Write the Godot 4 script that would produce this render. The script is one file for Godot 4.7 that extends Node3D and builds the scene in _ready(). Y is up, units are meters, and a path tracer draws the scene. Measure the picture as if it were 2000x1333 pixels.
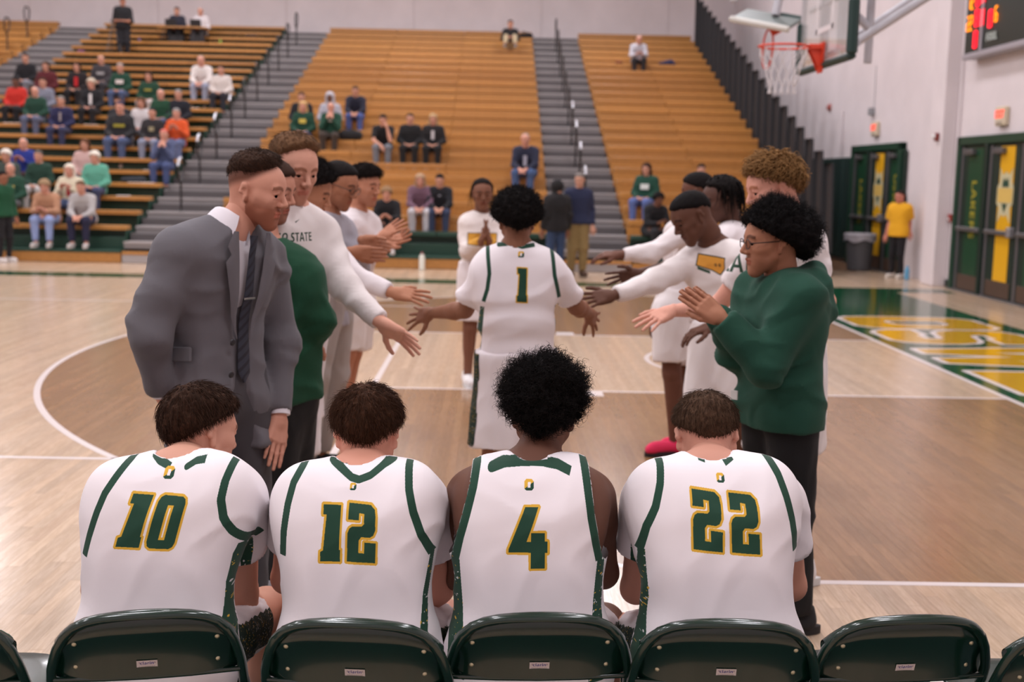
extends Node3D
# A school gym during player introductions; metres, y up, the court's hoop stands over the origin


const LAMP_COLOR := Color(0.985, 0.975, 1.0)
const LAMP_ENERGY := 24.0
const APERTURE := 3.3

const FOLD_AT := Vector3(0.470,3.685,-3.000)
const FOLD_A := Vector3(0.554,-0.172,0.550)
const FOLD_B := Vector3(0.254,0.154,-0.350)
# ---------------------------------------------------------------- helpers
var mats := {}
var used_names := {}
var box_cache := {}

func numbered(called: String) -> String:
	if not used_names.has(called):
		used_names[called] = 0
		return called
	used_names[called] += 1
	return "%s_%03d" % [called, used_names[called]]

func thing(called: String, label: String, category: String, at := Vector3.ZERO, group := "") -> Node3D:
	var o := Node3D.new()
	o.name = numbered(called)
	add_child(o)
	o.position = at
	o.set_meta("label", label)
	o.set_meta("category", category)
	if group:
		o.set_meta("group", group)
	return o

func part(called: String, m: Mesh, mat: Material, parent: Node, at := Vector3.ZERO, b := Basis()) -> MeshInstance3D:
	var o := MeshInstance3D.new()
	o.name = called
	o.mesh = m
	if mat:
		o.material_override = mat
	parent.add_child(o, true)
	o.transform = Transform3D(b, at)
	return o

func single(called: String, label: String, category: String, m: Mesh, mat: Material, at := Vector3.ZERO, b := Basis(), group := "") -> MeshInstance3D:
	var o := part(numbered(called), m, mat, self, at, b)
	o.set_meta("label", label)
	o.set_meta("category", category)
	if group:
		o.set_meta("group", group)
	return o

func struct(called: String, m: Mesh, mat: Material, at := Vector3.ZERO, b := Basis()) -> MeshInstance3D:
	var o := part(called, m, mat, self, at, b)
	o.set_meta("kind", "structure")
	return o

func mat(c: Color, rough := 0.8, metal := 0.0) -> StandardMaterial3D:
	var key := "%s %s %s" % [c.to_html(), rough, metal]
	if mats.has(key):
		return mats[key]
	var m := StandardMaterial3D.new()
	m.albedo_color = c
	m.roughness = rough
	m.metallic = metal
	m.cull_mode = BaseMaterial3D.CULL_DISABLED
	mats[key] = m
	return m

func vmat(c: Color, rough := 0.8) -> StandardMaterial3D:
	var key := "v%s %s" % [c.to_html(), rough]
	if mats.has(key):
		return mats[key]
	var m := StandardMaterial3D.new()
	m.albedo_color = c
	m.roughness = rough
	m.vertex_color_use_as_albedo = true
	m.cull_mode = BaseMaterial3D.CULL_DISABLED
	mats[key] = m
	return m

func rgb(r: int, g: int, b: int) -> Color:
	return Color8(r, g, b)

# collects triangles; front faces run clockwise
class Geo:
	var v := PackedVector3Array()
	var n := PackedVector3Array()
	var uv := PackedVector2Array()
	var c := PackedColorArray()
	var i := PackedInt32Array()
	var col := Color.WHITE

	func vert(p: Vector3, nn: Vector3, t := Vector2.ZERO) -> int:
		v.append(p); n.append(nn); uv.append(t); c.append(col)
		return v.size() - 1

	# corners run anticlockwise seen from outside
	func quad(a: Vector3, b: Vector3, d: Vector3, e: Vector3) -> void:
		var nn := (b - a).cross(d - a).normalized()
		var k := v.size()
		vert(a, nn, Vector2(0, 1)); vert(b, nn, Vector2(1, 1)); vert(d, nn, Vector2(1, 0)); vert(e, nn, Vector2(0, 0))
		i.append_array([k, k + 2, k + 1, k, k + 3, k + 2])

	func tri(a: Vector3, b: Vector3, d: Vector3) -> void:
		var nn := (b - a).cross(d - a).normalized()
		var k := v.size()
		vert(a, nn); vert(b, nn); vert(d, nn)
		i.append_array([k, k + 2, k + 1])

	# flat polygon (anticlockwise seen from nn) with a thickness along -nn
	func slab(poly: PackedVector2Array, o: Vector3, ex: Vector3, ey: Vector3, thick: float) -> void:
		var nn := ex.cross(ey).normalized()
		if Geometry2D.is_polygon_clockwise(poly):
			poly = poly.duplicate()
			poly.reverse()
		var tr := Geometry2D.triangulate_polygon(poly)
		var k := v.size()
		for p in poly:
			vert(o + ex * p.x + ey * p.y, nn, p)
		for t in range(0, tr.size(), 3):
			var a := poly[tr[t]]; var b := poly[tr[t + 1]]; var d := poly[tr[t + 2]]
			if (b - a).cross(d - a) > 0:
				i.append_array([k + tr[t], k + tr[t + 2], k + tr[t + 1]])
			else:
				i.append_array([k + tr[t], k + tr[t + 1], k + tr[t + 2]])
		if thick > 0.0:
			for q in poly.size():
				var p := poly[q]; var r := poly[(q + 1) % poly.size()]
				var a3 := o + ex * p.x + ey * p.y
				var b3 := o + ex * r.x + ey * r.y
				quad(a3 - nn * thick, b3 - nn * thick, b3, a3)

	func box(at: Vector3, s: Vector3, b := Basis(), bev := 0.0) -> void:
		var h := s * 0.5
		var ins: float = minf(bev, minf(h.x, minf(h.y, h.z)) * 0.8)
		for ax in 3:
			for sg in [-1.0, 1.0]:
				var nn := Vector3.ZERO; nn[ax] = sg
				var u := Vector3.ZERO; u[(ax + 1) % 3] = h[(ax + 1) % 3] - ins
				var w := Vector3.ZERO; w[(ax + 2) % 3] = h[(ax + 2) % 3] - ins
				var o := nn * h[ax]
				var q := [o - u - w, o + u - w, o + u + w, o - u + w]
				if sg < 0:
					q.reverse()
				quad(at + b * q[0], at + b * q[1], at + b * q[2], at + b * q[3])
		if ins > 0.0:
			# chamfers along the twelve edges and eight corners
			for ax in 3:
				var y := (ax + 1) % 3; var z := (ax + 2) % 3
				for sy in [-1.0, 1.0]:
					for sz in [-1.0, 1.0]:
						var p := [Vector3.ZERO, Vector3.ZERO, Vector3.ZERO, Vector3.ZERO]
						for e in 4:
							var lo: bool = e == 0 or e == 3
							var onY: bool = e < 2
							var t := Vector3.ZERO
							t[ax] = -(h[ax] - ins) if lo else h[ax] - ins
							t[y] = sy * (h[y] if onY else h[y] - ins)
							t[z] = sz * (h[z] - ins if onY else h[z])
							p[e] = t
						if sy * sz < 0:
							p.reverse()
						quad(at + b * p[0], at + b * p[1], at + b * p[2], at + b * p[3])
			for sx in [-1.0, 1.0]:
				for sy in [-1.0, 1.0]:
					for sz in [-1.0, 1.0]:
						var a := Vector3(sx * h.x, sy * (h.y - ins), sz * (h.z - ins))
						var b2 := Vector3(sx * (h.x - ins), sy * h.y, sz * (h.z - ins))
						var d := Vector3(sx * (h.x - ins), sy * (h.y - ins), sz * h.z)
						if sx * sy * sz > 0:
							tri(at + b * a, at + b * b2, at + b * d)
						else:
							tri(at + b * a, at + b * d, at + b * b2)

	# rings of equal length joined to a smooth skin; caps close the ends
	func loft(rings: Array, close := true, cap := true) -> void:
		var m: int = rings[0].size()
		var k := v.size()
		var cnt := rings.size()
		for r in cnt:
			for q in m:
				var p: Vector3 = rings[r][q]
				var pu: Vector3 = rings[r][(q + 1) % m] - rings[r][(q + m - 1) % m] if close or (q > 0 and q < m - 1) else (rings[r][1] - rings[r][0] if q == 0 else rings[r][m - 1] - rings[r][m - 2])
				var pv: Vector3 = rings[mini(r + 1, cnt - 1)][q] - rings[maxi(r - 1, 0)][q]
				vert(p, pu.cross(pv).normalized(), Vector2(float(q) / m, float(r) / maxi(1, cnt - 1)))
		for r in cnt - 1:
			for q in (m if close else m - 1):
				var a := k + r * m + q
				var b := k + r * m + (q + 1) % m
				i.append_array([a, b + m, b, a, a + m, b + m])
		if cap and close:
			for e in [0, cnt - 1]:
				var mid := Vector3.ZERO
				for p in rings[e]:
					mid += p
				mid /= m
				var nn: Vector3 = (mid - (_mid(rings[1]) if e == 0 else _mid(rings[cnt - 2]))).normalized()
				var z := vert(mid, nn)
				var s := v.size()
				for p in rings[e]:
					vert(p, nn)
				for q in m:
					if e == 0:
						i.append_array([z, s + q, s + (q + 1) % m])
					else:
						i.append_array([z, s + (q + 1) % m, s + q])

	func _mid(r) -> Vector3:
		var s := Vector3.ZERO
		for p in r:
			s += p
		return s / r.size()

	func tube(pts: Array, rad, sides := 8, closed := false) -> void:
		var rings := []
		var cnt := pts.size()
		var t0: Vector3 = (pts[1] - pts[0]).normalized()
		var side := t0.cross(Vector3.UP if absf(t0.y) < 0.9 else Vector3.RIGHT).normalized()
		for q in cnt:
			var t: Vector3
			if closed:
				t = (pts[(q + 1) % cnt] - pts[(q + cnt - 1) % cnt]).normalized()
			else:
				t = (pts[mini(q + 1, cnt - 1)] - pts[maxi(q - 1, 0)]).normalized()
			side = (side - t * side.dot(t)).normalized()
			var up := t.cross(side)
			var r: float = rad if not (rad is Array or rad is PackedFloat32Array) else rad[q]
			var ring := PackedVector3Array()
			for s in sides:
				var a := TAU * s / sides
				ring.append(pts[q] + (side * cos(a) + up * sin(a)) * r)
			rings.append(ring)
		if closed:
			rings.append(rings[0])
			loft(rings, true, false)
		else:
			loft(rings)

	# profile of (radius, height) turned round the y axis at o
	func lathe(prof: Array, o: Vector3, sides := 16, b := Basis()) -> void:
		var rings := []
		for p in prof:
			var ring := PackedVector3Array()
			for s in sides:
				var a := -TAU * s / sides
				ring.append(o + b * Vector3(cos(a) * p.x, p.y, sin(a) * p.x))
			rings.append(ring)
		loft(rings)

	func add(o, t := Transform3D(), tint := Color.WHITE) -> void:
		var k := v.size()
		var flip := t.basis.determinant() < 0
		for q in o.v.size():
			v.append(t * o.v[q])
			n.append((t.basis * o.n[q]).normalized())
			uv.append(o.uv[q])
			c.append(o.c[q] * tint)
		if flip:
			for q in range(0, o.i.size(), 3):
				i.append_array([o.i[q] + k, o.i[q + 2] + k, o.i[q + 1] + k])
		else:
			for q in o.i:
				i.append(q + k)

	func smooth() -> void:
		n.fill(Vector3.ZERO)
		for q in range(0, i.size(), 3):
			var a := v[i[q]]
			var f := (v[i[q + 2]] - a).cross(v[i[q + 1]] - a)
			n[i[q]] += f; n[i[q + 1]] += f; n[i[q + 2]] += f
		for q in n.size():
			n[q] = n[q].normalized()

	func mesh() -> ArrayMesh:
		var a := []
		a.resize(Mesh.ARRAY_MAX)
		a[Mesh.ARRAY_VERTEX] = v
		a[Mesh.ARRAY_NORMAL] = n
		a[Mesh.ARRAY_TEX_UV] = uv
		a[Mesh.ARRAY_COLOR] = c
		a[Mesh.ARRAY_INDEX] = i
		var m := ArrayMesh.new()
		m.add_surface_from_arrays(Mesh.PRIMITIVE_TRIANGLES, a)
		return m

func box_mesh(s: Vector3, bev := 0.004) -> ArrayMesh:
	var key := "%.4f %.4f %.4f %.4f" % [s.x, s.y, s.z, bev]
	if not box_cache.has(key):
		var g := Geo.new()
		g.box(Vector3.ZERO, s, Basis(), bev)
		box_cache[key] = g.mesh()
	return box_cache[key]

# ---------------------------------------------------------------- skin of a field of tapered capsules (surface nets)
# bones: nine numbers each (start, radius, end, radius, blend; negative radii carve, a negative blend ends flat); cuts: [point, normal, reach] trims what lies ahead of the plane
func skin(bones: PackedFloat32Array, cell: float, cuts := []) -> Array:
	var lo := Vector3(1e9, 1e9, 1e9)
	var hi := -lo
	for b in range(0, bones.size(), 9):
		if bones[b + 3] < 0.0:
			continue
		for e in 2:
			var p := Vector3(bones[b + e * 4], bones[b + e * 4 + 1], bones[b + e * 4 + 2])
			var r := Vector3.ONE * (bones[b + e * 4 + 3] + absf(bones[b + 8]) * 0.5 + cell * 2.0)
			lo = lo.min(p - r)
			hi = hi.max(p + r)
	var nx := int((hi.x - lo.x) / cell) + 2
	var ny := int((hi.y - lo.y) / cell) + 2
	var nz := int((hi.z - lo.z) / cell) + 2
	var nxy := nx * ny
	var f := PackedFloat32Array()
	f.resize(nxy * nz)
	f.fill(1.0)
	for b in range(0, bones.size(), 9):
		var k := absf(bones[b + 8])
		var flat := bones[b + 8] < 0.0
		var k4 := 0.25 / k
		var carve := bones[b + 3] < 0.0
		var ax := bones[b]; var ay := bones[b + 1]; var az := bones[b + 2]; var ra := absf(bones[b + 3])
		var bx := bones[b + 4] - ax; var by := bones[b + 5] - ay; var bz := bones[b + 6] - az; var dr := absf(bones[b + 7]) - ra
		var l2 := bx * bx + by * by + bz * bz
		var inv := 1.0 / maxf(l2, 1e-9)
		var bl := sqrt(l2)
		var m := maxf(ra, ra + dr) + k + cell * 2.0
		var m2 := m * m
		var x0 := maxi(0, int((minf(ax, ax + bx) - m - lo.x) / cell))
		var x1 := mini(nx, int((maxf(ax, ax + bx) + m - lo.x) / cell) + 2)
		var y0 := maxi(0, int((minf(ay, ay + by) - m - lo.y) / cell))
		var y1 := mini(ny, int((maxf(ay, ay + by) + m - lo.y) / cell) + 2)
		var z0 := maxi(0, int((minf(az, az + bz) - m - lo.z) / cell))
		var z1 := mini(nz, int((maxf(az, az + bz) + m - lo.z) / cell) + 2)
		for iz in range(z0, z1):
			var pz := lo.z + iz * cell - az
			for iy in range(y0, y1):
				var py := lo.y + iy * cell - ay
				var td := py * by + pz * bz
				var row := iz * nxy + iy * nx
				for ix in range(x0, x1):
					var px := lo.x + ix * cell - ax
					var t := (px * bx + td) * inv
					var over := (t - 1.0) * bl
					t = 0.0 if t < 0.0 else (1.0 if t > 1.0 else t)
					var qx := px - t * bx
					var qy := py - t * by
					var qz := pz - t * bz
					var d := qx * qx + qy * qy + qz * qz
					if d < m2:
						d = sqrt(d) - ra - t * dr
						if flat and over > d:
							d = over
						var v := f[row + ix]
						if carve:
							var hc := k - absf(v + d)
							if -d > v:
								v = -d
							if hc > 0.0:
								v += hc * hc * k4
							f[row + ix] = v
							continue
						var h := k - absf(v - d)
						if d < v:
							v = d
						if h > 0.0:
							v -= h * h * k4
						f[row + ix] = v
	for cut in cuts:
		var c: Vector3 = cut[0]
		var nn: Vector3 = cut[1]
		var reach: float = cut[2]
		var x0 := maxi(0, int((c.x - reach - lo.x) / cell)); var x1 := mini(nx, int((c.x + reach - lo.x) / cell) + 1)
		var y0 := maxi(0, int((c.y - reach - lo.y) / cell)); var y1 := mini(ny, int((c.y + reach - lo.y) / cell) + 1)
		var z0 := maxi(0, int((c.z - reach - lo.z) / cell)); var z1 := mini(nz, int((c.z + reach - lo.z) / cell) + 1)
		for iz in range(z0, z1):
			for iy in range(y0, y1):
				for ix in range(x0, x1):
					var d := (lo.x + ix * cell - c.x) * nn.x + (lo.y + iy * cell - c.y) * nn.y + (lo.z + iz * cell - c.z) * nn.z
					var at := iz * nxy + iy * nx + ix
					if d > f[at]:
						f[at] = d
	var vs := PackedVector3Array()
	var ns := PackedVector3Array()
	var idx := PackedInt32Array()
	var cellv := PackedInt32Array()
	cellv.resize(nxy * nz)
	cellv.fill(-1)
	var lim := cell * 1.8
	for iz in nz - 1:
		for iy in ny - 1:
			var row := iz * nxy + iy * nx
			for ix in nx - 1:
				var at := row + ix
				var a := f[at]
				if a > lim or a < -lim:
					continue
				var b := f[at + 1]; var c := f[at + nx]; var d := f[at + nx + 1]
				var e := f[at + nxy]; var g := f[at + nxy + 1]; var h := f[at + nxy + nx]; var j := f[at + nxy + nx + 1]
				var neg := int(a < 0) + int(b < 0) + int(c < 0) + int(d < 0) + int(e < 0) + int(g < 0) + int(h < 0) + int(j < 0)
				if neg == 0 or neg == 8:
					continue
				var grad := Vector3(b + d + g + j - a - c - e - h, c + d + h + j - a - b - e - g, e + g + h + j - a - b - c - d) * 0.25
				var mean := (a + b + c + d + e + g + h + j) * 0.125
				var gl := grad.length_squared()
				var off := (-grad * (mean / gl)).clamp(Vector3(-0.6, -0.6, -0.6), Vector3(0.6, 0.6, 0.6)) if gl > 1e-12 else Vector3.ZERO
				var me := vs.size()
				cellv[at] = me
				vs.append(lo + (Vector3(ix + 0.5, iy + 0.5, iz + 0.5) + off) * cell)
				ns.append(grad.normalized())
				var s := a < 0
				if s != (b < 0) and iy > 0 and iz > 0:
					var p := cellv[at - nx]; var q := cellv[at - nx - nxy]; var r := cellv[at - nxy]
					if p >= 0 and q >= 0 and r >= 0:
						if s:
							idx.append_array([me, r, q, me, q, p])
						else:
							idx.append_array([me, q, r, me, p, q])
				if s != (c < 0) and ix > 0 and iz > 0:
					var p := cellv[at - 1]; var q := cellv[at - 1 - nxy]; var r := cellv[at - nxy]
					if p >= 0 and q >= 0 and r >= 0:
						if s:
							idx.append_array([me, q, r, me, p, q])
						else:
							idx.append_array([me, r, q, me, q, p])
				if s != (e < 0) and ix > 0 and iy > 0:
					var p := cellv[at - 1]; var q := cellv[at - 1 - nx]; var r := cellv[at - nx]
					if p >= 0 and q >= 0 and r >= 0:
						if s:
							idx.append_array([me, r, q, me, q, p])
						else:
							idx.append_array([me, q, r, me, p, q])
	return [vs, ns, idx]

# ---------------------------------------------------------------- people
var head_geo: Geo
var head_zone: PackedColorArray
var hands := {}
var shoe_upper: Geo
var shoe_sole: Geo
var eye_mesh: ArrayMesh
var wrinkle_noise := FastNoiseLite.new()

func skin_geo(bones: PackedFloat32Array, cell: float, cuts := []) -> Geo:
	var r := skin(bones, cell, cuts)
	var g := Geo.new()
	g.v = r[0]
	g.n = r[1]
	g.i = r[2]
	g.uv.resize(g.v.size())
	g.c.resize(g.v.size())
	g.c.fill(Color.WHITE)
	return g

func bone(a: PackedFloat32Array, p: Vector3, rp: float, q: Vector3, rq: float, k := 0.03) -> void:
	a.append_array([p.x, p.y, p.z, rp, q.x, q.y, q.z, rq, k])

# y up, the face looks along +z, the origin lies between the ears
func make_head() -> void:
	var b := PackedFloat32Array()
	bone(b, Vector3(0, 0.036, -0.026), 0.077, Vector3(0, 0.034, 0.012), 0.074, 0.03)
	bone(b, Vector3(0, 0.02, 0.03), 0.06, Vector3(0, -0.05, 0.035), 0.05, 0.03)
	for s in [-1.0, 1.0]:
		bone(b, Vector3(s * 0.05, -0.045, 0.005), 0.022, Vector3(s * 0.012, -0.1, 0.058), 0.017, 0.025)
		bone(b, Vector3(s * 0.043, -0.02, 0.06), 0.02, Vector3(s * 0.052, -0.01, 0.03), 0.02, 0.02)
		bone(b, Vector3(s * 0.03, -0.055, 0.055), 0.022, Vector3(s * 0.02, -0.075, 0.062), 0.02, 0.02)
	bone(b, Vector3(-0.006, -0.103, 0.066), 0.017, Vector3(0.006, -0.103, 0.066), 0.017, 0.02)
	bone(b, Vector3(-0.036, 0.021, 0.076), 0.012, Vector3(0.036, 0.021, 0.076), 0.012, 0.015)
	for s in [-1.0, 1.0]:
		bone(b, Vector3(s * 0.031, 0.0, 0.099), -0.013, Vector3(s * 0.036, 0.0, 0.097), -0.013, 0.012)
	for s in [-1.0, 1.0]:
		bone(b, Vector3(s * 0.0205, 0.008, 0.084), 0.0045, Vector3(s * 0.031, 0.0105, 0.0855), 0.0055, 0.004)
		bone(b, Vector3(s * 0.031, 0.0105, 0.0855), 0.0055, Vector3(s * 0.044, 0.006, 0.08), 0.0045, 0.004)
		bone(b, Vector3(s * 0.022, -0.008, 0.083), 0.0035, Vector3(s * 0.042, -0.008, 0.079), 0.0035, 0.005)
	bone(b, Vector3(0, 0.014, 0.085), 0.007, Vector3(0, -0.026, 0.107), 0.0105, 0.012)
	for s in [-1.0, 1.0]:
		bone(b, Vector3(s * 0.0105, -0.032, 0.096), 0.0085, Vector3(s * 0.0105, -0.032, 0.092), 0.0085, 0.008)
	bone(b, Vector3(-0.018, -0.059, 0.083), 0.0065, Vector3(0, -0.0565, 0.0895), 0.007, 0.006)
	bone(b, Vector3(0.018, -0.059, 0.083), 0.0065, Vector3(0, -0.0565, 0.0895), 0.007, 0.006)
	bone(b, Vector3(-0.013, -0.0705, 0.083), 0.0065, Vector3(0.013, -0.0705, 0.083), 0.0065, 0.006)
	bone(b, Vector3(-0.021, -0.0645, 0.0905), -0.0028, Vector3(0.0, -0.064, 0.0965), -0.003, 0.003)
	bone(b, Vector3(0.021, -0.0645, 0.0905), -0.0028, Vector3(0.0, -0.064, 0.0965), -0.003, 0.003)
	for s in [-1.0, 1.0]:
		bone(b, Vector3(s * 0.078, 0.018, -0.016), 0.009, Vector3(s * 0.08, -0.004, -0.022), 0.009, 0.008)
		bone(b, Vector3(s * 0.078, 0.018, -0.012), 0.009, Vector3(s * 0.075, -0.03, -0.006), 0.0085, 0.008)
		bone(b, Vector3(s * 0.088, 0.002, -0.01), -0.008, Vector3(s * 0.087, -0.012, -0.007), -0.006, 0.005)
	bone(b, Vector3(0, -0.03, -0.03), 0.056, Vector3(0, -0.11, -0.042), 0.055, 0.03)
	head_geo = skin_geo(b, 0.0031)
	head_zone = PackedColorArray()
	for p in head_geo.v:
		# red: lips, green: brows, blue: beard, alpha: scalp
		var lip := 0.0
		if p.z > 0.08 and absf(p.x) < 0.024:
			lip = smoothstep(0.0135, 0.007, absf(p.y + 0.064))
		var brow := 0.0
		if p.z > 0.055:
			var ax := absf(p.x)
			if ax > 0.011 and ax < 0.053:
				var by := 0.022 + 0.006 * sin((ax - 0.011) / 0.042 * PI)
				brow = smoothstep(0.0085, 0.0035, absf(p.y - by))
		var beard := 0.0
		if p.z > -0.005:
			beard = smoothstep(-0.028, -0.05, p.y - 0.02 * clampf((0.03 - p.z) / 0.03, 0.0, 1.0))
			if p.y > -0.056 and p.y < -0.036 and p.z > 0.078 and absf(p.x) < 0.028:
				beard = maxf(beard, 0.9)
		var sd := (p - Vector3(0, 0.034, -0.007)).normalized()
		var saz := absf(atan2(sd.x, sd.z)) / PI * 4.0
		var sli := mini(int(saz), 3)
		var sedge: float = deg_to_rad(lerpf([40.0, 22.0, -6.0, -22.0, -40.0][sli], [22.0, -6.0, -22.0, -40.0, -40.0][sli], saz - sli))
		var scalp := smoothstep(sedge - 0.08, sedge + 0.3, asin(sd.y)) if absf(p.x) < 0.082 else 0.0
		head_zone.append(Color(lip, brow, beard, scalp))
	# an eyeball: white, iris and pupil told apart by rings round its +z axis
	var e := Geo.new()
	var rings := []
	var tints := []
	for r in 15:
		var a := PI * r / 14.0
		var ring := PackedVector3Array()
		for s in 16:
			var t := TAU * s / 16.0
			ring.append(Vector3(sin(a) * cos(t), sin(a) * sin(t), cos(a)) * 0.0118)
		rings.append(ring)
	e.loft(rings, true, false)
	for q in e.v.size():
		var d: float = e.v[q].z / 0.0118
		e.c[q] = Color(0.01, 0.01, 0.01) if d > 0.985 else (Color(0.05, 0.03, 0.02) if d > 0.935 else Color(0.58, 0.54, 0.51))
		e.n[q] = e.v[q].normalized()
	eye_mesh = e.mesh()

# a right hand: the wrist at the origin, fingers along +x, the thumb towards +z, the palm looks along -y
func make_hand(curl: float, spread: float, thumb: float) -> Geo:
	var b := PackedFloat32Array()
	for q in 4:
		var z := 0.03 - q * 0.02
		bone(b, Vector3(0.012, 0, z * 0.55), 0.016, Vector3(0.088 - absf(q - 1) * 0.004, 0.002, z), 0.0125, 0.012)
	bone(b, Vector3(-0.02, 0, 0), 0.025, Vector3(0.02, 0, 0), 0.022, 0.02)
	bone(b, Vector3(0.02, -0.006, 0.022), 0.017, Vector3(0.05, -0.006, 0.03), 0.013, 0.014)
	bone(b, Vector3(0.02, -0.007, -0.018), 0.015, Vector3(0.06, -0.005, -0.024), 0.012, 0.014)
	var lens := [[0.042, 0.026, 0.02], [0.046, 0.03, 0.021], [0.042, 0.028, 0.02], [0.033, 0.021, 0.018]]
	for q in 4:
		var z := 0.03 - q * 0.02
		var p := Vector3(0.088 - absf(q - 1) * 0.004, 0.002, z)
		var yaw := (1.4 - q) * spread
		var pitch := -curl * (0.5 + 0.12 * q)
		var r := 0.0092 if q < 3 else 0.008
		for seg in 3:
			var d := Vector3(cos(yaw) * cos(pitch), sin(pitch), sin(yaw) * cos(pitch))
			var e: Vector3 = p + d * lens[q][seg]
			bone(b, p, r, e, r - 0.0008, 0.004)
			p = e
			r -= 0.0008
			pitch -= curl * 0.75
	var tp := Vector3(0.028, -0.006, 0.03)
	var dir := Vector3(cos(thumb), -0.25 - curl * 0.2, sin(thumb)).normalized()
	for seg in 3:
		var l: float = [0.036, 0.032, 0.026][seg]
		bone(b, tp, 0.0125 - seg * 0.0015, tp + dir * l, 0.011 - seg * 0.0015, 0.006)
		tp += dir * l
		dir = (dir + Vector3(0.3, -0.1 * curl, -0.18)).normalized()
	return skin_geo(b, 0.0034)

func make_shoes() -> void:
	# toe along +z, the ankle stands over the origin, the ground at y = 0
	var b := PackedFloat32Array()
	bone(b, Vector3(0, 0.05, -0.03), 0.04, Vector3(0, 0.1, -0.022), 0.04, 0.03)
	bone(b, Vector3(0, 0.055, -0.02), 0.04, Vector3(0.004, 0.052, 0.13), 0.034, 0.03)
	bone(b, Vector3(-0.012, 0.045, 0.1), 0.036, Vector3(0.012, 0.043, 0.165), 0.03, 0.03)
	shoe_upper = skin_geo(b, 0.01, [[Vector3(0, 0.022, 0.05), Vector3(0, -1, 0), 0.3], [Vector3(0, 0.115, 0), Vector3(0, 1, 0), 0.2]])
	shoe_sole = Geo.new()
	var poly := PackedVector2Array()
	for q in 28:
		var a := TAU * q / 28.0
		var z := 0.05 + 0.145 * sin(a)
		var w := 0.044 if z > 0.05 else 0.038
		poly.append(Vector2(w * cos(a) * (0.9 + 0.1 * absf(cos(a))), z))
	var r0 := PackedVector3Array(); var r1 := PackedVector3Array(); var r2 := PackedVector3Array()
	for p in poly:
		r0.append(Vector3(p.x, 0.0, p.y))
		r1.append(Vector3(p.x * 1.03, 0.014, p.y))
		r2.append(Vector3(p.x * 0.98, 0.03, p.y))
	r0.reverse(); r1.reverse(); r2.reverse()
	shoe_sole.loft([r0, r1, r2])

# moves the points of a cloth along their normals so that it lies in folds
func fold(g: Geo, amp: float, freq: Vector3, shift := 0.0, spots := []) -> void:
	var o := Vector3.ONE * shift
	for q in g.v.size():
		var p := g.v[q]
		var w := wrinkle_noise.get_noise_3dv(p * freq + o)
		# the pattern is bent by a slower one so that folds wander
		var r := p * freq * 1.7 + Vector3(w, -w, w) * 3.0
		var w2 := wrinkle_noise.get_noise_3dv(r + o * 2.0)
		var m := 1.0
		for e in spots:
			var d: float = p.distance_squared_to(e)
			m += 1.2 * exp(-d * 70.0)
		g.v[q] = p + g.n[q] * maxf(-0.006, amp * m * (0.55 - 1.5 * absf(w) + 0.6 * (0.5 - absf(w2) * 2.0)))
	g.smooth()

func frame(fwd: Vector3, up: Vector3) -> Basis:
	var z := fwd.normalized()
	var x := up.cross(z).normalized()
	return Basis(x, z.cross(x), z)

# basis that lays a hand's fingers along dir with its back towards back
func hand_frame(dir: Vector3, back: Vector3) -> Basis:
	var x := dir.normalized()
	var y := (back - x * back.dot(x)).normalized()
	return Basis(x, y, x.cross(y))

# joints, all metres from the person's base: h head, n neck, a/e/w/f shoulder, elbow, wrist, fingertips (left then right), p pelvis, j/k/c/t hip, knee, ankle, toe
func torso(b: PackedFloat32Array, J: Dictionary, s: float, grow: float, low: float, wide: float, deep := 1.0) -> void:
	var la: Vector3 = (J.a1 - J.a0).normalized()
	var lp: Vector3 = (J.j1 - J.j0).normalized()
	var mid: Vector3 = J.get("m", (J.p + J.n) * 0.5)
	for row in [[low, 0.08, 0.094], [0.0, 0.08, 0.094], [0.2, 0.068, 0.086], [0.42, 0.068, 0.088], [0.64, 0.08, 0.096], [0.8, 0.098, 0.088]]:
		var t: float = row[0]
		if t > 0.0 and t == low:
			continue
		var c: Vector3 = J.p.lerp(mid, t * 2.0) if t < 0.5 else mid.lerp(J.n, t * 2.0 - 1.0)
		if t < 0.0:
			c = J.p + (J.p - mid) * (-2.0 * t)
		var l := lp.lerp(la, clampf(t, 0.0, 1.0)).normalized()
		var hw: float = row[1] * s * wide
		var r: float = row[2] * s * deep + grow
		bone(b, c - l * hw, r, c + l * hw, r, 0.045)

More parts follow.
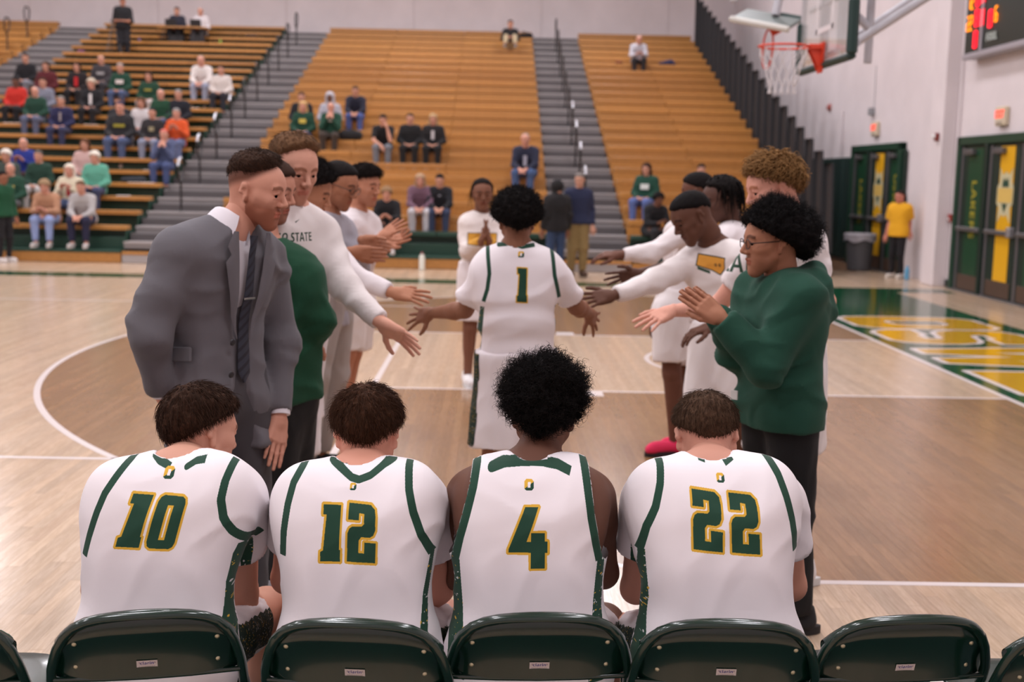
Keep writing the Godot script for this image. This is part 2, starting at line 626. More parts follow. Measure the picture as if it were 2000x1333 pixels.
func limbs(b: PackedFloat32Array, J: Dictionary, s: float) -> void:
	for q in 2:
		var a: Vector3 = J["a%d" % q]; var e: Vector3 = J["e%d" % q]; var w: Vector3 = J["w%d" % q]
		bone(b, a, 0.058 * s, a.lerp(e, 0.3), 0.052 * s, 0.03)
		bone(b, a.lerp(e, 0.2), 0.052 * s, e, 0.04 * s, 0.03)
		bone(b, e, 0.04 * s, e.lerp(w, 0.3), 0.042 * s, 0.02)
		bone(b, e.lerp(w, 0.3), 0.042 * s, w, 0.0265 * s, 0.02)
		var j: Vector3 = J["j%d" % q]; var k: Vector3 = J["k%d" % q]; var c: Vector3 = J["c%d" % q]; var t: Vector3 = J["t%d" % q]
		bone(b, j, 0.092 * s, k, 0.058 * s, 0.04)
		bone(b, k, 0.056 * s, c, 0.036 * s, 0.03)
		var toe := t - c
		toe.y = 0.0
		var back: Vector3 = -toe.normalized() * 0.018 * s
		bone(b, k.lerp(c, 0.15) + back, 0.046 * s, k.lerp(c, 0.45) + back, 0.04 * s, 0.04)
		bone(b, c - Vector3(0, 0.03, 0), 0.034 * s, t, 0.024 * s, 0.02)
		bone(b, a.lerp(J.n, 0.15), 0.06 * s, a.lerp(J.n, 0.75), 0.055 * s, 0.05)
	bone(b, J.n - Vector3(0, 0.03, 0), 0.062 * s, J.h + J.hu * -0.06 * s - J.hf * 0.03 * s, 0.055 * s, 0.04)

func body_mesh(d: Dictionary) -> Geo:
	var J: Dictionary = d.j
	var s: float = d.s
	var b := PackedFloat32Array()
	torso(b, J, s, 0.0, 0.0, d.get("wide", 1.0), d.get("deep", 1.0))
	limbs(b, J, s)
	var g := skin_geo(b, d.get("cell", 0.013))
	var hb := frame(J.hf, J.hu)
	var hs: float = d.get("hs", s)
	var k := g.v.size()
	g.add(head_geo, Transform3D(hb.scaled_local(Vector3.ONE * hs), J.h))
	var beard: float = d.get("beard", 0.0)
	var bt: Color = d.get("beard_tint", Color(0.3, 0.22, 0.18))
	var brow: Color = d.get("brow_tint", Color(0.2, 0.15, 0.12))
	for q in head_zone.size():
		var z := head_zone[q]
		var c := Color.WHITE.lerp(bt, z.b * beard)
		c = c.lerp(d.get("scalp_tint", Color(0.16, 0.11, 0.085)), z.a * d.get("scalp", 0.0))
		c = c.lerp(Color(0.8, 0.5, 0.48), z.r * 0.8)
		g.c[k + q] = c.lerp(brow, z.g * 0.85)
	for q in 2:
		var kind: String = d.get("hand%d" % q, "relaxed")
		if kind == "":
			continue
		var dir: Vector3 = J["f%d" % q] - J["w%d" % q]
		var m := hand_frame(dir, d.get("back%d" % q, Vector3.UP)).scaled_local(Vector3.ONE * s * d.get("hand_scale", 1.0))
		if q == 0:
			m = m.scaled_local(Vector3(1, 1, -1))
		g.add(hands[kind], Transform3D(m, J["w%d" % q]))
	return g

# shirt, sweater, jersey or jacket: a torso and sleeves cut where they end
func top_mesh(d: Dictionary) -> Geo:
	var J: Dictionary = d.j
	var s: float = d.s
	var o: Dictionary = d.top
	var grow: float = o.get("grow", 0.014)
	var b := PackedFloat32Array()
	var cuts := []
	torso(b, J, s, grow, -o.get("hem", 0.12), d.get("wide", 1.0), d.get("deep", 1.0))
	var len_: float = o.get("sleeve", 2.0)   # 0 none, 1 elbow, 2 wrist
	var sg: float = o.get("sleeve_grow", grow * 0.75)
	for q in 2:
		var a: Vector3 = J["a%d" % q]; var e: Vector3 = J["e%d" % q]; var w: Vector3 = J["w%d" % q]
		bone(b, J.n.lerp(a, 0.25) - Vector3(0, 0.025, 0) * s, 0.06 * s + grow, a.lerp(J.n, 0.2 if len_ > 0.0 else 0.42), 0.05 * s + grow * 0.8, 0.05)
		if len_ > 0.0:
			var end := a.lerp(e, minf(len_, 1.0))
			bone(b, a, 0.054 * s + sg, end, lerpf(0.055, 0.043, minf(len_, 1.0)) * s + sg * (1.25 if len_ < 1.0 else 1.0), -0.04 if len_ <= 1.0 else 0.04)
			if len_ > 1.0:
				var f: float = len_ - 1.0
				var cend := e.lerp(w, f)
				bone(b, e, 0.043 * s + sg, cend, 0.029 * s + sg * 0.8, -0.03)
	var up: Vector3 = (J.h - J.n).normalized()
	if o.get("collar", 0.0) > 0.0:
		bone(b, J.n - Vector3(0, 0.02, 0), 0.07 * s + grow * 0.5, J.n + up * o.collar * s, 0.058 * s + grow * 0.5, 0.03)
		cuts.append([J.n + up * o.collar * s, up, 0.11])
	else:
		bone(b, J.n - up * 0.005 * s - J.hf * 0.005, -0.057 * s, J.n + up * 0.08 * s, -0.068 * s, 0.02)
	var low: Vector3 = J.p - (J.n - J.p) * o.get("hem", 0.12)
	if not o.get("seated", false):
		cuts.append([low, (J.p - J.n).normalized(), 0.3])
	if len_ == 0.0:
		# bare shoulders
		for q in 2:
			var a0: Vector3 = J["a%d" % q]; var e0: Vector3 = J["e%d" % q]
			var side: Vector3 = (a0 - J["a%d" % (1 - q)]).normalized()
			bone(b, a0 + side * 0.012 + Vector3(0, 0.07, 0), -0.075, a0.lerp(e0, 0.3) + side * 0.01, -0.07, 0.012)
	if o.has("carve"):
		for c in o.carve:
			bone(b, c[0], -c[1], c[2], -c[3], 0.01)
	if o.has("more"):
		for c in o.more:
			bone(b, c[0], c[1], c[2], c[3], 0.04)
	var g := skin_geo(b, o.get("cell", d.get("cell", 0.013)), cuts)
	fold(g, o.get("fold", 0.0045), o.get("freq", Vector3(34, 52, 34)), J.p.x * 37.0 + J.n.z * 11.0 + float(d.get("seed", 0)), [J.e0, J.e1, J.a0 - Vector3(0, 0.1, 0), J.a1 - Vector3(0, 0.1, 0)])
	return g

func bottom_mesh(d: Dictionary) -> Geo:
	var J: Dictionary = d.j
	var s: float = d.s
	var o: Dictionary = d.bottom
	var grow: float = o.get("grow", 0.014)
	var b := PackedFloat32Array()
	var cuts := []
	var lp: Vector3 = (J.j1 - J.j0).normalized()
	var mid: Vector3 = J.get("m", (J.p + J.n) * 0.5)
	for t in [0.0, 0.28]:
		var c: Vector3 = J.p.lerp(mid, t)
		bone(b, c - lp * 0.08 * s, 0.095 * s + grow * 0.7, c + lp * 0.08 * s, 0.095 * s + grow * 0.7, 0.035)
	cuts.append([J.p.lerp(mid, 0.4), (mid - J.p).normalized(), 0.3])
	var len_: float = o.get("length", 2.0)
	for q in 2:
		var j: Vector3 = J["j%d" % q]; var k: Vector3 = J["k%d" % q]; var c: Vector3 = J["c%d" % q]
		if len_ <= 1.0:
			var end := j.lerp(k, len_)
			bone(b, j, 0.09 * s + grow, end, 0.068 * s + grow * 1.5, -0.03)
		else:
			bone(b, j, 0.09 * s + grow, k, 0.06 * s + grow, 0.04)
			var end := k.lerp(c, len_ - 1.0)
			bone(b, k, 0.06 * s + grow, end, lerpf(0.06, 0.04, len_ - 1.0) * s + grow * o.get("flare", 0.9), -0.03)
	var g := skin_geo(b, o.get("cell", d.get("cell", 0.013)), cuts)
	for q in g.v.size():
		g.uv[q] = Vector2(g.n[q].dot(lp), 0.0)
	fold(g, o.get("fold", 0.005), Vector3(50, 26, 50), J.p.x * 23.0 + 5.0, [J.k0, J.k1])
	return g

# hair as a shell over the scalp; angles are the hairline's height in degrees from front to nape
func hair_shell(o: Dictionary) -> Geo:
	var nu: int = o.get("nu", 56)
	var nv: int = o.get("nv", 36)
	var line: Array = o.get("line", [24.0, 16.0, 0.0, -18.0, -38.0])
	var top_: float = o.get("top", 0.02)
	var side_: float = o.get("side", 0.008)
	var back_: float = o.get("back", 0.012)
	var front_: float = o.get("front", top_)
	var bump: float = o.get("bump", 0.004)
	var freq: float = o.get("freq", 900.0)
	var c := Vector3(0, 0.034, -0.007)
	var rad := Vector3(0.0805, 0.0815, 0.1015)
	var rings := []
	var stretch: Vector3 = o.get("stretch", Vector3.ONE)
	for r in nv + 1:
		var el := PI * 0.5 - PI * 0.92 * r / nv
		var ring := PackedVector3Array()
		for q in nu:
			var az := TAU * q / nu          # 0 front
			var d := Vector3(sin(az) * cos(el), sin(el), cos(az) * cos(el))
			var base := 1.0 / (d / rad).length()
			var fold_az := absf(wrapf(az, -PI, PI)) / PI * 4.0
			var li := mini(int(fold_az), 3)
			var edge := deg_to_rad(lerpf(line[li], line[li + 1], fold_az - li))
			var m := smoothstep(edge - 0.07, edge + o.get("soft", 0.16), el + o.get("ragged", 0.05) * wrinkle_noise.get_noise_2d(az * 900.0, 7.0))
			var lift := clampf(sin(el) * 1.15, 0.0, 1.0)
			var th := lerpf(lerpf(side_, back_, clampf(-cos(az) * 1.4, 0.0, 1.0)), lerpf(top_, front_, clampf(cos(az) * cos(el) * 1.6, 0.0, 1.0)), lift * lift * (3.0 - 2.0 * lift))
			var p := d * stretch
			var w := wrinkle_noise.get_noise_3dv(p * freq * 0.1) * 0.6 + wrinkle_noise.get_noise_3dv(d * freq * 0.28) * 0.4
			th += bump * w
			ring.append(c + d * (base + th * m - 0.013 * (1.0 - m)))
		rings.append(ring)
	var g := Geo.new()
	# rings run downwards, so the skin is turned inside out to look outwards
	for ring in rings:
		ring.reverse()
	g.loft(rings, true, false)
	g.smooth()
	return g

# loose locks that grow out of a shell; flow 0 combs from the crown down, 1 stands out
func hair_locks(o: Dictionary, shell: Geo, count: int, sd: int) -> Geo:
	var rng := RandomNumberGenerator.new()
	rng.seed = sd
	var g := Geo.new()
	var c := Vector3(0, 0.034, -0.007)
	var crown: Vector3 = o.get("crown", Vector3(0.01, 0.12, -0.05))
	var out_: float = o.get("out", 0.3)
	var len_: float = o.get("len", 0.03)
	var curl: float = o.get("curl", 0.0)
	var thick: float = o.get("thick", 0.0009)
	var line: Array = o.get("line", [24.0, 16.0, 0.0, -18.0, -38.0])
	var lean: Vector3 = o.get("lean", Vector3.ZERO)
	var made := 0
	var tries := 0
	while made < count and tries < count * 6:
		tries += 1
		var at := rng.randi() % shell.v.size()
		var p := shell.v[at]
		var d := (p - c).normalized()
		var el := asin(clampf(d.y, -1.0, 1.0))
		var az := absf(atan2(d.x, d.z)) / PI * 4.0
		var li := mini(int(az), 3)
		var rim := el - deg_to_rad(lerpf(line[li], line[li + 1], az - li))
		if rim < 0.02:
			continue
		if rng.randf() > cos(el) + 0.12:
			continue
		made += 1
		p += Vector3(rng.randfn(0, 0.0025), rng.randfn(0, 0.0025), rng.randfn(0, 0.0025)) - d * 0.002
		var away := p - crown
		var comb := (away - d * away.dot(d)).normalized()
		var dir := (comb * (1.0 - out_) + d * out_ + lean + Vector3(rng.randfn(0, 0.18), rng.randfn(0, 0.18), rng.randfn(0, 0.18))).normalized()
		var l := len_ * rng.randf_range(0.5, 1.25) * clampf(0.3 + rim * 1.6, 0.3, 1.0)
		var segs: int = o.get("segs", 4)
		var pts := []
		var rads := []
		var ph := rng.randf() * TAU
		var sa := dir.cross(Vector3(0.3, 0.9, 0.2)).normalized()
		var sb := dir.cross(sa)
		var turn: float = rng.randf_range(0.7, 1.3) * o.get("turns", 1.5)
		for q in segs + 1:
			var t := float(q) / segs
			var bend := -d * t * t * l * 0.35 * (1.0 - out_)
			var wob := (sa * (cos(ph + t * TAU * turn) - cos(ph)) + sb * (sin(ph + t * TAU * turn) - sin(ph))) * curl * t
			pts.append(p + dir * l * t + bend + wob)
			rads.append(thick * (1.0 - 0.85 * t))
		var sh := rng.randf_range(0.55, 1.0)
		g.col = Color(sh, sh, sh)
		g.tube(pts, rads, 3)
	return g

func hair_mat(c: Color) -> StandardMaterial3D:
	var m := vmat(c, 0.8)
	m.metallic_specular = 0.25
	return m

var shell_cache := {}
func hair_mesh(style: String) -> ArrayMesh:
	if shell_cache.has(style):
		return shell_cache[style]
	var o: Dictionary = HAIR[style]
	var g := hair_shell(o)
	if o.get("locks", 0) > 0:
		g.add(hair_locks(o, g, o.locks, style.hash()))
	if o.has("tail"):
		for t in o.tail:
			var f := Geo.new()
			f.tube(t[0], t[1], 8)
			g.add(f)
	shell_cache[style] = g.mesh()
	return shell_cache[style]

const HAIR := {
	"short": {"top": 0.014, "side": 0.006, "back": 0.008, "front": 0.016, "soft": 0.15},
	"crop": {"top": 0.012, "side": 0.005, "back": 0.006, "bump": 0.003, "soft": 0.2, "line": [25.0, 18.0, 2.0, -16.0, -34.0]},
	"fade": {"top": 0.026, "side": 0.0022, "back": 0.003, "front": 0.03, "bump": 0.006, "nu": 120, "nv": 80, "freq": 500.0, "locks": 2600, "len": 0.022, "out": 0.3, "lean": Vector3(0, 0.1, 0.5), "thick": 0.0009, "line": [38.0, 28.0, 14.0, -2.0, -18.0], "soft": 0.5, "ragged": 0.02},
	"brush": {"top": 0.02, "side": 0.005, "back": 0.008, "front": 0.026, "soft": 0.3, "bump": 0.007, "nu": 80, "nv": 56, "freq": 420.0, "locks": 1500, "len": 0.03, "out": 0.35, "lean": Vector3(0.1, 0.1, 0.4), "thick": 0.0011, "line": [42.0, 30.0, 6.0, -12.0, -30.0]},
	"fringe": {"top": 0.02, "side": 0.015, "back": 0.014, "front": 0.026, "bump": 0.007, "nu": 150, "nv": 100, "freq": 360.0, "stretch": Vector3(1.6, 0.5, 1.6), "locks": 5200, "len": 0.04, "out": 0.12, "segs": 5, "thick": 0.0009, "line": [26.0, 20.0, -2.0, -30.0, -54.0]},
	"tousled": {"top": 0.02, "side": 0.014, "back": 0.013, "front": 0.022, "bump": 0.008, "nu": 150, "nv": 100, "freq": 330.0, "stretch": Vector3(1.4, 0.6, 1.4), "locks": 5200, "len": 0.04, "out": 0.2, "curl": 0.003, "segs": 5, "thick": 0.0009, "line": [28.0, 20.0, 2.0, -26.0, -54.0]},
	"cropped": {"top": 0.015, "side": 0.009, "back": 0.009, "front": 0.018, "bump": 0.005, "nu": 150, "nv": 100, "freq": 520.0, "stretch": Vector3(1.5, 0.5, 1.5), "locks": 5200, "len": 0.024, "out": 0.22, "thick": 0.0008, "line": [30.0, 22.0, 2.0, -26.0, -52.0]},
	"curls": {"top": 0.034, "side": 0.02, "back": 0.024, "front": 0.032, "bump": 0.026, "nu": 150, "nv": 100, "freq": 300.0, "locks": 4600, "len": 0.038, "out": 0.75, "curl": 0.008, "turns": 1.7, "segs": 9, "thick": 0.0012, "line": [30.0, 22.0, -4.0, -32.0, -52.0]},
	"afro": {"top": 0.046, "side": 0.038, "back": 0.042, "front": 0.04, "bump": 0.012, "nu": 110, "nv": 80, "freq": 500.0, "locks": 2600, "len": 0.026, "out": 0.8, "curl": 0.006, "turns": 1.4, "segs": 7, "thick": 0.0012, "line": [30.0, 18.0, -8.0, -26.0, -42.0]},
	"bigafro": {"top": 0.046, "side": 0.045, "back": 0.07, "front": 0.02, "bump": 0.014, "nu": 130, "nv": 90, "freq": 420.0, "locks": 3600, "len": 0.03, "out": 0.75, "curl": 0.006, "turns": 1.6, "segs": 7, "thick": 0.0012, "line": [28.0, 12.0, -14.0, -34.0, -50.0]},
	"mop": {"top": 0.022, "side": 0.014, "back": 0.022, "front": 0.016, "soft": 0.3, "bump": 0.014, "nu": 120, "nv": 80, "freq": 330.0, "locks": 2200, "len": 0.05, "out": 0.3, "curl": 0.012, "turns": 1.0, "segs": 6, "thick": 0.0032, "line": [30.0, 18.0, 0.0, -26.0, -48.0]},
	"flop": {"top": 0.026, "side": 0.01, "back": 0.01, "front": 0.03, "soft": 0.25, "bump": 0.014, "nu": 90, "nv": 60, "freq": 380.0, "locks": 1600, "len": 0.045, "out": 0.3, "curl": 0.007, "turns": 1.0, "segs": 6, "thick": 0.0016, "lean": Vector3(0, 0, 0.5), "line": [20.0, 14.0, 8.0, -10.0, -26.0]},
	"dreads": {"top": 0.02, "side": 0.02, "back": 0.02, "front": 0.012, "bump": 0.01, "freq": 700.0, "locks": 170, "len": 0.15, "out": -0.15, "curl": 0.004, "segs": 6, "thick": 0.007, "lean": Vector3(0, -0.7, -0.45), "line": [38.0, 30.0, 6.0, -14.0, -30.0]},
	"braids": {"top": 0.012, "side": 0.01, "back": 0.01, "front": 0.008, "bump": 0.006, "freq": 700.0, "locks": 90, "len": 0.16, "out": -0.1, "curl": 0.003, "segs": 5, "thick": 0.006, "lean": Vector3(0, -1.0, -0.5), "line": [40.0, 32.0, 10.0, -14.0, -30.0]},
	"long": {"top": 0.018, "side": 0.022, "back": 0.026, "front": 0.014, "bump": 0.006, "freq": 300.0, "line": [24.0, 8.0, -44.0, -60.0, -70.0], "tail": [[[Vector3(0.07, 0.02, -0.02), Vector3(0.085, -0.08, -0.03), Vector3(0.08, -0.2, 0.0)], [0.03, 0.035, 0.015]], [[Vector3(-0.07, 0.02, -0.02), Vector3(-0.085, -0.08, -0.03), Vector3(-0.08, -0.2, 0.0)], [0.03, 0.035, 0.015]], [[Vector3(0, 0.02, -0.07), Vector3(0, -0.1, -0.1), Vector3(0, -0.22, -0.08)], [0.06, 0.06, 0.03]]]},
	"pony": {"top": 0.012, "side": 0.008, "back": 0.014, "front": 0.01, "bump": 0.004, "freq": 300.0, "line": [28.0, 20.0, 4.0, -14.0, -34.0], "tail": [[[Vector3(0, 0.05, -0.1), Vector3(0.02, 0.01, -0.15), Vector3(0.05, -0.1, -0.12), Vector3(0.06, -0.2, -0.06)], [0.02, 0.03, 0.03, 0.01]]]},
	"bob": {"top": 0.03, "side": 0.03, "back": 0.03, "front": 0.024, "bump": 0.01, "freq": 350.0, "line": [20.0, 4.0, -40.0, -54.0, -56.0]},
	"bald": {"top": 0.001, "side": 0.003, "back": 0.003, "front": 0.0005, "bump": 0.001, "line": [80.0, 60.0, 4.0, -10.0, -26.0]},
}

func skin_mat(c: Color) -> StandardMaterial3D:
	var key := "skin" + c.to_html()
	if not mats.has(key):
		var m := StandardMaterial3D.new()
		m.albedo_color = c
		m.roughness = 0.6
		m.metallic_specular = 0.35
		m.vertex_color_use_as_albedo = true
		m.cull_mode = BaseMaterial3D.CULL_DISABLED
		mats[key] = m
	return mats[key]

func cloth(c: Color) -> StandardMaterial3D:
	var key := "cloth" + c.to_html()
	if not mats.has(key):
		var m := StandardMaterial3D.new()
		m.albedo_color = c
		m.roughness = 0.92
		m.rim_enabled = true
		m.rim = 0.25
		m.rim_tint = 0.6
		m.cull_mode = BaseMaterial3D.CULL_DISABLED
		mats[key] = m
	return mats[key]

func head_at(J: Dictionary, hs: float) -> Transform3D:
	return Transform3D(frame(J.hf, J.hu).scaled_local(Vector3.ONE * hs), J.h)

func person(d: Dictionary) -> Node3D:
	var o := thing("person", d.label, "person", d.at, d.get("group", ""))
	var J: Dictionary = d.j
	var s: float = d.s
	part("body", body_mesh(d).mesh(), skin_mat(d.skin), o)
	var ht := head_at(J, d.get("hs", s))
	if d.get("eyes", true):
		for q in [-1.0, 1.0]:
			part("eye", eye_mesh, vmat(Color.WHITE, 0.2), o, ht * Vector3(q * 0.0315, 0.0, 0.0745), ht.basis * Basis(Vector3.RIGHT, d.get("gaze", 0.2)))
	if d.has("hair"):
		part("hair", hair_mesh(d.hair), hair_mat(d.hair_color), o, ht.origin, ht.basis)
	if d.has("top"):
		var g := top_mesh(d)
		if d.top.has("arm_cut"):
			arm_cut(g, d.top.arm_cut)
		var m: Material = d.top.get("mat", null)
		if d.top.has("uv"):
			# across the garment and down it, seen from the side that is printed
			var u: Array = d.top.uv
			for q in g.v.size():
				var p := g.v[q]
				var t := Vector2((p.x * u[4] + p.z * u[5] - u[0]) / u[2], (u[1] - p.y) / u[3])
				if g.n[q].x * u[6] + g.n[q].z * u[7] < -0.12:
					# the far side carries no print
					if absf(t.x - 0.5) > 0.28:
						t.x = -0.05 if t.x < 0.5 else 1.05
					else:
						t.y = -0.05
				g.uv[q] = t
		part(d.top.get("name", "shirt"), g.mesh(), m if m else cloth(d.top.color), o)
	if d.has("bottom"):
		var bg := bottom_mesh(d)
		var bp := part(d.bottom.get("name", "trousers"), bg.mesh(), cloth(d.bottom.color), o)
		if d.bottom.get("panel", false):
			part("side_panel", side_panel(bg).mesh(), speck_mat(), bp)
	if d.has("shoes"):
		for q in 2:
			var c: Vector3 = J["c%d" % q]
			var t: Vector3 = J["t%d" % q] - c
			t.y = 0.0
			var b := frame(t, Vector3.UP).scaled_local(Vector3.ONE * s * 1.06)
			var at := Vector3(c.x, c.y - 0.085 * s, c.z)
			var sh := part("shoe", shoe_upper_mesh(), cloth(d.shoes[0]), o, at, b)
			part("sole", shoe_sole_mesh(), mat(d.shoes[1], 0.7), sh)
	return o

func shoe_upper_mesh() -> ArrayMesh:
	if not box_cache.has("shoe"):
		box_cache["shoe"] = shoe_upper.mesh()
	return box_cache["shoe"]

func shoe_sole_mesh() -> ArrayMesh:
	if not box_cache.has("sole"):
		box_cache["sole"] = shoe_sole.mesh()
	return box_cache["sole"]

func make_templates() -> void:
	wrinkle_noise.seed = 7
	wrinkle_noise.noise_type = FastNoiseLite.TYPE_SIMPLEX_SMOOTH
	wrinkle_noise.frequency = 0.1
	wrinkle_noise.fractal_type = FastNoiseLite.FRACTAL_NONE
	make_head()
	make_shoes()
	hands["relaxed"] = make_hand(0.45, 0.06, 0.55)
	hands["open"] = make_hand(0.12, 0.16, 0.95)
	hands["flat"] = make_hand(0.08, 0.03, 0.5)
	hands["spread"] = make_hand(0.1, 0.28, 1.0)
	hands["fist"] = make_hand(1.1, 0.03, 0.4)

# the dark speckled strip sewn down the outside of a pair of shorts
func side_panel(g: Geo) -> Geo:
	var o := Geo.new()
	var keep := {}
	for q in range(0, g.i.size(), 3):
		var ok := true
		for e in 3:
			if absf(g.uv[g.i[q + e]].x) < 0.82:
				ok = false
		if ok:
			for e in 3:
				var k := g.i[q + e]
				if not keep.has(k):
					keep[k] = o.v.size()
					o.vert(g.v[k] + g.n[k] * 0.002, g.n[k])
				o.i.append(keep[k])
	return o

func speck_mat() -> StandardMaterial3D:
	if not mats.has("speck"):
		var im := Image.create(512, 512, false, Image.FORMAT_RGB8)
		im.fill(GREEN.darkened(0.35))
		speckle(im, PackedVector2Array([Vector2(8, 8), Vector2(504, 8), Vector2(504, 504), Vector2(8, 504)]), 12)
		var m := StandardMaterial3D.new()
		m.albedo_texture = ImageTexture.create_from_image(im)
		m.uv1_triplanar = true
		m.uv1_world_triplanar = true
		m.uv1_scale = Vector3.ONE * 3.2
		m.roughness = 0.85
		m.cull_mode = BaseMaterial3D.CULL_DISABLED
		mats["speck"] = m
	return mats["speck"]

# frames of glasses in the head's own axes
func glasses(o: Node3D, J: Dictionary, hs: float) -> void:
	var g := Geo.new()
	for s in [-1.0, 1.0]:
		var ring := []
		for q in 20:
			var a := TAU * q / 20.0
			ring.append(Vector3(s * 0.033 + cos(a) * 0.0235, 0.0 + sin(a) * 0.0175, 0.1 - absf(cos(a) * 0.0235 * s + 0.0) * 0.1))
		g.tube(ring, 0.0016, 6, true)
		g.tube([Vector3(s * 0.057, 0.004, 0.096), Vector3(s * 0.074, 0.006, 0.06), Vector3(s * 0.08, 0.008, -0.01)], 0.0018, 6)
	g.tube([Vector3(-0.01, 0.004, 0.101), Vector3(0, 0.007, 0.104), Vector3(0.01, 0.004, 0.101)], 0.0016, 6)
	var t := head_at(J, hs)
	part("glasses", g.mesh(), mat(rgb(24, 22, 24), 0.4), o, t.origin, t.basis)

# lets bare shoulders come out of a sleeveless shirt: cloth beyond its armhole lines is tucked under the skin
func arm_cut(g: Geo, lines: Array) -> void:
	var gone := PackedByteArray()
	gone.resize(g.v.size())
	for q in g.v.size():
		var p := g.v[q]
		for side in 2:
			var l: Array = lines[side]
			var y := p.y
			if y < l[l.size() - 1].y:
				continue
			var x: float = l[0].x
			for k in l.size() - 1:
				if y <= l[k].y and y >= l[k + 1].y:
					x = lerpf(l[k].x, l[k + 1].x, (l[k].y - y) / maxf(l[k].y - l[k + 1].y, 0.0001))
			var over: float = (x - p.x) if side == 0 else (p.x - x)
			if over > 0.0:
				g.v[q] = p - g.n[q] * minf(0.02, over * 2.0)
			if over > 0.006:
				gone[q] = 1
	var kept := PackedInt32Array()
	for q in range(0, g.i.size(), 3):
		if not (gone[g.i[q]] or gone[g.i[q + 1]] or gone[g.i[q + 2]]):
			kept.append_array([g.i[q], g.i[q + 1], g.i[q + 2]])
	g.i = kept
	g.smooth()


# ---------------------------------------------------------------- surfaces
func noise_tex(freq: float, ramp: Array, sd: int, size := 512, oct := 4) -> NoiseTexture2D:
	var n := FastNoiseLite.new()
	n.seed = sd
	n.frequency = freq
	n.fractal_octaves = oct
	var t := NoiseTexture2D.new()
	t.noise = n
	t.width = size
	t.height = size
	t.seamless = true
	var g := Gradient.new()
	g.offsets = PackedFloat32Array()
	g.colors = PackedColorArray()
	var offs := PackedFloat32Array()
	var cols := PackedColorArray()
	for q in ramp.size():
		offs.append(float(q) / (ramp.size() - 1))
		cols.append(ramp[q])
	g.offsets = offs
	g.colors = cols
	t.color_ramp = g
	return t

func grained(c: Color, rough: float, tex: Texture2D, sc: Vector3, vertex := true) -> StandardMaterial3D:
	var m := StandardMaterial3D.new()
	m.albedo_color = c
	m.roughness = rough
	m.albedo_texture = tex
	m.uv1_triplanar = true
	m.uv1_world_triplanar = true
	m.uv1_scale = sc
	m.vertex_color_use_as_albedo = vertex
	m.cull_mode = BaseMaterial3D.CULL_DISABLED
	return m

# flat shapes on the floor: corners in x, z
func ground(g: Geo, poly: PackedVector2Array, y: float) -> void:
	var k := g.v.size()
	var tr := Geometry2D.triangulate_polygon(poly)
	for p in poly:
		g.vert(Vector3(p.x, y, p.y), Vector3.UP, p)
	for t in range(0, tr.size(), 3):
		var a := poly[tr[t]]; var b := poly[tr[t + 1]]; var d := poly[tr[t + 2]]
		if (b - a).cross(d - a) > 0:
			g.i.append_array([k + tr[t], k + tr[t + 1], k + tr[t + 2]])
		else:
			g.i.append_array([k + tr[t], k + tr[t + 2], k + tr[t + 1]])

func arc(cx: float, cz: float, r: float, a0: float, a1: float, steps: int) -> PackedVector2Array:
	var o := PackedVector2Array()
	for q in steps + 1:
		var a := lerpf(a0, a1, float(q) / steps)
		o.append(Vector2(cx + r * cos(a), cz + r * sin(a)))
	return o

func rect(x0: float, z0: float, x1: float, z1: float) -> PackedVector2Array:
	return PackedVector2Array([Vector2(x0, z0), Vector2(x1, z0), Vector2(x1, z1), Vector2(x0, z1)])

const BASE_X := 1.6
const WALL_X := 5.25

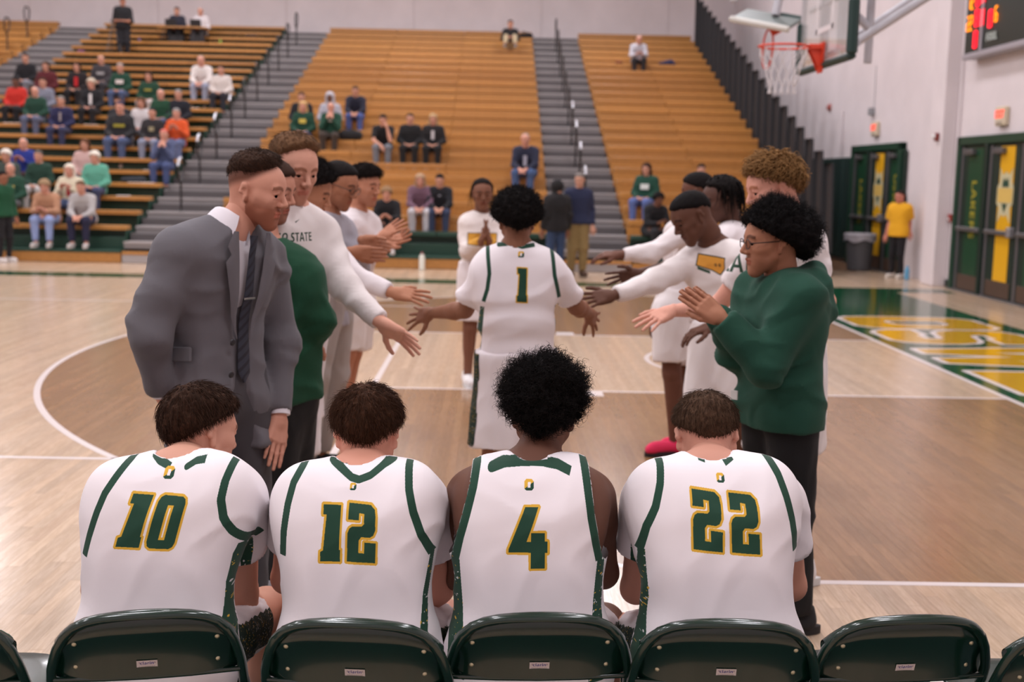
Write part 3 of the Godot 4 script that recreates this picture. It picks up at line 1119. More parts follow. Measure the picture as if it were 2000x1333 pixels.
func build_floor() -> void:
	var floor_ := Node3D.new()
	floor_.name = "floor"
	floor_.set_meta("kind", "structure")
	add_child(floor_)
	var sub := Geo.new()
	sub.box(Vector3(-9.0, -0.11, -8.0), Vector3(29.5, 0.2, 49.0))
	part("subfloor", sub.mesh(), mat(rgb(120, 88, 62), 0.8), floor_)
	var grain := noise_tex(0.012, [Color(0.86, 0.84, 0.82), Color(1, 1, 1), Color(0.93, 0.92, 0.9), Color(1, 1, 1)], 3)
	var wood := grained(Color.WHITE, 0.2, grain, Vector3(7.0, 1.0, 0.45))
	wood.metallic_specular = 0.5
	# stained ground inside the three-point line, with the lane left natural
	var a := asin(6.6 / 6.75)
	var brown := PackedVector2Array([Vector2(BASE_X, -6.6)])
	var pts := arc(0, 0, 6.75, PI + a, PI - a, 60)
	brown.append_array(pts)
	brown.append(Vector2(BASE_X, 6.6))
	brown.append(Vector2(BASE_X, 1.83))
	brown.append(Vector2(-4.19, 1.83))
	brown.append(Vector2(-4.19, -1.83))
	brown.append(Vector2(BASE_X, -1.83))
	var rng := RandomNumberGenerator.new()
	rng.seed = 41
	var far := Geo.new()
	var w := 0.057
	var single_count := 0
	var x := -21.0
	while x < WALL_X - 0.03:
		var z := -12.2 - rng.randf() * 1.4
		while z < 13.0:
			var l := rng.randf_range(0.7, 1.9)
			var near: bool = z > 4.6 and z < 8.6 and x > -4.9 and x < 0.75 and not (x > -3.45 and x < -1.3)
			var tone := rng.randf_range(0.86, 1.06)
			var warm := rng.randf_range(-0.02, 0.02)
			var r := rect(x + 0.0005, z + 0.0008, x + w - 0.0005, z + l - 0.0008)
			var g := far
			if near and single_count < 290:
				g = Geo.new()
			for stained in 2:
				var pieces: Array
				if x + w < -6.75 or x > BASE_X or z > 6.6 or z + l < -6.6:
					pieces = [] if stained else [r]
				else:
					pieces = Geometry2D.intersect_polygons(r, brown) if stained else Geometry2D.clip_polygons(r, brown)
				var base := Color(0.33, 0.188, 0.094) if stained else Color(0.62, 0.462, 0.332)
				g.col = Color(base.r * tone * (1.0 + warm), base.g * tone, base.b * tone * (1.0 - warm))
				for p in pieces:
					if p.size() >= 3 and not (g == far and x < -13.0 and z > 3.0):
						ground(g, p, 0.0)
			if g != far and g.v.size():
				single_count += 1
				part("plank", g.mesh(), wood, floor_)
			z += l
		x += w
	var rest := part("far_planks", far.mesh(), wood, floor_)
	rest.set_meta("kind", "stuff")
	# painted lines and ground
	var white := mat(rgb(226, 216, 214), 0.2)
	var green := mat(rgb(8, 74, 44), 0.12)
	var y := 0.0008
	var lines := {
		"sideline": [[rect(-21, 7.62, 5.2, 7.67), white]],
		"baseline": [[rect(BASE_X, -8.0, BASE_X + 0.06, 7.62), white]],
		"lane_line": [[rect(-4.19, 1.78, BASE_X, 1.83), white], [rect(-4.19, -1.83, BASE_X, -1.78), white]],
		"free_throw_line": [[rect(-4.24, -1.83, -4.19, 1.83), white]],
		"corner_line": [[rect(-1.42, 6.55, BASE_X, 6.6), white], [rect(-1.42, -6.6, BASE_X, -6.55), white]],
		"volleyball_line": [[rect(-3.745, -1.78, -3.695, 1.78), white], [rect(-3.745, 1.83, -3.695, 4.5), white], [rect(-12.7, 4.45, -3.745, 4.5), white], [rect(-12.7, -4.5, -3.745, -4.45), white]],
		"far_border": [[rect(-21, -8.74, 4.9, -8.0), green]],
		"lane_block": [[rect(-2.0, 1.83, -1.8, 2.03), white], [rect(-2.0, -2.03, -1.8, -1.83), white], [rect(-0.5, 1.83, -0.42, 2.03), white]],
		"near_apron": [[rect(-21, 7.68, 5.2, 9.6), mat(rgb(34, 52, 56), 0.7)]],
	}
	for called in lines:
		for it in lines[called]:
			var g := Geo.new()
			ground(g, it[0], y)
			part(called, g.mesh(), it[1], floor_)
	for ring in [["three_point_line", 6.70, 6.75, PI - a, PI + a, 90], ["restricted_arc", 1.17, 1.22, PI * 0.5, PI * 1.5, 32]]:
		var g := Geo.new()
		var o := arc(0, 0, ring[2], ring[3], ring[4], ring[5])
		var inn := arc(0, 0, ring[1], ring[3], ring[4], ring[5])
		for q in o.size() - 1:
			ground(g, PackedVector2Array([o[q], o[q + 1], inn[q + 1], inn[q]]), y)
		part(ring[0], g.mesh(), white, floor_)
	var apron := Geo.new()
	ground(apron, PackedVector2Array([Vector2(1.66, -8.0), Vector2(3.9, -8.0), Vector2(3.85, 7.6), Vector2(1.66, 7.6)]), 0.0004)
	part("green_apron", apron.mesh(), green, floor_)
	# block letters along the end of the court, read from the court towards the wall
	var yellow := mat(rgb(206, 158, 24), 0.12)
	var word := "OSWEGO"
	var starts := [-4.3, -2.92, -1.5, 0.33, 1.75, 3.2]
	var wide := [1.28, 1.28, 1.65, 1.25, 1.28, 1.28]
	for q in word.length():
		for layer in 2:
			var g := Geo.new()
			for poly in letter(word[q]):
				var big: Array = Geometry2D.offset_polygon(map_letter(poly, starts[q], wide[q]), 0.07) if layer == 0 else [map_letter(poly, starts[q], wide[q])]
				for b in big:
					if b.size() > 2 and not Geometry2D.is_polygon_clockwise(b):
						ground(g, b, 0.001 + layer * 0.0004)
					elif b.size() > 2:
						b.reverse()
						ground(g, b, 0.001 + layer * 0.0004)
			if g.v.size():
				part("letter_" + word[q].to_lower() if layer else "letter_outline", g.mesh(), yellow if layer else white, floor_)

func map_letter(poly: PackedVector2Array, z0: float, wz: float) -> PackedVector2Array:
	var o := PackedVector2Array()
	for p in poly:
		o.append(Vector2(1.87 + (1.0 - p.y) * 1.72, z0 + p.x * wz))
	return o

# block letters in a unit square, y down, as strokes without holes
func letter(ch: String) -> Array:
	var P := func(a: Array) -> PackedVector2Array:
		var o := PackedVector2Array()
		for q in range(0, a.size(), 2):
			o.append(Vector2(a[q], a[q + 1]))
		return o
	match ch:
		"O":
			return [P.call([0.5, 0, 0.18, 0, 0.05, 0.08, 0, 0.22, 0, 0.78, 0.05, 0.92, 0.18, 1, 0.5, 1, 0.5, 0.74, 0.34, 0.7, 0.34, 0.3, 0.5, 0.26]), P.call([0.5, 0, 0.82, 0, 0.95, 0.08, 1, 0.22, 1, 0.78, 0.95, 0.92, 0.82, 1, 0.5, 1, 0.5, 0.74, 0.66, 0.7, 0.66, 0.3, 0.5, 0.26])]
		"S":
			return [P.call([0.96, 0.3, 0.96, 0.16, 0.88, 0.05, 0.74, 0, 0.24, 0, 0.08, 0.06, 0, 0.2, 0, 0.36, 0.08, 0.5, 0.22, 0.57, 0.62, 0.62, 0.66, 0.68, 0.64, 0.75, 0.4, 0.75, 0.36, 0.7, 0.02, 0.7, 0.04, 0.86, 0.12, 0.95, 0.26, 1, 0.78, 1, 0.92, 0.94, 1, 0.8, 1, 0.62, 0.92, 0.49, 0.78, 0.43, 0.38, 0.37, 0.34, 0.31, 0.36, 0.25, 0.6, 0.25, 0.64, 0.3])]
		"W":
			return [P.call([0, 0, 0.24, 0, 0.33, 0.55, 0.42, 0.1, 0.58, 0.1, 0.67, 0.55, 0.76, 0, 1, 0, 0.8, 1, 0.6, 1, 0.5, 0.5, 0.4, 1, 0.2, 1])]
		"E":
			return [P.call([0, 0, 1, 0, 1, 0.25, 0.34, 0.25, 0.34, 0.38, 0.9, 0.38, 0.9, 0.62, 0.34, 0.62, 0.34, 0.75, 1, 0.75, 1, 1, 0, 1])]
		"G":
			return [P.call([1, 0.32, 1, 0.2, 0.92, 0.05, 0.78, 0, 0.2, 0, 0.06, 0.06, 0, 0.2, 0, 0.8, 0.06, 0.94, 0.2, 1, 1, 1, 1, 0.45, 0.56, 0.45, 0.56, 0.65, 0.68, 0.65, 0.68, 0.75, 0.34, 0.75, 0.34, 0.26, 0.68, 0.26, 0.68, 0.32])]
	return []

# ---------------------------------------------------------------- bleachers: row k has its seat at SEAT_Y + k * RISE
const ROWS := 23
const RISE := 0.2615
const RUN := 0.795
const SEAT_Y := 0.68
const SEAT_Z := -11.55

func build_bleachers() -> void:
	var grain := noise_tex(0.02, [Color(0.72, 0.7, 0.66), Color(1, 1, 1), Color(0.86, 0.85, 0.83), Color(1, 1, 1)], 9)
	var wood := grained(Color.WHITE, 0.38, grain, Vector3(0.5, 7.0, 7.0))
	var green := mat(rgb(20, 58, 44), 0.45)
	var grey := mat(rgb(134, 128, 128), 0.75)
	var dark := mat(rgb(84, 79, 80), 0.8)
	var pale := mat(rgb(160, 154, 153), 0.6)
	var rng := RandomNumberGenerator.new()
	rng.seed = 5
	var sections := [
		["honey wood bench rows with dark green fronts, left of the left grey stairs", -15.6, -9.72, true],
		["all-wood bench rows between the two grey stairways", -8.25, -1.64, false],
		["all-wood bench rows right of the middle stairs, beside the dark end panels", -0.12, 3.6, false],
		["corner of wood bench rows at the upper left edge", -21.5, -17.1, false],
	]
	for sec in sections:
		var x0: float = sec[1]; var x1: float = sec[2]
		var o := thing("bleacher_section", sec[0], "bleachers", Vector3((x0 + x1) * 0.5, 0, SEAT_Z))
		var hw := (x1 - x0) * 0.5
		var open_: bool = sec[3]
		# low front: a wooden kick board and a green step
		part("kick_board", wood_box(Vector3(hw * 2.0, 0.19, 0.05), rng, 0.0), wood, o, Vector3(0, 0.1, 0.55))
		part("front_step", box_mesh(Vector3(hw * 2.0, 0.05, 0.5), 0.006), green, o, Vector3(0, 0.215, 0.34))
		part("front_panel", box_mesh(Vector3(hw * 2.0, 0.22, 0.04), 0.006), green, o, Vector3(0, 0.35, 0.12))
		for k in ROWS:
			var y := SEAT_Y + k * RISE
			var z := -k * RUN
			var n := 3 if hw > 2.5 else 2
			var green_row: bool = open_ or k == 0
			for q in n:
				var pw := hw * 2.0 / n
				var px := -hw + pw * (q + 0.5)
				part("seat_plank", wood_box(Vector3(pw - 0.012, 0.085 if green_row else 0.11, 0.27), rng, 0.03), green if k == 0 and not open_ else wood, o, Vector3(px, y - 0.0425, z))
				if not green_row:
					part("riser_board", wood_box(Vector3(pw - 0.006, 0.29, 0.03), rng, -0.03), wood, o, Vector3(px, y - 0.255, z + 0.105))
				part("deck_board", wood_box(Vector3(pw - 0.006, 0.03, RUN - 0.13), rng, -0.08), wood, o, Vector3(px, y - 0.165, z - 0.135 - (RUN - 0.13) * 0.5 + 0.02))
			if green_row:
				part("riser_panel", box_mesh(Vector3(hw * 2.0, 0.31, 0.02), 0.003), green, o, Vector3(0, y - 0.24, z - 0.1))
		if x1 == 3.6:
			# dark end panels, one at each row
			var eg := Geo.new()
			eg.slab(PackedVector2Array([Vector2(0.3, -0.25), Vector2(-0.28, -0.25), Vector2(-0.1, 1.45), Vector2(0.4, 1.45)]), Vector3(0.03, 0, 0), Vector3(0, 0, -1), Vector3(0, 1, 0), 0.06)
			var em := eg.mesh()
			for k in 22:
				part("end_panel", em, mat(rgb(36, 35, 38), 0.6), o, Vector3(hw + 0.08, SEAT_Y + k * RISE, -k * RUN))
		if open_:
			for k in ROWS:
				part("end_gusset", box_mesh(Vector3(0.03, 0.26, RUN), 0.004), green, o, Vector3(hw - 0.02, SEAT_Y + k * RISE - 0.21, -k * RUN - 0.25))
	for st in [["wide grey stairs climbing between the left and middle benches", -9.7, -8.27], ["grey stairs climbing through the middle of the wooden benches", -1.62, -0.14], ["grey stairs at the upper left corner of the stands", -17.08, -15.62]]:
		var x0: float = st[1]; var x1: float = st[2]
		var o := thing("aisle_stairs", st[0], "stairs", Vector3((x0 + x1) * 0.5, 0, SEAT_Z))
		var w: float = x1 - x0
		part("kick_board", wood_box(Vector3(w, 0.06, 0.04), rng, 0.05), wood, o, Vector3(0, 0.19, 0.55))
		part("toe_panel", box_mesh(Vector3(w, 0.15, 0.04), 0.004), pale, o, Vector3(0, 0.08, 0.54))
		for k in ROWS:
			var y := SEAT_Y - 0.15 + k * RISE
			var z := -k * RUN
			part("step", box_mesh(Vector3(w, 0.13, 0.44), 0.006), grey, o, Vector3(0, y - 0.2, z + 0.21))
			part("step", box_mesh(Vector3(w, 0.14, 0.44), 0.006), dark, o, Vector3(0, y - 0.07, z - 0.2))
			part("nosing", box_mesh(Vector3(w, 0.045, 0.03), 0.003), pale, o, Vector3(0, y - 0.152, z + 0.43))
	# looped rails
	var black := mat(rgb(34, 32, 34), 0.4)
	var clear := mat(rgb(206, 208, 216), 0.2, 0.3)
	for row in RAILS:
		var n: int = row[2]
		for q in n:
			var k: float = row[3] + q * row[4]
			var y := SEAT_Y - 0.15 + k * RISE
			var o := thing("handrail", row[1] % COUNTED[q], "handrail", Vector3(row[0], y, SEAT_Z - k * RUN - 0.2), row[5])
			rail(o, black, clear, row[6] and k < 9.0)

const COUNTED := ["lowest of them", "second from the bottom", "third from the bottom", "fourth from the bottom", "fifth from the bottom", "sixth from the bottom", "seventh from the bottom", "eighth from the bottom", "ninth from the bottom", "topmost of them"]

func rail(o: Node3D, black: Material, clear: Material, shiny: bool) -> void:
	if not box_cache.has("railpost"):
		var p := Geo.new()
		p.tube([Vector3(0, 0.02, 0), Vector3(0, 0.62, 0)], 0.024, 8)
		box_cache["railpost"] = p.mesh()
		var f := Geo.new()
		f.lathe([Vector2(0.055, 0.0), Vector2(0.055, 0.02), Vector2(0.034, 0.05)], Vector3.ZERO, 12)
		box_cache["railfoot"] = f.mesh()
		var l := Geo.new()
		l.tube([Vector3(0, 0.6, 0.02), Vector3(0, 0.7, 0.17), Vector3(0, 0.92, 0.2), Vector3(0, 1.06, 0.1), Vector3(0, 1.08, -0.12), Vector3(0, 0.98, -0.24), Vector3(0, 0.74, -0.18)], 0.022, 8, true)
		box_cache["railloop"] = l.mesh()
		var s := Geo.new()
		s.tube([Vector3(0, 0.93, 0.205), Vector3(0, 1.06, 0.11), Vector3(0, 1.09, 0.0)], 0.027, 8)
		box_cache["railsleeve"] = s.mesh()
	part("post", box_cache["railpost"], black, o)
	part("foot_flange", box_cache["railfoot"], black, o)
	part("loop", box_cache["railloop"], black, o)
	if shiny:
		part("glint_sleeve", box_cache["railsleeve"], clear, o)  # pale sleeve on the middle rails; on the left rails a painted glint

func wood_box(s: Vector3, rng: RandomNumberGenerator, off: float) -> ArrayMesh:
	var v := rng.randi() % 5
	var key := "w%.3f %.3f %.3f %d %.2f" % [s.x, s.y, s.z, v, off]
	if not box_cache.has(key):
		var g := Geo.new()
		var t := 1.0 + off + (v - 2) * 0.05
		g.col = Color(0.52 * t, 0.24 * t, 0.062 * t)
		g.box(Vector3.ZERO, s, Basis(), 0.006)
		box_cache[key] = g.mesh()
	return box_cache[key]

# ---------------------------------------------------------------- the hall
func build_hall() -> void:
	var pale := grained(rgb(222, 212, 214), 0.7, noise_tex(0.01, [Color(0.95, 0.95, 0.95), Color(1, 1, 1)], 21, 256), Vector3(0.3, 0.3, 0.3), false)
	var g := Geo.new()
	g.box(Vector3(WALL_X + 0.15, 5.4, -8.0), Vector3(0.3, 10.8, 50.0))
	struct("wall_right", g.mesh(), pale)
	g = Geo.new()
	g.box(Vector3(-9.0, 5.4, -30.4), Vector3(29.0, 10.8, 0.3))
	var back := struct("wall_far", g.mesh(), pale)
	for x in [-18.5, -14.2, -9.9, -5.6, -1.3, 3.0]:
		var s := Geo.new()
		s.box(Vector3(x, 8.3, -30.24), Vector3(0.02, 4.6, 0.02))
		part("wall_seam", s.mesh(), mat(rgb(200, 190, 190), 0.8), back)
	g = Geo.new()
	g.box(Vector3(-23.4, 5.4, -8.0), Vector3(0.3, 10.8, 50.0))
	struct("wall_left", g.mesh(), pale)
	g = Geo.new()
	g.box(Vector3(-9.0, 5.4, 16.6), Vector3(29.0, 10.8, 0.3))
	struct("wall_near", g.mesh(), pale)
	g = Geo.new()
	g.box(Vector3(-9.0, 10.95, -8.0), Vector3(29.6, 0.3, 50.0))
	struct("ceiling", g.mesh(), mat(rgb(205, 200, 196), 0.8))
	# pilaster, skirting and pipes on the right-hand wall
	g = Geo.new()
	g.box(Vector3(WALL_X - 0.12, 5.4, -9.75), Vector3(0.24, 10.8, 0.62), Basis(), 0.01)
	struct("trim_1", g.mesh(), pale)
	g = Geo.new()
	g.box(Vector3(WALL_X - 0.012, 0.06, -9.3), Vector3(0.024, 0.12, 0.42))
	struct("baseboard_right", g.mesh(), mat(rgb(20, 34, 30), 0.5))
	g = Geo.new()
	g.tube([Vector3(WALL_X - 0.03, 2.5, -9.25), Vector3(WALL_X - 0.03, 10.5, -9.25)], 0.018, 8)
	single("wall_conduit", "thin pale pipe running up the wall beside the red alarm", "pipe", g.mesh(), pale)
	g = Geo.new()
	g.tube([Vector3(WALL_X - 0.03, 2.45, -16.4), Vector3(WALL_X - 0.03, 3.4, -16.4)], 0.018, 8)
	single("wall_conduit", "short pale pipe on the wall above the dark green wall pad", "pipe", g.mesh(), pale)
	# wall pads beside the far doors
	for q in 7:
		var z := -15.65 - q * 0.61
		single("wall_pad", "dark green wall pad, %s the far double doors" % ["nearest to", "second from", "third from", "fourth from", "fifth from", "sixth from", "farthest from"][q], "wall pad", box_mesh(Vector3(0.09, 2.28, 0.6), 0.02), mat(rgb(6, 40, 36), 0.6), Vector3(WALL_X - 0.045, 1.2, z), Basis(), "dark green wall pads")
	build_doors()
	build_lamps()

func build_doors() -> void:
	var green := mat(rgb(14, 56, 38), 0.45)
	var deep := mat(rgb(10, 36, 26), 0.5)
	var yellow := mat(rgb(222, 166, 22), 0.4)
	var steel := mat(rgb(104, 102, 104), 0.4, 0.5)
	var kick := mat(rgb(92, 74, 64), 0.4, 0.4)
	var pale := mat(rgb(214, 206, 184), 0.5)
	var n := 0
	for z0 in [-15.25, -9.02]:
		n += 1
		var wid := 3.3 if n == 1 else 3.9
		var top := 2.58
		var o := Node3D.new()
		o.name = "door_%d" % n
		o.set_meta("kind", "structure")
		add_child(o)
		o.position = Vector3(WALL_X, 0, z0)
		# frame
		for q in [[0.07, top * 0.5, 0.14, top], [wid - 0.07, top * 0.5, 0.14, top], [wid * 0.5, top - 0.07, wid, 0.14]]:
			part("door_frame", box_mesh(Vector3(0.14, q[3], q[2]), 0.01), green, o, Vector3(-0.06, q[1], q[0]))
		var leaves := [0.14, 1.3, 2.4] if n == 1 else [0.14, 1.33, 2.52]
		var lw := 1.06 if n == 1 else 1.12
		for q in 3:
			var a: float = leaves[q]
			if q == 1:
				part("mullion", box_mesh(Vector3(0.15, top - 0.14, 0.1), 0.008), deep, o, Vector3(-0.06, (top - 0.14) * 0.5, a - 0.06))
			var leaf := part("door_leaf", box_mesh(Vector3(0.05, top - 0.16, lw), 0.006), deep, o, Vector3(-0.05, (top - 0.16) * 0.5 + 0.01, a + lw * 0.5))
			part("hinge_stile", box_mesh(Vector3(0.03, top - 0.18, 0.09), 0.004), steel, leaf, Vector3(-0.03, 0, -lw * 0.5 + 0.06))
			part("kick_plate", box_mesh(Vector3(0.012, 0.25, lw - 0.2), 0.003), kick, leaf, Vector3(-0.031, -1.06, 0.05))
			part("push_bar", box_mesh(Vector3(0.08, 0.07, lw - 0.16), 0.012), steel, leaf, Vector3(-0.07, -0.17, 0.03))
			part("door_closer", box_mesh(Vector3(0.09, 0.09, 0.34), 0.01), steel, leaf, Vector3(-0.07, 1.1, -0.1))
			if q == 1:
				part("yellow_panel", box_mesh(Vector3(0.006, 2.1, 0.52), 0.001), yellow, leaf, Vector3(-0.029, 0.12, 0.12))
				emblem(leaf, Vector3(-0.034, 0.42, 0.12), pale)
				part("latch_case", box_mesh(Vector3(0.1, 0.16, 0.12), 0.015), mat(rgb(170, 168, 172), 0.3, 0.6), leaf, Vector3(-0.08, -0.15, lw * 0.5 - 0.05))
			else:
				part("green_panel", box_mesh(Vector3(0.006, 2.1, 0.6), 0.001), mat(rgb(12, 62, 38), 0.4), leaf, Vector3(-0.028, 0.12, 0.06))
				wall_text(leaf, "LAKERS" if q == 0 else "OSWEGO", Vector3(-0.034, 0.16, 0.06), 0.2, mat(rgb(150, 140, 36), 0.5))
		part("door_sill", box_mesh(Vector3(0.18, 0.02, wid), 0.004), steel, o, Vector3(-0.07, 0.01, wid * 0.5))

# upright word, letters one above the other, turned to read down the door
func wall_text(parent: Node, word: String, at: Vector3, size: float, m: Material) -> void:
	var t := TextMesh.new()
	var f := SystemFont.new()
	f.font_names = PackedStringArray(["Droid Sans"])
	f.font_weight = 700
	t.font = f
	t.text = word
	t.font_size = 64
	t.pixel_size = size / 46.0
	t.depth = 0.002
	# letters run down the door and face the court
	part("lettering", t, m, parent, at, Basis(Vector3(0, -1, 0), Vector3(0, 0, -1) * -1.0, Vector3(-1, 0, 0)))

# a horned crest over a banner, cut from pale sheet with a dark green heart
func emblem(parent: Node, at: Vector3, pale: Material) -> void:
	var ex := Vector3(0, 0, 1)
	var ey := Vector3(0, 1, 0)
	var g := Geo.new()
	var horn := PackedVector2Array([Vector2(-0.24, 0.42), Vector2(-0.12, 0.3), Vector2(0, 0.36), Vector2(0.12, 0.3), Vector2(0.24, 0.42), Vector2(0.22, 0.2), Vector2(0.3, 0.12), Vector2(0.3, -0.14), Vector2(0.2, -0.2), Vector2(0.24, -0.44), Vector2(0.1, -0.3), Vector2(0, -0.34), Vector2(-0.1, -0.3), Vector2(-0.24, -0.44), Vector2(-0.2, -0.2), Vector2(-0.3, -0.14), Vector2(-0.3, 0.12), Vector2(-0.22, 0.2)])
	g.slab(horn, at, -ex, ey, 0.003)
	var e := part("emblem", g.mesh(), mat(rgb(196, 188, 150), 0.5), parent)
	g = Geo.new()
	g.slab(PackedVector2Array([Vector2(-0.26, 0.1), Vector2(0.26, 0.1), Vector2(0.26, -0.12), Vector2(-0.26, -0.12)]), at + Vector3(-0.003, 0, 0), -ex, ey, 0.002)
	part("banner", g.mesh(), mat(rgb(214, 180, 96), 0.5), e)
	g = Geo.new()
	g.slab(PackedVector2Array([Vector2(-0.12, 0.12), Vector2(0.12, 0.12), Vector2(0.1, 0.26), Vector2(0.04, 0.2), Vector2(0, 0.27), Vector2(-0.04, 0.2), Vector2(-0.1, 0.26)]), at + Vector3(-0.003, 0, 0), -ex, ey, 0.002)
	g.slab(PackedVector2Array([Vector2(-0.1, -0.14), Vector2(0.1, -0.14), Vector2(0, -0.28)]), at + Vector3(-0.003, 0, 0), -ex, ey, 0.002)
	part("crest_heart", g.mesh(), mat(rgb(24, 66, 50), 0.5), e)

func build_lamps() -> void:
	var glow := StandardMaterial3D.new()
	glow.albedo_color = Color(1, 1, 1)
	glow.emission_enabled = true
	glow.emission = LAMP_COLOR
	glow.emission_energy_multiplier = 3.0
	var shell := mat(rgb(220, 220, 220), 0.5)
	for iz in 6:
		for ix in 4:
			var at := Vector3(-18.0 + ix * 6.2, 10.2, -23.5 + iz * 7.0)
			var o := thing("ceiling_lamp", "long white high-bay lamp hung under the hall ceiling", "lamp", at, "high-bay lamps of the hall")
			part("housing", box_mesh(Vector3(1.3, 0.16, 2.5), 0.02), shell, o, Vector3(0, 0.1, 0))
			part("diffuser", box_mesh(Vector3(1.2, 0.02, 2.4), 0.004), glow, o, Vector3(0, 0.0, 0))
			part("hanger", box_mesh(Vector3(0.03, 0.6, 0.03), 0.002), shell, o, Vector3(0, 0.45, 0))
			var l := AreaLight3D.new()
			l.name = "lamp_light"
			o.add_child(l, true)
			l.position = Vector3(0, -0.03, 0)
			l.rotation_degrees = Vector3(-90, 0, 0)
			l.area_size = Vector2(1.2, 2.4)
			l.light_color = LAMP_COLOR
			l.light_energy = LAMP_ENERGY
			l.area_range = 60.0
			l.area_attenuation = 2.0
			l.shadow_enabled = true

# ---------------------------------------------------------------- things on walls, floor and benches
func glow_mat(c: Color, e: float) -> StandardMaterial3D:
	var m := StandardMaterial3D.new()
	m.albedo_color = c
	m.emission_enabled = true
	m.emission = c
	m.emission_energy_multiplier = e
	return m

func build_hoop() -> void:
	var o := thing("basketball_hoop", "orange basketball rim with white net on a glass backboard", "hoop", Vector3(0, 0, 0))
	var orange := mat(rgb(206, 62, 34), 0.45)
	var pad := mat(rgb(14, 46, 42), 0.6)
	var steel := mat(rgb(178, 176, 182), 0.5)
	var white := mat(rgb(214, 210, 212), 0.6)
	var y := 3.05
	var g := Geo.new()
	var ring := []
	for q in 32:
		var a := TAU * q / 32.0
		ring.append(Vector3(cos(a) * 0.235, y, sin(a) * 0.235))
	g.tube(ring, 0.011, 8, true)
	part("rim", g.mesh(), orange, o)
	g = Geo.new()
	g.slab(PackedVector2Array([Vector2(-0.12, 0.0), Vector2(0.12, 0.0), Vector2(0.07, -0.28), Vector2(-0.07, -0.28)]), Vector3(0.345, y + 0.04, 0), Vector3(0, 0, 1), Vector3(0, 1, 0), 0.02)
	g.box(Vector3(0.29, y, 0), Vector3(0.13, 0.05, 0.16), Basis(), 0.008)
	g.slab(PackedVector2Array([Vector2(0.22, 0.01), Vector2(0.35, 0.03), Vector2(0.35, -0.24)]), Vector3(0, y, 0.05), Vector3(1, 0, 0), Vector3(0, 1, 0), 0.01)
	g.slab(PackedVector2Array([Vector2(0.22, 0.01), Vector2(0.35, 0.03), Vector2(0.35, -0.24)]), Vector3(0, y, -0.05), Vector3(1, 0, 0), Vector3(0, 1, 0), 0.01)
	part("rim_bracket", g.mesh(), orange, o)
	# net: crossing cords that narrow downwards
	g = Geo.new()
	for s in [-1.0, 1.0]:
		for q in 12:
			var pts := []
			for t in 7:
				var f := t / 6.0
				var a = TAU * q / 12.0 + s * f * 0.9
				var r := lerpf(0.225, 0.13, smoothstep(0.0, 0.8, f)) + 0.01 * sin(f * PI * 4.0)
				pts.append(Vector3(cos(a) * r, y - 0.02 - f * 0.42, sin(a) * r))
			g.tube(pts, 0.0045, 5)
	var net := part("net", g.mesh(), white, o)
	net.set_meta("kind", "stuff")
	# glass board with its frame
	var pane := StandardMaterial3D.new()
	pane.albedo_color = Color(0.86, 0.9, 0.9, 0.16)
	pane.transparency = BaseMaterial3D.TRANSPARENCY_ALPHA
	pane.roughness = 0.03
	part("backboard_glass", box_mesh(Vector3(0.014, 1.07, 1.8), 0.002), pane, o, Vector3(0.385, 3.435, 0))
	for q in [[2.905, 0.04, 1.83, 0.0], [3.965, 0.04, 1.83, 0.0]]:
		part("board_frame", box_mesh(Vector3(0.05, q[1], q[2]), 0.006), steel, o, Vector3(0.4, q[0], 0))
	for s in [-1.0, 1.0]:
		part("board_frame", box_mesh(Vector3(0.05, 1.07, 0.04), 0.006), steel, o, Vector3(0.4, 3.435, s * 0.9))
		part("side_pad", box_mesh(Vector3(0.1, 0.5, 0.07), 0.03), pad, o, Vector3(0.39, 3.14, s * 0.915))
	part("bottom_pad", box_mesh(Vector3(0.09, 0.06, 1.86), 0.025), pad, o, Vector3(0.39, 2.885, 0))
	g = Geo.new()
	for q in [[3.22, 0.05, 0.61], [3.62, 0.05, 0.61]]:
		g.box(Vector3(0.376, q[0], 0), Vector3(0.002, 0.05, 0.61))
	for s in [-1.0, 1.0]:
		g.box(Vector3(0.376, 3.42, s * 0.28), Vector3(0.002, 0.45, 0.05))
	part("target_square", g.mesh(), white, o)
	g = Geo.new()
	for s in [-1.0, 1.0]:
		g.tube([Vector3(0.46, 2.96, s * 0.3), Vector3(0.46, 4.4, s * 0.3)], 0.045, 10)
	for yy in [3.0, 3.5, 4.0]:
		g.tube([Vector3(0.46, yy, -0.85), Vector3(0.46, yy, 0.85)], 0.03, 8)
	part("back_frame", g.mesh(), steel, o)
	for it in [[Vector3(0.5, 3.0, 0.3), Vector3(5.2, 6.2, 0.9)], [Vector3(0.5, 3.0, -0.3), Vector3(5.2, 6.2, -1.6)], [Vector3(0.5, 3.5, 0.3), Vector3(5.2, 6.6, 0.3)], [Vector3(0.78, 2.9, 0.1), Vector3(0.8, 9.9, 0.1)], [Vector3(0.48, 3.5, 0.1), Vector3(0.8, 3.2, 0.1)]]:
		g = Geo.new()
		g.tube([it[0], it[1]], 0.04, 8)
		part("brace", g.mesh(), steel, o)
	# a side basket folded up under the ceiling
	o = thing("folded_hoop", "side basket folded up towards the ceiling, orange rim hanging below", "hoop", FOLD_AT)
	var b := Basis(FOLD_A, FOLD_B, FOLD_A.cross(FOLD_B).normalized())
	part("board", box_mesh(Vector3(1, 1, 0.04), 0.01), mat(rgb(104, 112, 110), 0.4), o, Vector3.ZERO, b)  # the shade on the board's underside is put into this darker grey
	var bf := part("board_edge", box_mesh(Vector3(1.06, 0.07, 0.07), 0.02), mat(rgb(190, 188, 182), 0.5), o, b * Vector3(0, -0.5, 0), b.orthonormalized() * Basis.from_scale(Vector3(FOLD_A.length(), 1, 1)))
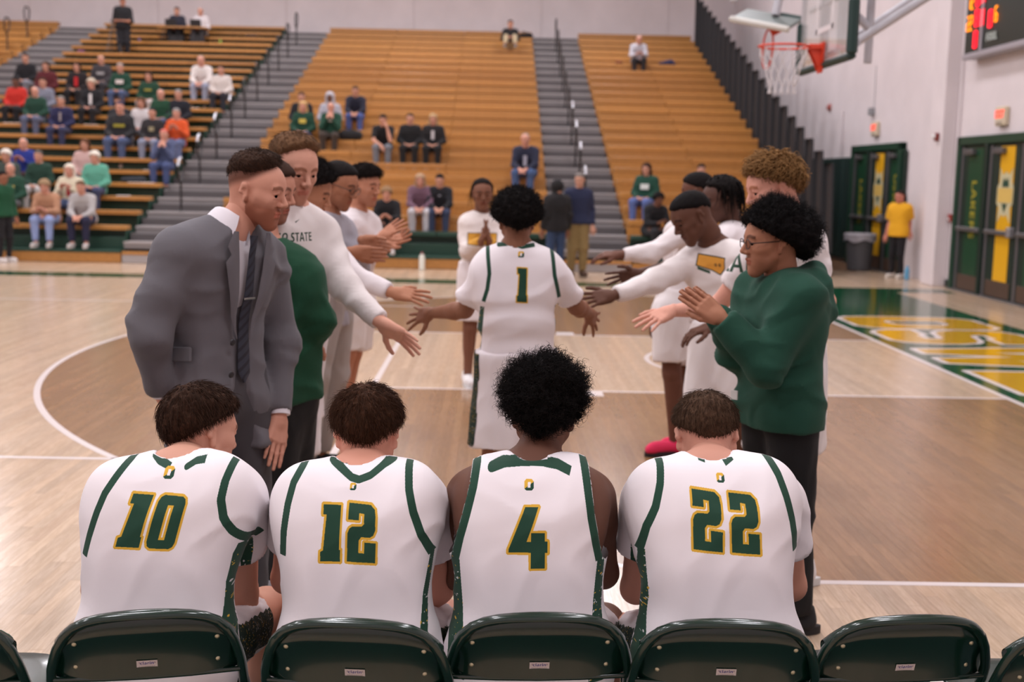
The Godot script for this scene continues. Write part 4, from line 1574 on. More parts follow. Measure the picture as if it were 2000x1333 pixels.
	part("board_edge", box_mesh(Vector3(0.4, 0.08, 0.08), 0.02), pad, o, b * Vector3(0.3, 0.5, 0.0), b.orthonormalized() * Basis.from_scale(Vector3(FOLD_A.length(), 1, 1)))
	g = Geo.new()
	ring = []
	for q in 24:
		var a := TAU * q / 24.0
		ring.append(Vector3(cos(a) * 0.06 - 0.1, -0.34 + sin(a) * 0.23, sin(a) * 0.06))
	g.tube(ring, 0.012, 6, true)
	g.box(Vector3(0.0, -0.1, 0), Vector3(0.16, 0.12, 0.12), Basis(Vector3(0, 0, 1), 0.5), 0.01)
	part("rim", g.mesh(), orange, o, b * Vector3(0.16, 0.12, 0.0))
	g = Geo.new()
	g.tube([Vector3(0.1, 0.05, 0), Vector3(0.6, 2.6, -0.4)], 0.05, 8)
	g.tube([Vector3(-0.4, 0.2, 0), Vector3(-0.6, 1.9, -0.2), Vector3(0.3, 1.9, -0.2)], 0.05, 8)
	part("hanger", g.mesh(), steel, o)

func build_scoreboard() -> void:
	var o := thing("scoreboard", "dark scoreboard with red and amber digits high on the right wall", "scoreboard", Vector3(WALL_X - 0.02, 3.9, -8.75))
	var face := mat(rgb(22, 34, 28), 0.4)
	var steel := mat(rgb(172, 168, 176), 0.4, 0.3)
	part("cabinet", box_mesh(Vector3(0.2, 2.6, 4.4), 0.01), face, o, Vector3(-0.1, 1.3, 2.2))
	part("bottom_rail", box_mesh(Vector3(0.24, 0.09, 4.4), 0.01), steel, o, Vector3(-0.11, -0.02, 2.2))
	part("divider", box_mesh(Vector3(0.03, 2.6, 0.06), 0.004), steel, o, Vector3(-0.215, 1.3, 0.72))
	var amber := glow_mat(Color(1.0, 0.56, 0.05), 1.6)
	var red := glow_mat(Color(1.0, 0.12, 0.2), 1.6)
	var spots := [["2", 0.07, 0.4, amber], ["2", 0.2, 0.4, amber], ["1", 0.07, 0.74, amber], ["2", 0.2, 0.74, amber], ["2", 0.2, 1.06, amber], ["0", 0.42, 0.1, red], ["8", 0.42, 0.44, red], ["0", 0.42, 0.76, red], ["0", 0.42, 1.08, red], ["0", 0.64, 0.42, red], ["8", 0.64, 0.78, red], ["0", 0.98, 0.36, red], ["6", 1.2, 0.42, amber]]
	for sp in spots:
		var big: float = 0.25 if sp[3] == red else 0.22
		var d := part("digit", digit_mesh(sp[0]), sp[3], o, Vector3(-0.216, sp[2], sp[1] + 0.06), Basis.from_scale(Vector3(1, big, 0.12 if sp[3] == red else 0.085)))
	var pale := mat(rgb(190, 200, 194), 0.6)
	wall_word(o, "FOULS", Vector3(-0.22, 0.88, 1.02), 0.13, pale)
	wall_word(o, "FOUL", Vector3(-0.22, 0.2, 1.15), 0.12, pale)

# seven-bar digit in a unit square on a wall that faces -x; z runs across, y up
func digit_mesh(ch: String) -> ArrayMesh:
	var key := "digit" + ch
	if not box_cache.has(key):
		var on: String = {"0": "abcdef", "1": "bc", "2": "abged", "6": "afgedc", "8": "abcdefg"}[ch]
		var bars := {"a": [0.5, 1.0, 1], "g": [0.5, 0.5, 1], "d": [0.5, 0.0, 1], "b": [1.0, 0.75, 0], "c": [1.0, 0.25, 0], "f": [0.0, 0.75, 0], "e": [0.0, 0.25, 0]}
		var g := Geo.new()
		for k in on:
			var q: Array = bars[k]
			g.box(Vector3(0, q[1], q[0] - 0.5), Vector3(0.006, 0.14 if q[2] else 0.5, 0.9 if q[2] else 0.34), Basis(), 0.0)
		box_cache[key] = g.mesh()
	return box_cache[key]

func wall_word(parent: Node, word: String, at: Vector3, size: float, m: Material) -> void:
	var t := TextMesh.new()
	var f := SystemFont.new()
	f.font_names = PackedStringArray(["Droid Sans"])
	f.font_weight = 700
	t.font = f
	t.text = word
	t.font_size = 64
	t.pixel_size = size / 46.0
	t.depth = 0.003
	part("lettering", t, m, parent, at, Basis(Vector3(0, 0, 1), Vector3(0, 1, 0), Vector3(-1, 0, 0)))

func build_wall_things() -> void:
	for it in [["red lettered exit sign above the far double doors", -13.86, 2.9], ["red lettered exit sign above the near double doors", -7.43, 2.86]]:
		var o := thing("exit_sign", it[0], "sign", Vector3(WALL_X, it[2], it[1]))
		part("case", box_mesh(Vector3(0.09, 0.3, 0.36), 0.02), mat(rgb(206, 190, 164), 0.6), o, Vector3(-0.045, 0, 0))
		wall_word(o, "EXIT", Vector3(-0.094, 0.03, 0), 0.12, glow_mat(Color(1.0, 0.28, 0.22), 1.0))
		part("lamp_strip", box_mesh(Vector3(0.02, 0.03, 0.2), 0.004), mat(rgb(160, 150, 140), 0.5), o, Vector3(-0.09, -0.1, 0))
	var o := thing("fire_alarm", "red fire alarm horn with clear strobe on the white wall", "alarm", Vector3(WALL_X - 0.24, 2.6, -9.62))
	part("case", box_mesh(Vector3(0.06, 0.14, 0.12), 0.012), mat(rgb(120, 30, 26), 0.5), o, Vector3(-0.03, 0, 0))
	var g := Geo.new()
	g.lathe([Vector2(0.001, 0.05), Vector2(0.03, 0.045), Vector2(0.04, 0.0)], Vector3.ZERO, 14, Basis(Vector3(0, 0, 1), PI / 2))
	part("strobe", g.mesh(), mat(rgb(226, 226, 226), 0.2), o, Vector3(-0.06, 0.01, -0.02))
	o = thing("pull_station", "small red alarm pull box with white label on the wall", "alarm", Vector3(WALL_X, 1.2, -9.36))
	part("case", box_mesh(Vector3(0.06, 0.13, 0.11), 0.01), mat(rgb(150, 40, 34), 0.5), o, Vector3(-0.03, 0, 0))
	part("label_plate", box_mesh(Vector3(0.01, 0.04, 0.08), 0.002), mat(rgb(220, 214, 210), 0.5), o, Vector3(-0.064, -0.02, 0))
	o = thing("wall_box", "small grey junction box on the wall below the backboard", "junction box", Vector3(WALL_X, 3.28, -14.2))
	part("box", box_mesh(Vector3(0.1, 0.16, 0.18), 0.012), mat(rgb(140, 140, 144), 0.5), o, Vector3(-0.05, 0, 0))
	part("cord", box_mesh(Vector3(0.02, 0.9, 0.02), 0.004), mat(rgb(200, 196, 198), 0.6), o, Vector3(-0.02, 0.5, 0.05))
	o = thing("wall_bell", "small dark red bell on the wall behind the net", "bell", Vector3(WALL_X, 3.55, -17.6))
	g = Geo.new()
	g.lathe([Vector2(0.09, 0.0), Vector2(0.085, 0.05), Vector2(0.03, 0.09), Vector2(0.001, 0.095)], Vector3.ZERO, 14, Basis(Vector3(0, 0, 1), PI / 2))
	part("gong", g.mesh(), mat(rgb(150, 70, 62), 0.5), o)
	part("mount", box_mesh(Vector3(0.03, 0.08, 0.08), 0.006), mat(rgb(200, 190, 190), 0.6), o, Vector3(-0.015, 0, 0))
	# grey bin with a clear bag
	o = thing("trash_can", "grey round trash can with clear bag rim beside the far doors", "trash can", Vector3(4.75, 0, -12.95))
	g = Geo.new()
	g.lathe([Vector2(0.0, 0.0), Vector2(0.22, 0.0), Vector2(0.235, 0.02), Vector2(0.285, 0.68), Vector2(0.3, 0.7), Vector2(0.3, 0.73), Vector2(0.28, 0.73), Vector2(0.22, 0.05), Vector2(0.0, 0.05)], Vector3.ZERO, 24)
	part("barrel", g.mesh(), mat(rgb(84, 84, 88), 0.6), o)
	g = Geo.new()
	var rings := []
	for r in 5:
		var ring := PackedVector3Array()
		for s in 36:
			var a: float = -TAU * s / 36.0
			var rr: float = [0.29, 0.31, 0.325, 0.315, 0.322][r] + 0.008 * sin(a * 9.0 + r) + 0.006 * sin(a * 17.0)
			ring.append(Vector3(cos(a) * rr, [0.735, 0.755, 0.72, 0.66, 0.6][r] + (0.03 * sin(a * 5.0) if r == 4 else 0.0), sin(a) * rr))
		rings.append(ring)
	rings.reverse()
	g.loft(rings, true, false)
	part("bag", g.mesh(), mat(rgb(168, 164, 170), 0.35), o)
	bottle("blue water bottle on the floor by the pilaster", Vector3(5.0, 0, -10.75), rgb(96, 160, 196), rgb(90, 150, 190), 0.26, 0.045)
	bottle("tall white bottle with a dark red cap in front of the benches", Vector3(-4.07, 0, -10.75), rgb(222, 224, 214), rgb(120, 60, 60), 0.34, 0.055)

func bottle(label: String, at: Vector3, c: Color, cap: Color, h: float, r: float) -> void:
	var o := thing("bottle", label, "bottle", at)
	var g := Geo.new()
	g.lathe([Vector2(0, 0), Vector2(r * 0.95, 0.0), Vector2(r, 0.01), Vector2(r, h * 0.72), Vector2(r * 0.55, h * 0.86), Vector2(r * 0.5, h * 0.88)], Vector3.ZERO, 16)
	part("flask", g.mesh(), mat(c, 0.4), o)
	g = Geo.new()
	g.lathe([Vector2(r * 0.56, h * 0.87), Vector2(r * 0.56, h * 0.95), Vector2(r * 0.3, h * 0.96), Vector2(r * 0.25, h), Vector2(0, h)], Vector3.ZERO, 14)
	part("cap", g.mesh(), mat(cap, 0.5), o)

func blob(called: String, label: String, category: String, at: Vector3, bones: Array, c: Color, strap := false) -> void:
	var b := PackedFloat32Array()
	for q in bones:
		bone(b, q[0], q[2], q[1], q[3], 0.03)
	var o := thing(called, label, category, at)
	var g := skin_geo(b, 0.02, [[Vector3.ZERO, Vector3(0, -1, 0), 1.0]])
	fold(g, 0.01, Vector3(40, 40, 40), at.x)
	part("sack", g.mesh(), cloth(c), o)
	if strap:
		var s := Geo.new()
		s.tube([bones[0][0] + Vector3(0, bones[0][2] * 0.8, 0), bones[0][0] + Vector3(0.02, bones[0][2] + 0.06, 0.04), bones[0][1] + Vector3(0, bones[0][3] * 0.8, 0.02)], 0.014, 6)
		part("strap", s.mesh(), cloth(c.darkened(0.3)), o)

# ---------------------------------------------------------------- folding chairs on the near side
var chair_parts := {}
func make_chair(called: String, label: String, at: Vector3, turn: float, sticker: bool) -> Node3D:
	var green := StandardMaterial3D.new()
	if mats.has("chair"):
		green = mats["chair"]
	else:
		green.albedo_color = rgb(9, 40, 31)
		green.roughness = 0.22
		green.clearcoat_enabled = true
		green.clearcoat = 0.5
		green.clearcoat_roughness = 0.08
		mats["chair"] = green
	if chair_parts.is_empty():
		# inverted U of the back, running on to the front feet
		var half := []
		for p in [Vector3(-0.235, 0.012, -0.46), Vector3(-0.228, 0.42, -0.15), Vector3(-0.222, 0.56, -0.055), Vector3(-0.213, 0.62, -0.03), Vector3(-0.193, 0.675, -0.012), Vector3(-0.16, 0.712, -0.002), Vector3(-0.11, 0.731, 0.008), Vector3(-0.05, 0.739, 0.014)]:
			half.append(p)
		var path := half.duplicate()
		path.append(Vector3(0, 0.741, 0.016))
		for q in range(half.size() - 1, -1, -1):
			path.append(Vector3(-half[q].x, half[q].y, half[q].z))
		var curve := Curve3D.new()
		for q in path.size():
			var tan_: Vector3 = (path[mini(q + 1, path.size() - 1)] - path[maxi(q - 1, 0)]) / 6.0
			curve.add_point(path[q], -tan_, tan_)
		var pts := []
		var total := curve.get_baked_length()
		for q in 61:
			pts.append(curve.sample_baked(total * q / 60.0, true))
		var g := Geo.new()
		g.tube(pts, 0.0125, 10)
		chair_parts["back_frame"] = g.mesh()
		# pressed panel: rolled top edge, hollow face
		var rings := []
		for r in 15:
			var ring := PackedVector3Array()
			for q in 33:
				var u := q / 32.0 * 2.0 - 1.0
				var topy := 0.741 - 0.011 * u * u - 0.062 * pow(absf(u), 5.0)
				var wx := 0.207
				var y: float; var z: float
				var t := r / 14.0
				var bow := 0.016 * (1.0 - u * u) + -0.03 * pow(absf(u), 6.0)
				if r < 7:
					# roll over the top
					var a: float = PI * 1.1 * (1.0 - r / 6.0) - PI * 0.5
					y = topy - 0.004 + 0.0135 * cos(a - 0.2)
					z = bow + 0.002 + 0.0155 * -sin(a) * -1.0
				else:
					var f := (r - 6) / 8.0
					y = lerpf(topy - 0.015, 0.572, f)
					z = bow + lerpf(0.012, -0.036, pow(f, 0.75)) - 0.006 * sin(f * PI)
					wx = lerpf(0.207, 0.219, f)
				ring.append(Vector3(u * wx, y, z))
			rings.append(ring)
		g = Geo.new()
		g.loft(rings, false, false)
		g.smooth()
		chair_parts["back_panel"] = g.mesh()
		g = Geo.new()
		g.tube([Vector3(-0.215, 0.57, -0.042), Vector3(-0.1, 0.57, -0.03), Vector3(0, 0.57, -0.026), Vector3(0.1, 0.57, -0.03), Vector3(0.215, 0.57, -0.042)], 0.007, 8)
		chair_parts["panel_lip"] = g.mesh()
		g = Geo.new()
		var rr := []
		for lay in [[0.438, 0.19, 0.2], [0.45, 0.2, 0.21], [0.4545, 0.196, 0.205], [0.456, 0.15, 0.16]]:
			var ring := PackedVector3Array()
			for q in 28:
				var a := -TAU * q / 28.0
				ring.append(Vector3(lay[1] * signf(cos(a)) * pow(absf(cos(a)), 0.5), lay[0], -0.3 + lay[2] * signf(sin(a)) * pow(absf(sin(a)), 0.5)))
			rr.append(ring)
		g.loft(rr)
		chair_parts["seat"] = g.mesh()
		for s in [-1.0, 1.0]:
			g = Geo.new()
			g.tube([Vector3(s * 0.21, 0.44, -0.36), Vector3(s * 0.212, 0.25, -0.17), Vector3(s * 0.215, 0.012, 0.04)], 0.011, 8)
			chair_parts["leg%d" % int(s)] = g.mesh()
		g = Geo.new()
		g.tube([Vector3(-0.213, 0.16, -0.09), Vector3(0.213, 0.16, -0.09)], 0.008, 8)
		chair_parts["stretcher"] = g.mesh()
		g = Geo.new()
		g.lathe([Vector2(0.0, 0.004), Vector2(0.004, 0.003), Vector2(0.0062, 0.0)], Vector3.ZERO, 12, Basis(Vector3(1, 0, 0), PI / 2))
		chair_parts["rivet"] = g.mesh()
	var o := thing(called, label, "chair", at, "green folding chairs of the bench")
	o.rotation.y = turn
	part("back_frame", chair_parts["back_frame"], green, o)
	var pn := part("back_panel", chair_parts["back_panel"], green, o)
	part("panel_lip", chair_parts["panel_lip"], green, o)
	part("seat", chair_parts["seat"], green, o)
	part("leg", chair_parts["leg1"], green, o)
	part("leg", chair_parts["leg-1"], green, o)
	part("stretcher", chair_parts["stretcher"], green, o)
	for p in [Vector3(-0.163, 0.668, 0.0), Vector3(0.163, 0.668, 0.0), Vector3(-0.163, 0.604, -0.016), Vector3(0.163, 0.604, -0.016)]:
		part("rivet", chair_parts["rivet"], mat(rgb(196, 190, 160), 0.3, 0.7), pn, p + Vector3(0, 0, panel_z(p) - p.z))
	if sticker:
		var m := StandardMaterial3D.new()
		if not mats.has("sticker"):
			m.albedo_texture = sticker_tex()
			m.roughness = 0.4
			mats["sticker"] = m
		var g := Geo.new()
		var c := Vector3(0, 0.606, panel_z(Vector3(0, 0.606, 0)) + 0.0012)
		var up := Vector3(0, 0.94, 0.3).normalized()
		g.quad(c + Vector3(-0.024, 0, 0) - up * 0.0115, c + Vector3(0.024, 0, 0) - up * 0.0115, c + Vector3(0.024, 0, 0) + up * 0.0115, c + Vector3(-0.024, 0, 0) + up * 0.0115)
		part("maker_label", g.mesh(), mats["sticker"], pn)
	return o

func panel_z(p: Vector3) -> float:
	var u := p.x / 0.213
	var topy := 0.741 - 0.011 * u * u - 0.062 * pow(absf(u), 5.0)
	var f := clampf((topy - 0.015 - p.y) / (topy - 0.015 - 0.572), 0.0, 1.0)
	return 0.016 * (1.0 - u * u) - 0.03 * pow(absf(u), 6.0) + lerpf(0.012, -0.036, pow(f, 0.75)) - 0.006 * sin(f * PI)

# ---------------------------------------------------------------- prints drawn into pictures
func fill(im: Image, poly: PackedVector2Array, c: Color) -> void:
	var y0 := 1e9; var y1 := -1e9
	for p in poly:
		y0 = minf(y0, p.y)
		y1 = maxf(y1, p.y)
	for y in range(maxi(0, int(y0)), mini(im.get_height() - 1, int(y1)) + 1):
		var xs := []
		var fy := y + 0.5
		for q in poly.size():
			var a := poly[q]; var b := poly[(q + 1) % poly.size()]
			if (a.y <= fy) != (b.y <= fy):
				xs.append(a.x + (fy - a.y) / (b.y - a.y) * (b.x - a.x))
		xs.sort()
		for q in range(0, xs.size() - 1, 2):
			var x0 := int(round(xs[q]))
			im.fill_rect(Rect2i(x0, y, maxi(1, int(round(xs[q + 1])) - x0), 1), c)

# words drawn from the outlines of a font
func ink(im: Image, word: String, at: Vector2, ex: Vector2, ey: Vector2, c: Color) -> void:
	var t := TextMesh.new()
	var f := SystemFont.new()
	f.font_names = PackedStringArray(["Droid Sans"])
	f.font_weight = 700
	t.font = f
	t.text = word
	t.font_size = 64
	t.pixel_size = 1.0 / 46.0
	t.depth = 0.0
	for s in t.get_surface_count():
		var a := t.surface_get_arrays(s)
		var v: PackedVector3Array = a[Mesh.ARRAY_VERTEX]
		var idx: PackedInt32Array = a[Mesh.ARRAY_INDEX] if a[Mesh.ARRAY_INDEX] != null else PackedInt32Array(range(v.size()))
		for q in range(0, idx.size() - 2, 3):
			var tri := PackedVector2Array()
			for e in 3:
				var p := v[idx[q + e]]
				tri.append(at + ex * p.x + ey * p.y)
			fill(im, tri, c)

func sticker_tex() -> ImageTexture:
	var im := Image.create(192, 96, false, Image.FORMAT_RGB8)
	im.fill(rgb(216, 206, 204))
	ink(im, "clarin", Vector2(96, 34), Vector2(34, 0), Vector2(0, -34), rgb(52, 44, 128))
	for x in [18, 160]:
		im.fill_rect(Rect2i(x, 20, 16, 6), rgb(120, 90, 110))
		im.fill_rect(Rect2i(x + 3, 32, 12, 6), rgb(120, 90, 110))
	for q in 2:
		for w in 9:
			im.fill_rect(Rect2i(20 + w * 17, 66 + q * 12, 12, 4), rgb(150, 120, 128))
	return ImageTexture.create_from_image(im)

const GLYPH := {
	"1": [[0.1, 0.0, 1.0, 0.0, 0.94, 0.79, 1.0, 0.79, 1.0, 1.0, 0.0, 1.0, 0.0, 0.83, 0.14, 0.8, 0.28, 0.17, 0.1, 0.17]],
	"2": [[0.0, 0.0, 0.78, 0.01, 0.93, 0.08, 0.97, 0.2, 0.97, 0.43, 0.9, 0.52, 0.78, 0.56, 0.48, 0.56, 0.4, 0.62, 0.4, 0.84, 0.6, 0.84, 0.6, 0.65, 1.0, 0.65, 1.0, 1.0, 0.0, 1.0, 0.0, 0.5, 0.06, 0.42, 0.16, 0.38, 0.5, 0.37, 0.57, 0.33, 0.57, 0.16, 0.38, 0.15, 0.38, 0.27, 0.0, 0.27]],
	"0": [[0.5, 0.0, 0.16, 0.0, 0.05, 0.04, 0.0, 0.12, 0.0, 0.88, 0.05, 0.96, 0.16, 1.0, 0.5, 1.0, 0.5, 0.83, 0.39, 0.83, 0.39, 0.17, 0.5, 0.17], [0.5, 0.0, 0.84, 0.0, 0.95, 0.04, 1.0, 0.12, 1.0, 0.88, 0.95, 0.96, 0.84, 1.0, 0.5, 1.0, 0.5, 0.83, 0.61, 0.83, 0.61, 0.17, 0.5, 0.17]],
	"4": [[0.43, 0.0, 0.77, 0.0, 0.46, 0.56, 0.58, 0.56, 0.58, 0.41, 0.93, 0.41, 0.93, 0.55, 1.0, 0.55, 1.0, 0.74, 0.93, 0.74, 0.93, 1.0, 0.57, 1.0, 0.57, 0.74, 0.0, 0.73, 0.0, 0.68]],
	"7": [[0.0, 0.0, 1.0, 0.0, 1.0, 0.25, 0.6, 1.0, 0.2, 1.0, 0.6, 0.25, 0.0, 0.25]],
}

const GREEN := Color(0.055, 0.24, 0.17)
const GOLD := Color(0.85, 0.66, 0.2)

# a cloth's print: ops in metres on the garment, origin at its upper left
func print_mat(w: float, h: float, base: Color, ops: Array, px := 1300.0) -> StandardMaterial3D:
	var im := Image.create(int(w * px), int(h * px), false, Image.FORMAT_RGB8)
	im.fill(base)
	for op in ops:
		match op[0]:
			"digit":
				var o: Vector2 = op[2] * px
				var ex: Vector2 = op[3] * px
				var ey: Vector2 = op[4] * px
				for layer in 2:
					for part_ in GLYPH[op[1]]:
						var poly := PackedVector2Array()
						for q in range(0, part_.size(), 2):
							poly.append(o + ex * part_[q] + ey * part_[q + 1])
						if layer == 0:
							for b in Geometry2D.offset_polygon(poly, op[5] * px):
								fill(im, b, GOLD)
						else:
							fill(im, poly, GREEN)
			"line":
				var pl := PackedVector2Array()
				for p in op[2]:
					pl.append(p * px)
				for q in pl.size() - 1:
					var last: bool = q == pl.size() - 2
					var seg := PackedVector2Array([pl[q], pl[q + 1]])
					for b in Geometry2D.offset_polyline(seg, op[1] * px * 0.5, Geometry2D.JOIN_ROUND, Geometry2D.END_BUTT if last else Geometry2D.END_ROUND):
						fill(im, b, op[3] if op.size() > 3 else GREEN)
			"poly":
				var pl := PackedVector2Array()
				for p in op[1]:
					pl.append(p * px)
				fill(im, pl, op[2])
				if op.size() > 3:
					speckle(im, pl, op[3])
			"badge":
				var o: Vector2 = op[1] * px
				var s: float = op[2] * px
				fill(im, PackedVector2Array([o + Vector2(-0.3, -0.5) * s, o + Vector2(0.3, -0.5) * s, o + Vector2(0.5, -0.3) * s, o + Vector2(-0.5, 0.35) * s, o + Vector2(-0.5, -0.3) * s]), GOLD)
				fill(im, PackedVector2Array([o + Vector2(0.5, -0.3) * s, o + Vector2(0.5, 0.3) * s, o + Vector2(0.3, 0.5) * s, o + Vector2(-0.3, 0.5) * s, o + Vector2(-0.5, 0.35) * s]), GREEN)
				fill(im, PackedVector2Array([o + Vector2(-0.13, -0.25) * s, o + Vector2(0.17, -0.25) * s, o + Vector2(0.13, 0.25) * s, o + Vector2(-0.17, 0.25) * s]), base)
			"word":
				ink(im, op[1], op[2] * px, op[3] * px, op[4] * px, op[5])
	var m := StandardMaterial3D.new()
	m.albedo_texture = ImageTexture.create_from_image(im)
	m.texture_repeat = false
	m.roughness = 0.85
	m.rim_enabled = true
	m.rim = 0.15
	m.cull_mode = BaseMaterial3D.CULL_DISABLED
	return m

func speckle(im: Image, poly: PackedVector2Array, sd: int) -> void:
	var rng := RandomNumberGenerator.new()
	rng.seed = sd
	var lo := poly[0]; var hi := poly[0]
	for p in poly:
		lo = lo.min(p)
		hi = hi.max(p)
	var n := int((hi.x - lo.x) * (hi.y - lo.y) / 260.0)
	for q in n:
		var p := Vector2(rng.randf_range(lo.x, hi.x), rng.randf_range(lo.y, hi.y))
		var a := rng.randf_range(0.8, 5.0)
		var b := a * rng.randf_range(0.3, 0.9)
		var t := rng.randf() * TAU
		if Geometry2D.is_point_in_polygon(p, poly):
			var e := PackedVector2Array()
			for k in 6:
				var v := Vector2(cos(k * TAU / 6.0) * a, sin(k * TAU / 6.0) * b).rotated(t)
				e.append(p + v)
			fill(im, e, GOLD if rng.randf() < 0.6 else Color(0.85, 0.83, 0.83))

# ---------------------------------------------------------------- people sitting on the benches
const RAILS := [
	[-9.06, "black looped handrail post on the left grey stairs, %s", 10, 1.4, 2.0, "handrails of the left stairs", true],
	[-0.93, "black looped handrail post on the middle grey stairs, %s", 10, 1.4, 2.0, "handrails of the middle stairs", true],
	[-17.45, "black looped handrail post on the upper left stairs, %s", 3, 15.4, 2.0, "handrails of the upper left stairs", false],
]

var sitters := {}

# joints of a sitting body; the seat's top lies at the origin, it faces +z
func sit(arms: String) -> Dictionary:
	var lean := 0.0
	if arms in ["lean", "phone", "face"]:
		lean = 0.16
	var d := {"p": Vector3(0, 0.11, 0.0), "n": Vector3(0, 0.6 - lean * 0.25, 0.02 + lean), "h": Vector3(0, 0.755 - lean * 0.3, 0.07 + lean * 1.25), "hf": Vector3(0, -0.1 - lean, 1).normalized(), "hu": Vector3.UP}
	for q in 2:
		var m := 1.0 if q == 0 else -1.0
		d["a%d" % q] = Vector3(m * 0.18, 0.535 - lean * 0.2, 0.02 + lean * 0.9)
		d["j%d" % q] = Vector3(m * 0.09, 0.09, 0.04)
		d["k%d" % q] = Vector3(m * 0.14, 0.09, 0.46)
		d["c%d" % q] = Vector3(m * 0.13, -0.34, 0.44)
		d["t%d" % q] = Vector3(m * 0.15, -0.4, 0.6)
		match arms:
			"lean":
				d["e%d" % q] = Vector3(m * 0.2, 0.24, 0.3); d["w%d" % q] = Vector3(m * 0.06, 0.16, 0.5); d["f%d" % q] = Vector3(m * -0.05, 0.12, 0.6)
			"phone":
				d["e%d" % q] = Vector3(m * 0.22, 0.24, 0.26); d["w%d" % q] = Vector3(m * 0.08, 0.26, 0.46); d["f%d" % q] = Vector3(m * 0.0, 0.34, 0.54)
			"clap":
				d["e%d" % q] = Vector3(m * 0.24, 0.27, 0.12); d["w%d" % q] = Vector3(m * 0.07, 0.42, 0.32); d["f%d" % q] = Vector3(m * 0.01, 0.52, 0.42)
			"chin":
				d["e%d" % q] = Vector3(m * 0.2, 0.28, 0.2); d["w%d" % q] = Vector3(m * 0.05, 0.52, 0.24); d["f%d" % q] = Vector3(m * 0.02, 0.64, 0.2)
			"face":
				d["e%d" % q] = Vector3(m * 0.18, 0.24, 0.42) if q == 0 else Vector3(m * 0.2, 0.24, 0.36)
				d["w%d" % q] = Vector3(m * 0.1, 0.55, 0.4) if q == 0 else Vector3(m * 0.02, 0.14, 0.5)
				d["f%d" % q] = Vector3(m * 0.03, 0.72, 0.36) if q == 0 else Vector3(0.06, 0.04, 0.56)
			_:
				d["e%d" % q] = Vector3(m * 0.25, 0.27, 0.06); d["w%d" % q] = Vector3(m * 0.1, 0.17, 0.28); d["f%d" % q] = Vector3(m * -0.02, 0.17, 0.38)
		if arms == "knees":
			d["k%d" % q] = Vector3(m * 0.13, 0.34, 0.38)
			d["c%d" % q] = Vector3(m * 0.16, 0.09, 0.62)
			d["t%d" % q] = Vector3(m * 0.18, 0.03, 0.78)
			d["e%d" % q] = Vector3(m * 0.24, 0.3, 0.14); d["w%d" % q] = Vector3(m * 0.1, 0.34, 0.38); d["f%d" % q] = Vector3(m * 0.0, 0.34, 0.48)
	return d

func make_sitters() -> void:
	for kind in ["lap", "lean", "phone", "clap", "chin", "face", "knees"]:
		var d := {"j": sit(kind), "s": 1.0, "cell": 0.02, "top": {"grow": 0.026, "sleeve": 0.8 if kind == "face" else 1.92, "hem": 0.02, "seated": true, "fold": 0.006}, "bottom": {"length": 1.9, "grow": 0.02, "fold": 0.005}, "beard": 0.15}
		sitters[kind] = [body_mesh(d).mesh(), top_mesh(d).mesh(), bottom_mesh(d).mesh(), d.j]

func spectator(kind: String, x: float, k: int, yaw: float, top_c: Color, low_c: Color, skin_c: Color, hair: String, hair_c: Color, label: String, sc := 1.0, mark := []) -> void:
	var o := thing("person", label, "person", Vector3(x, SEAT_Y + k * RISE + 0.005, SEAT_Z - k * RUN + 0.03), "spectators on the benches")
	o.rotation_degrees.y = yaw
	o.scale = Vector3.ONE * sc
	var t: Array = sitters[kind]
	var J: Dictionary = t[3]
	part("body", t[0], skin_mat(skin_c), o)
	part("top", t[1], cloth(top_c), o)
	part("trousers", t[2], cloth(low_c), o)
	if mark:
		var mz: float = 0.15 + (0.1 if kind in ["lean", "phone"] else 0.0)
		part(mark[3], box_mesh(Vector3(mark[1], mark[2], 0.01), 0.003), cloth(mark[0]), o, Vector3(0, mark[4], mz), Basis(Vector3(1, 0, 0), -0.06))
	var ht := head_at(J, 1.0)
	for q in [-1.0, 1.0]:
		part("eye", eye_mesh, vmat(Color.WHITE, 0.2), o, ht * Vector3(q * 0.0315, 0.0, 0.0745), ht.basis)
	if hair == "hood":
		if not box_cache.has("hood"):
			var b := PackedFloat32Array()
			bone(b, Vector3(0, 0.04, -0.02), 0.115, Vector3(0, -0.1, -0.05), 0.12, 0.04)
			bone(b, Vector3(0, 0.0, 0.12), -0.085, Vector3(0, -0.06, 0.14), -0.09, 0.02)
			box_cache["hood"] = skin_geo(b, 0.014).mesh()
		part("hood", box_cache["hood"], cloth(hair_c), o, ht.origin, ht.basis)
	else:
		part("hair", hair_mesh(hair), hair_mat(hair_c), o, ht.origin, ht.basis)
	for q in 2:
		var c: Vector3 = J["c%d" % q]
		var tt: Vector3 = J["t%d" % q] - c
		tt.y = 0.0
		var sh := part("shoe", shoe_upper_mesh(), cloth(rgb(60, 56, 58) if k % 3 else rgb(190, 184, 182)), o, c - Vector3(0, 0.085, 0), frame(tt, Vector3.UP))
		part("sole", shoe_sole_mesh(), mat(rgb(200, 196, 194), 0.7), sh)

func build_tripod(x: float, y: float, z: float) -> void:
	var o := thing("tripod", "thin camera tripod beside the man in black on the benches", "tripod", Vector3(x, y, z))
	var m := mat(rgb(96, 88, 84), 0.5)
	for q in 3:
		var a := TAU * q / 3.0
		var g := Geo.new()
		g.tube([Vector3(0, 1.1, 0), Vector3(cos(a) * 0.3, 0.0, sin(a) * 0.3)], 0.014, 6)
		part("leg", g.mesh(), m, o)
	part("head_plate", box_mesh(Vector3(0.1, 0.05, 0.08), 0.01), m, o, Vector3(0, 1.12, 0))

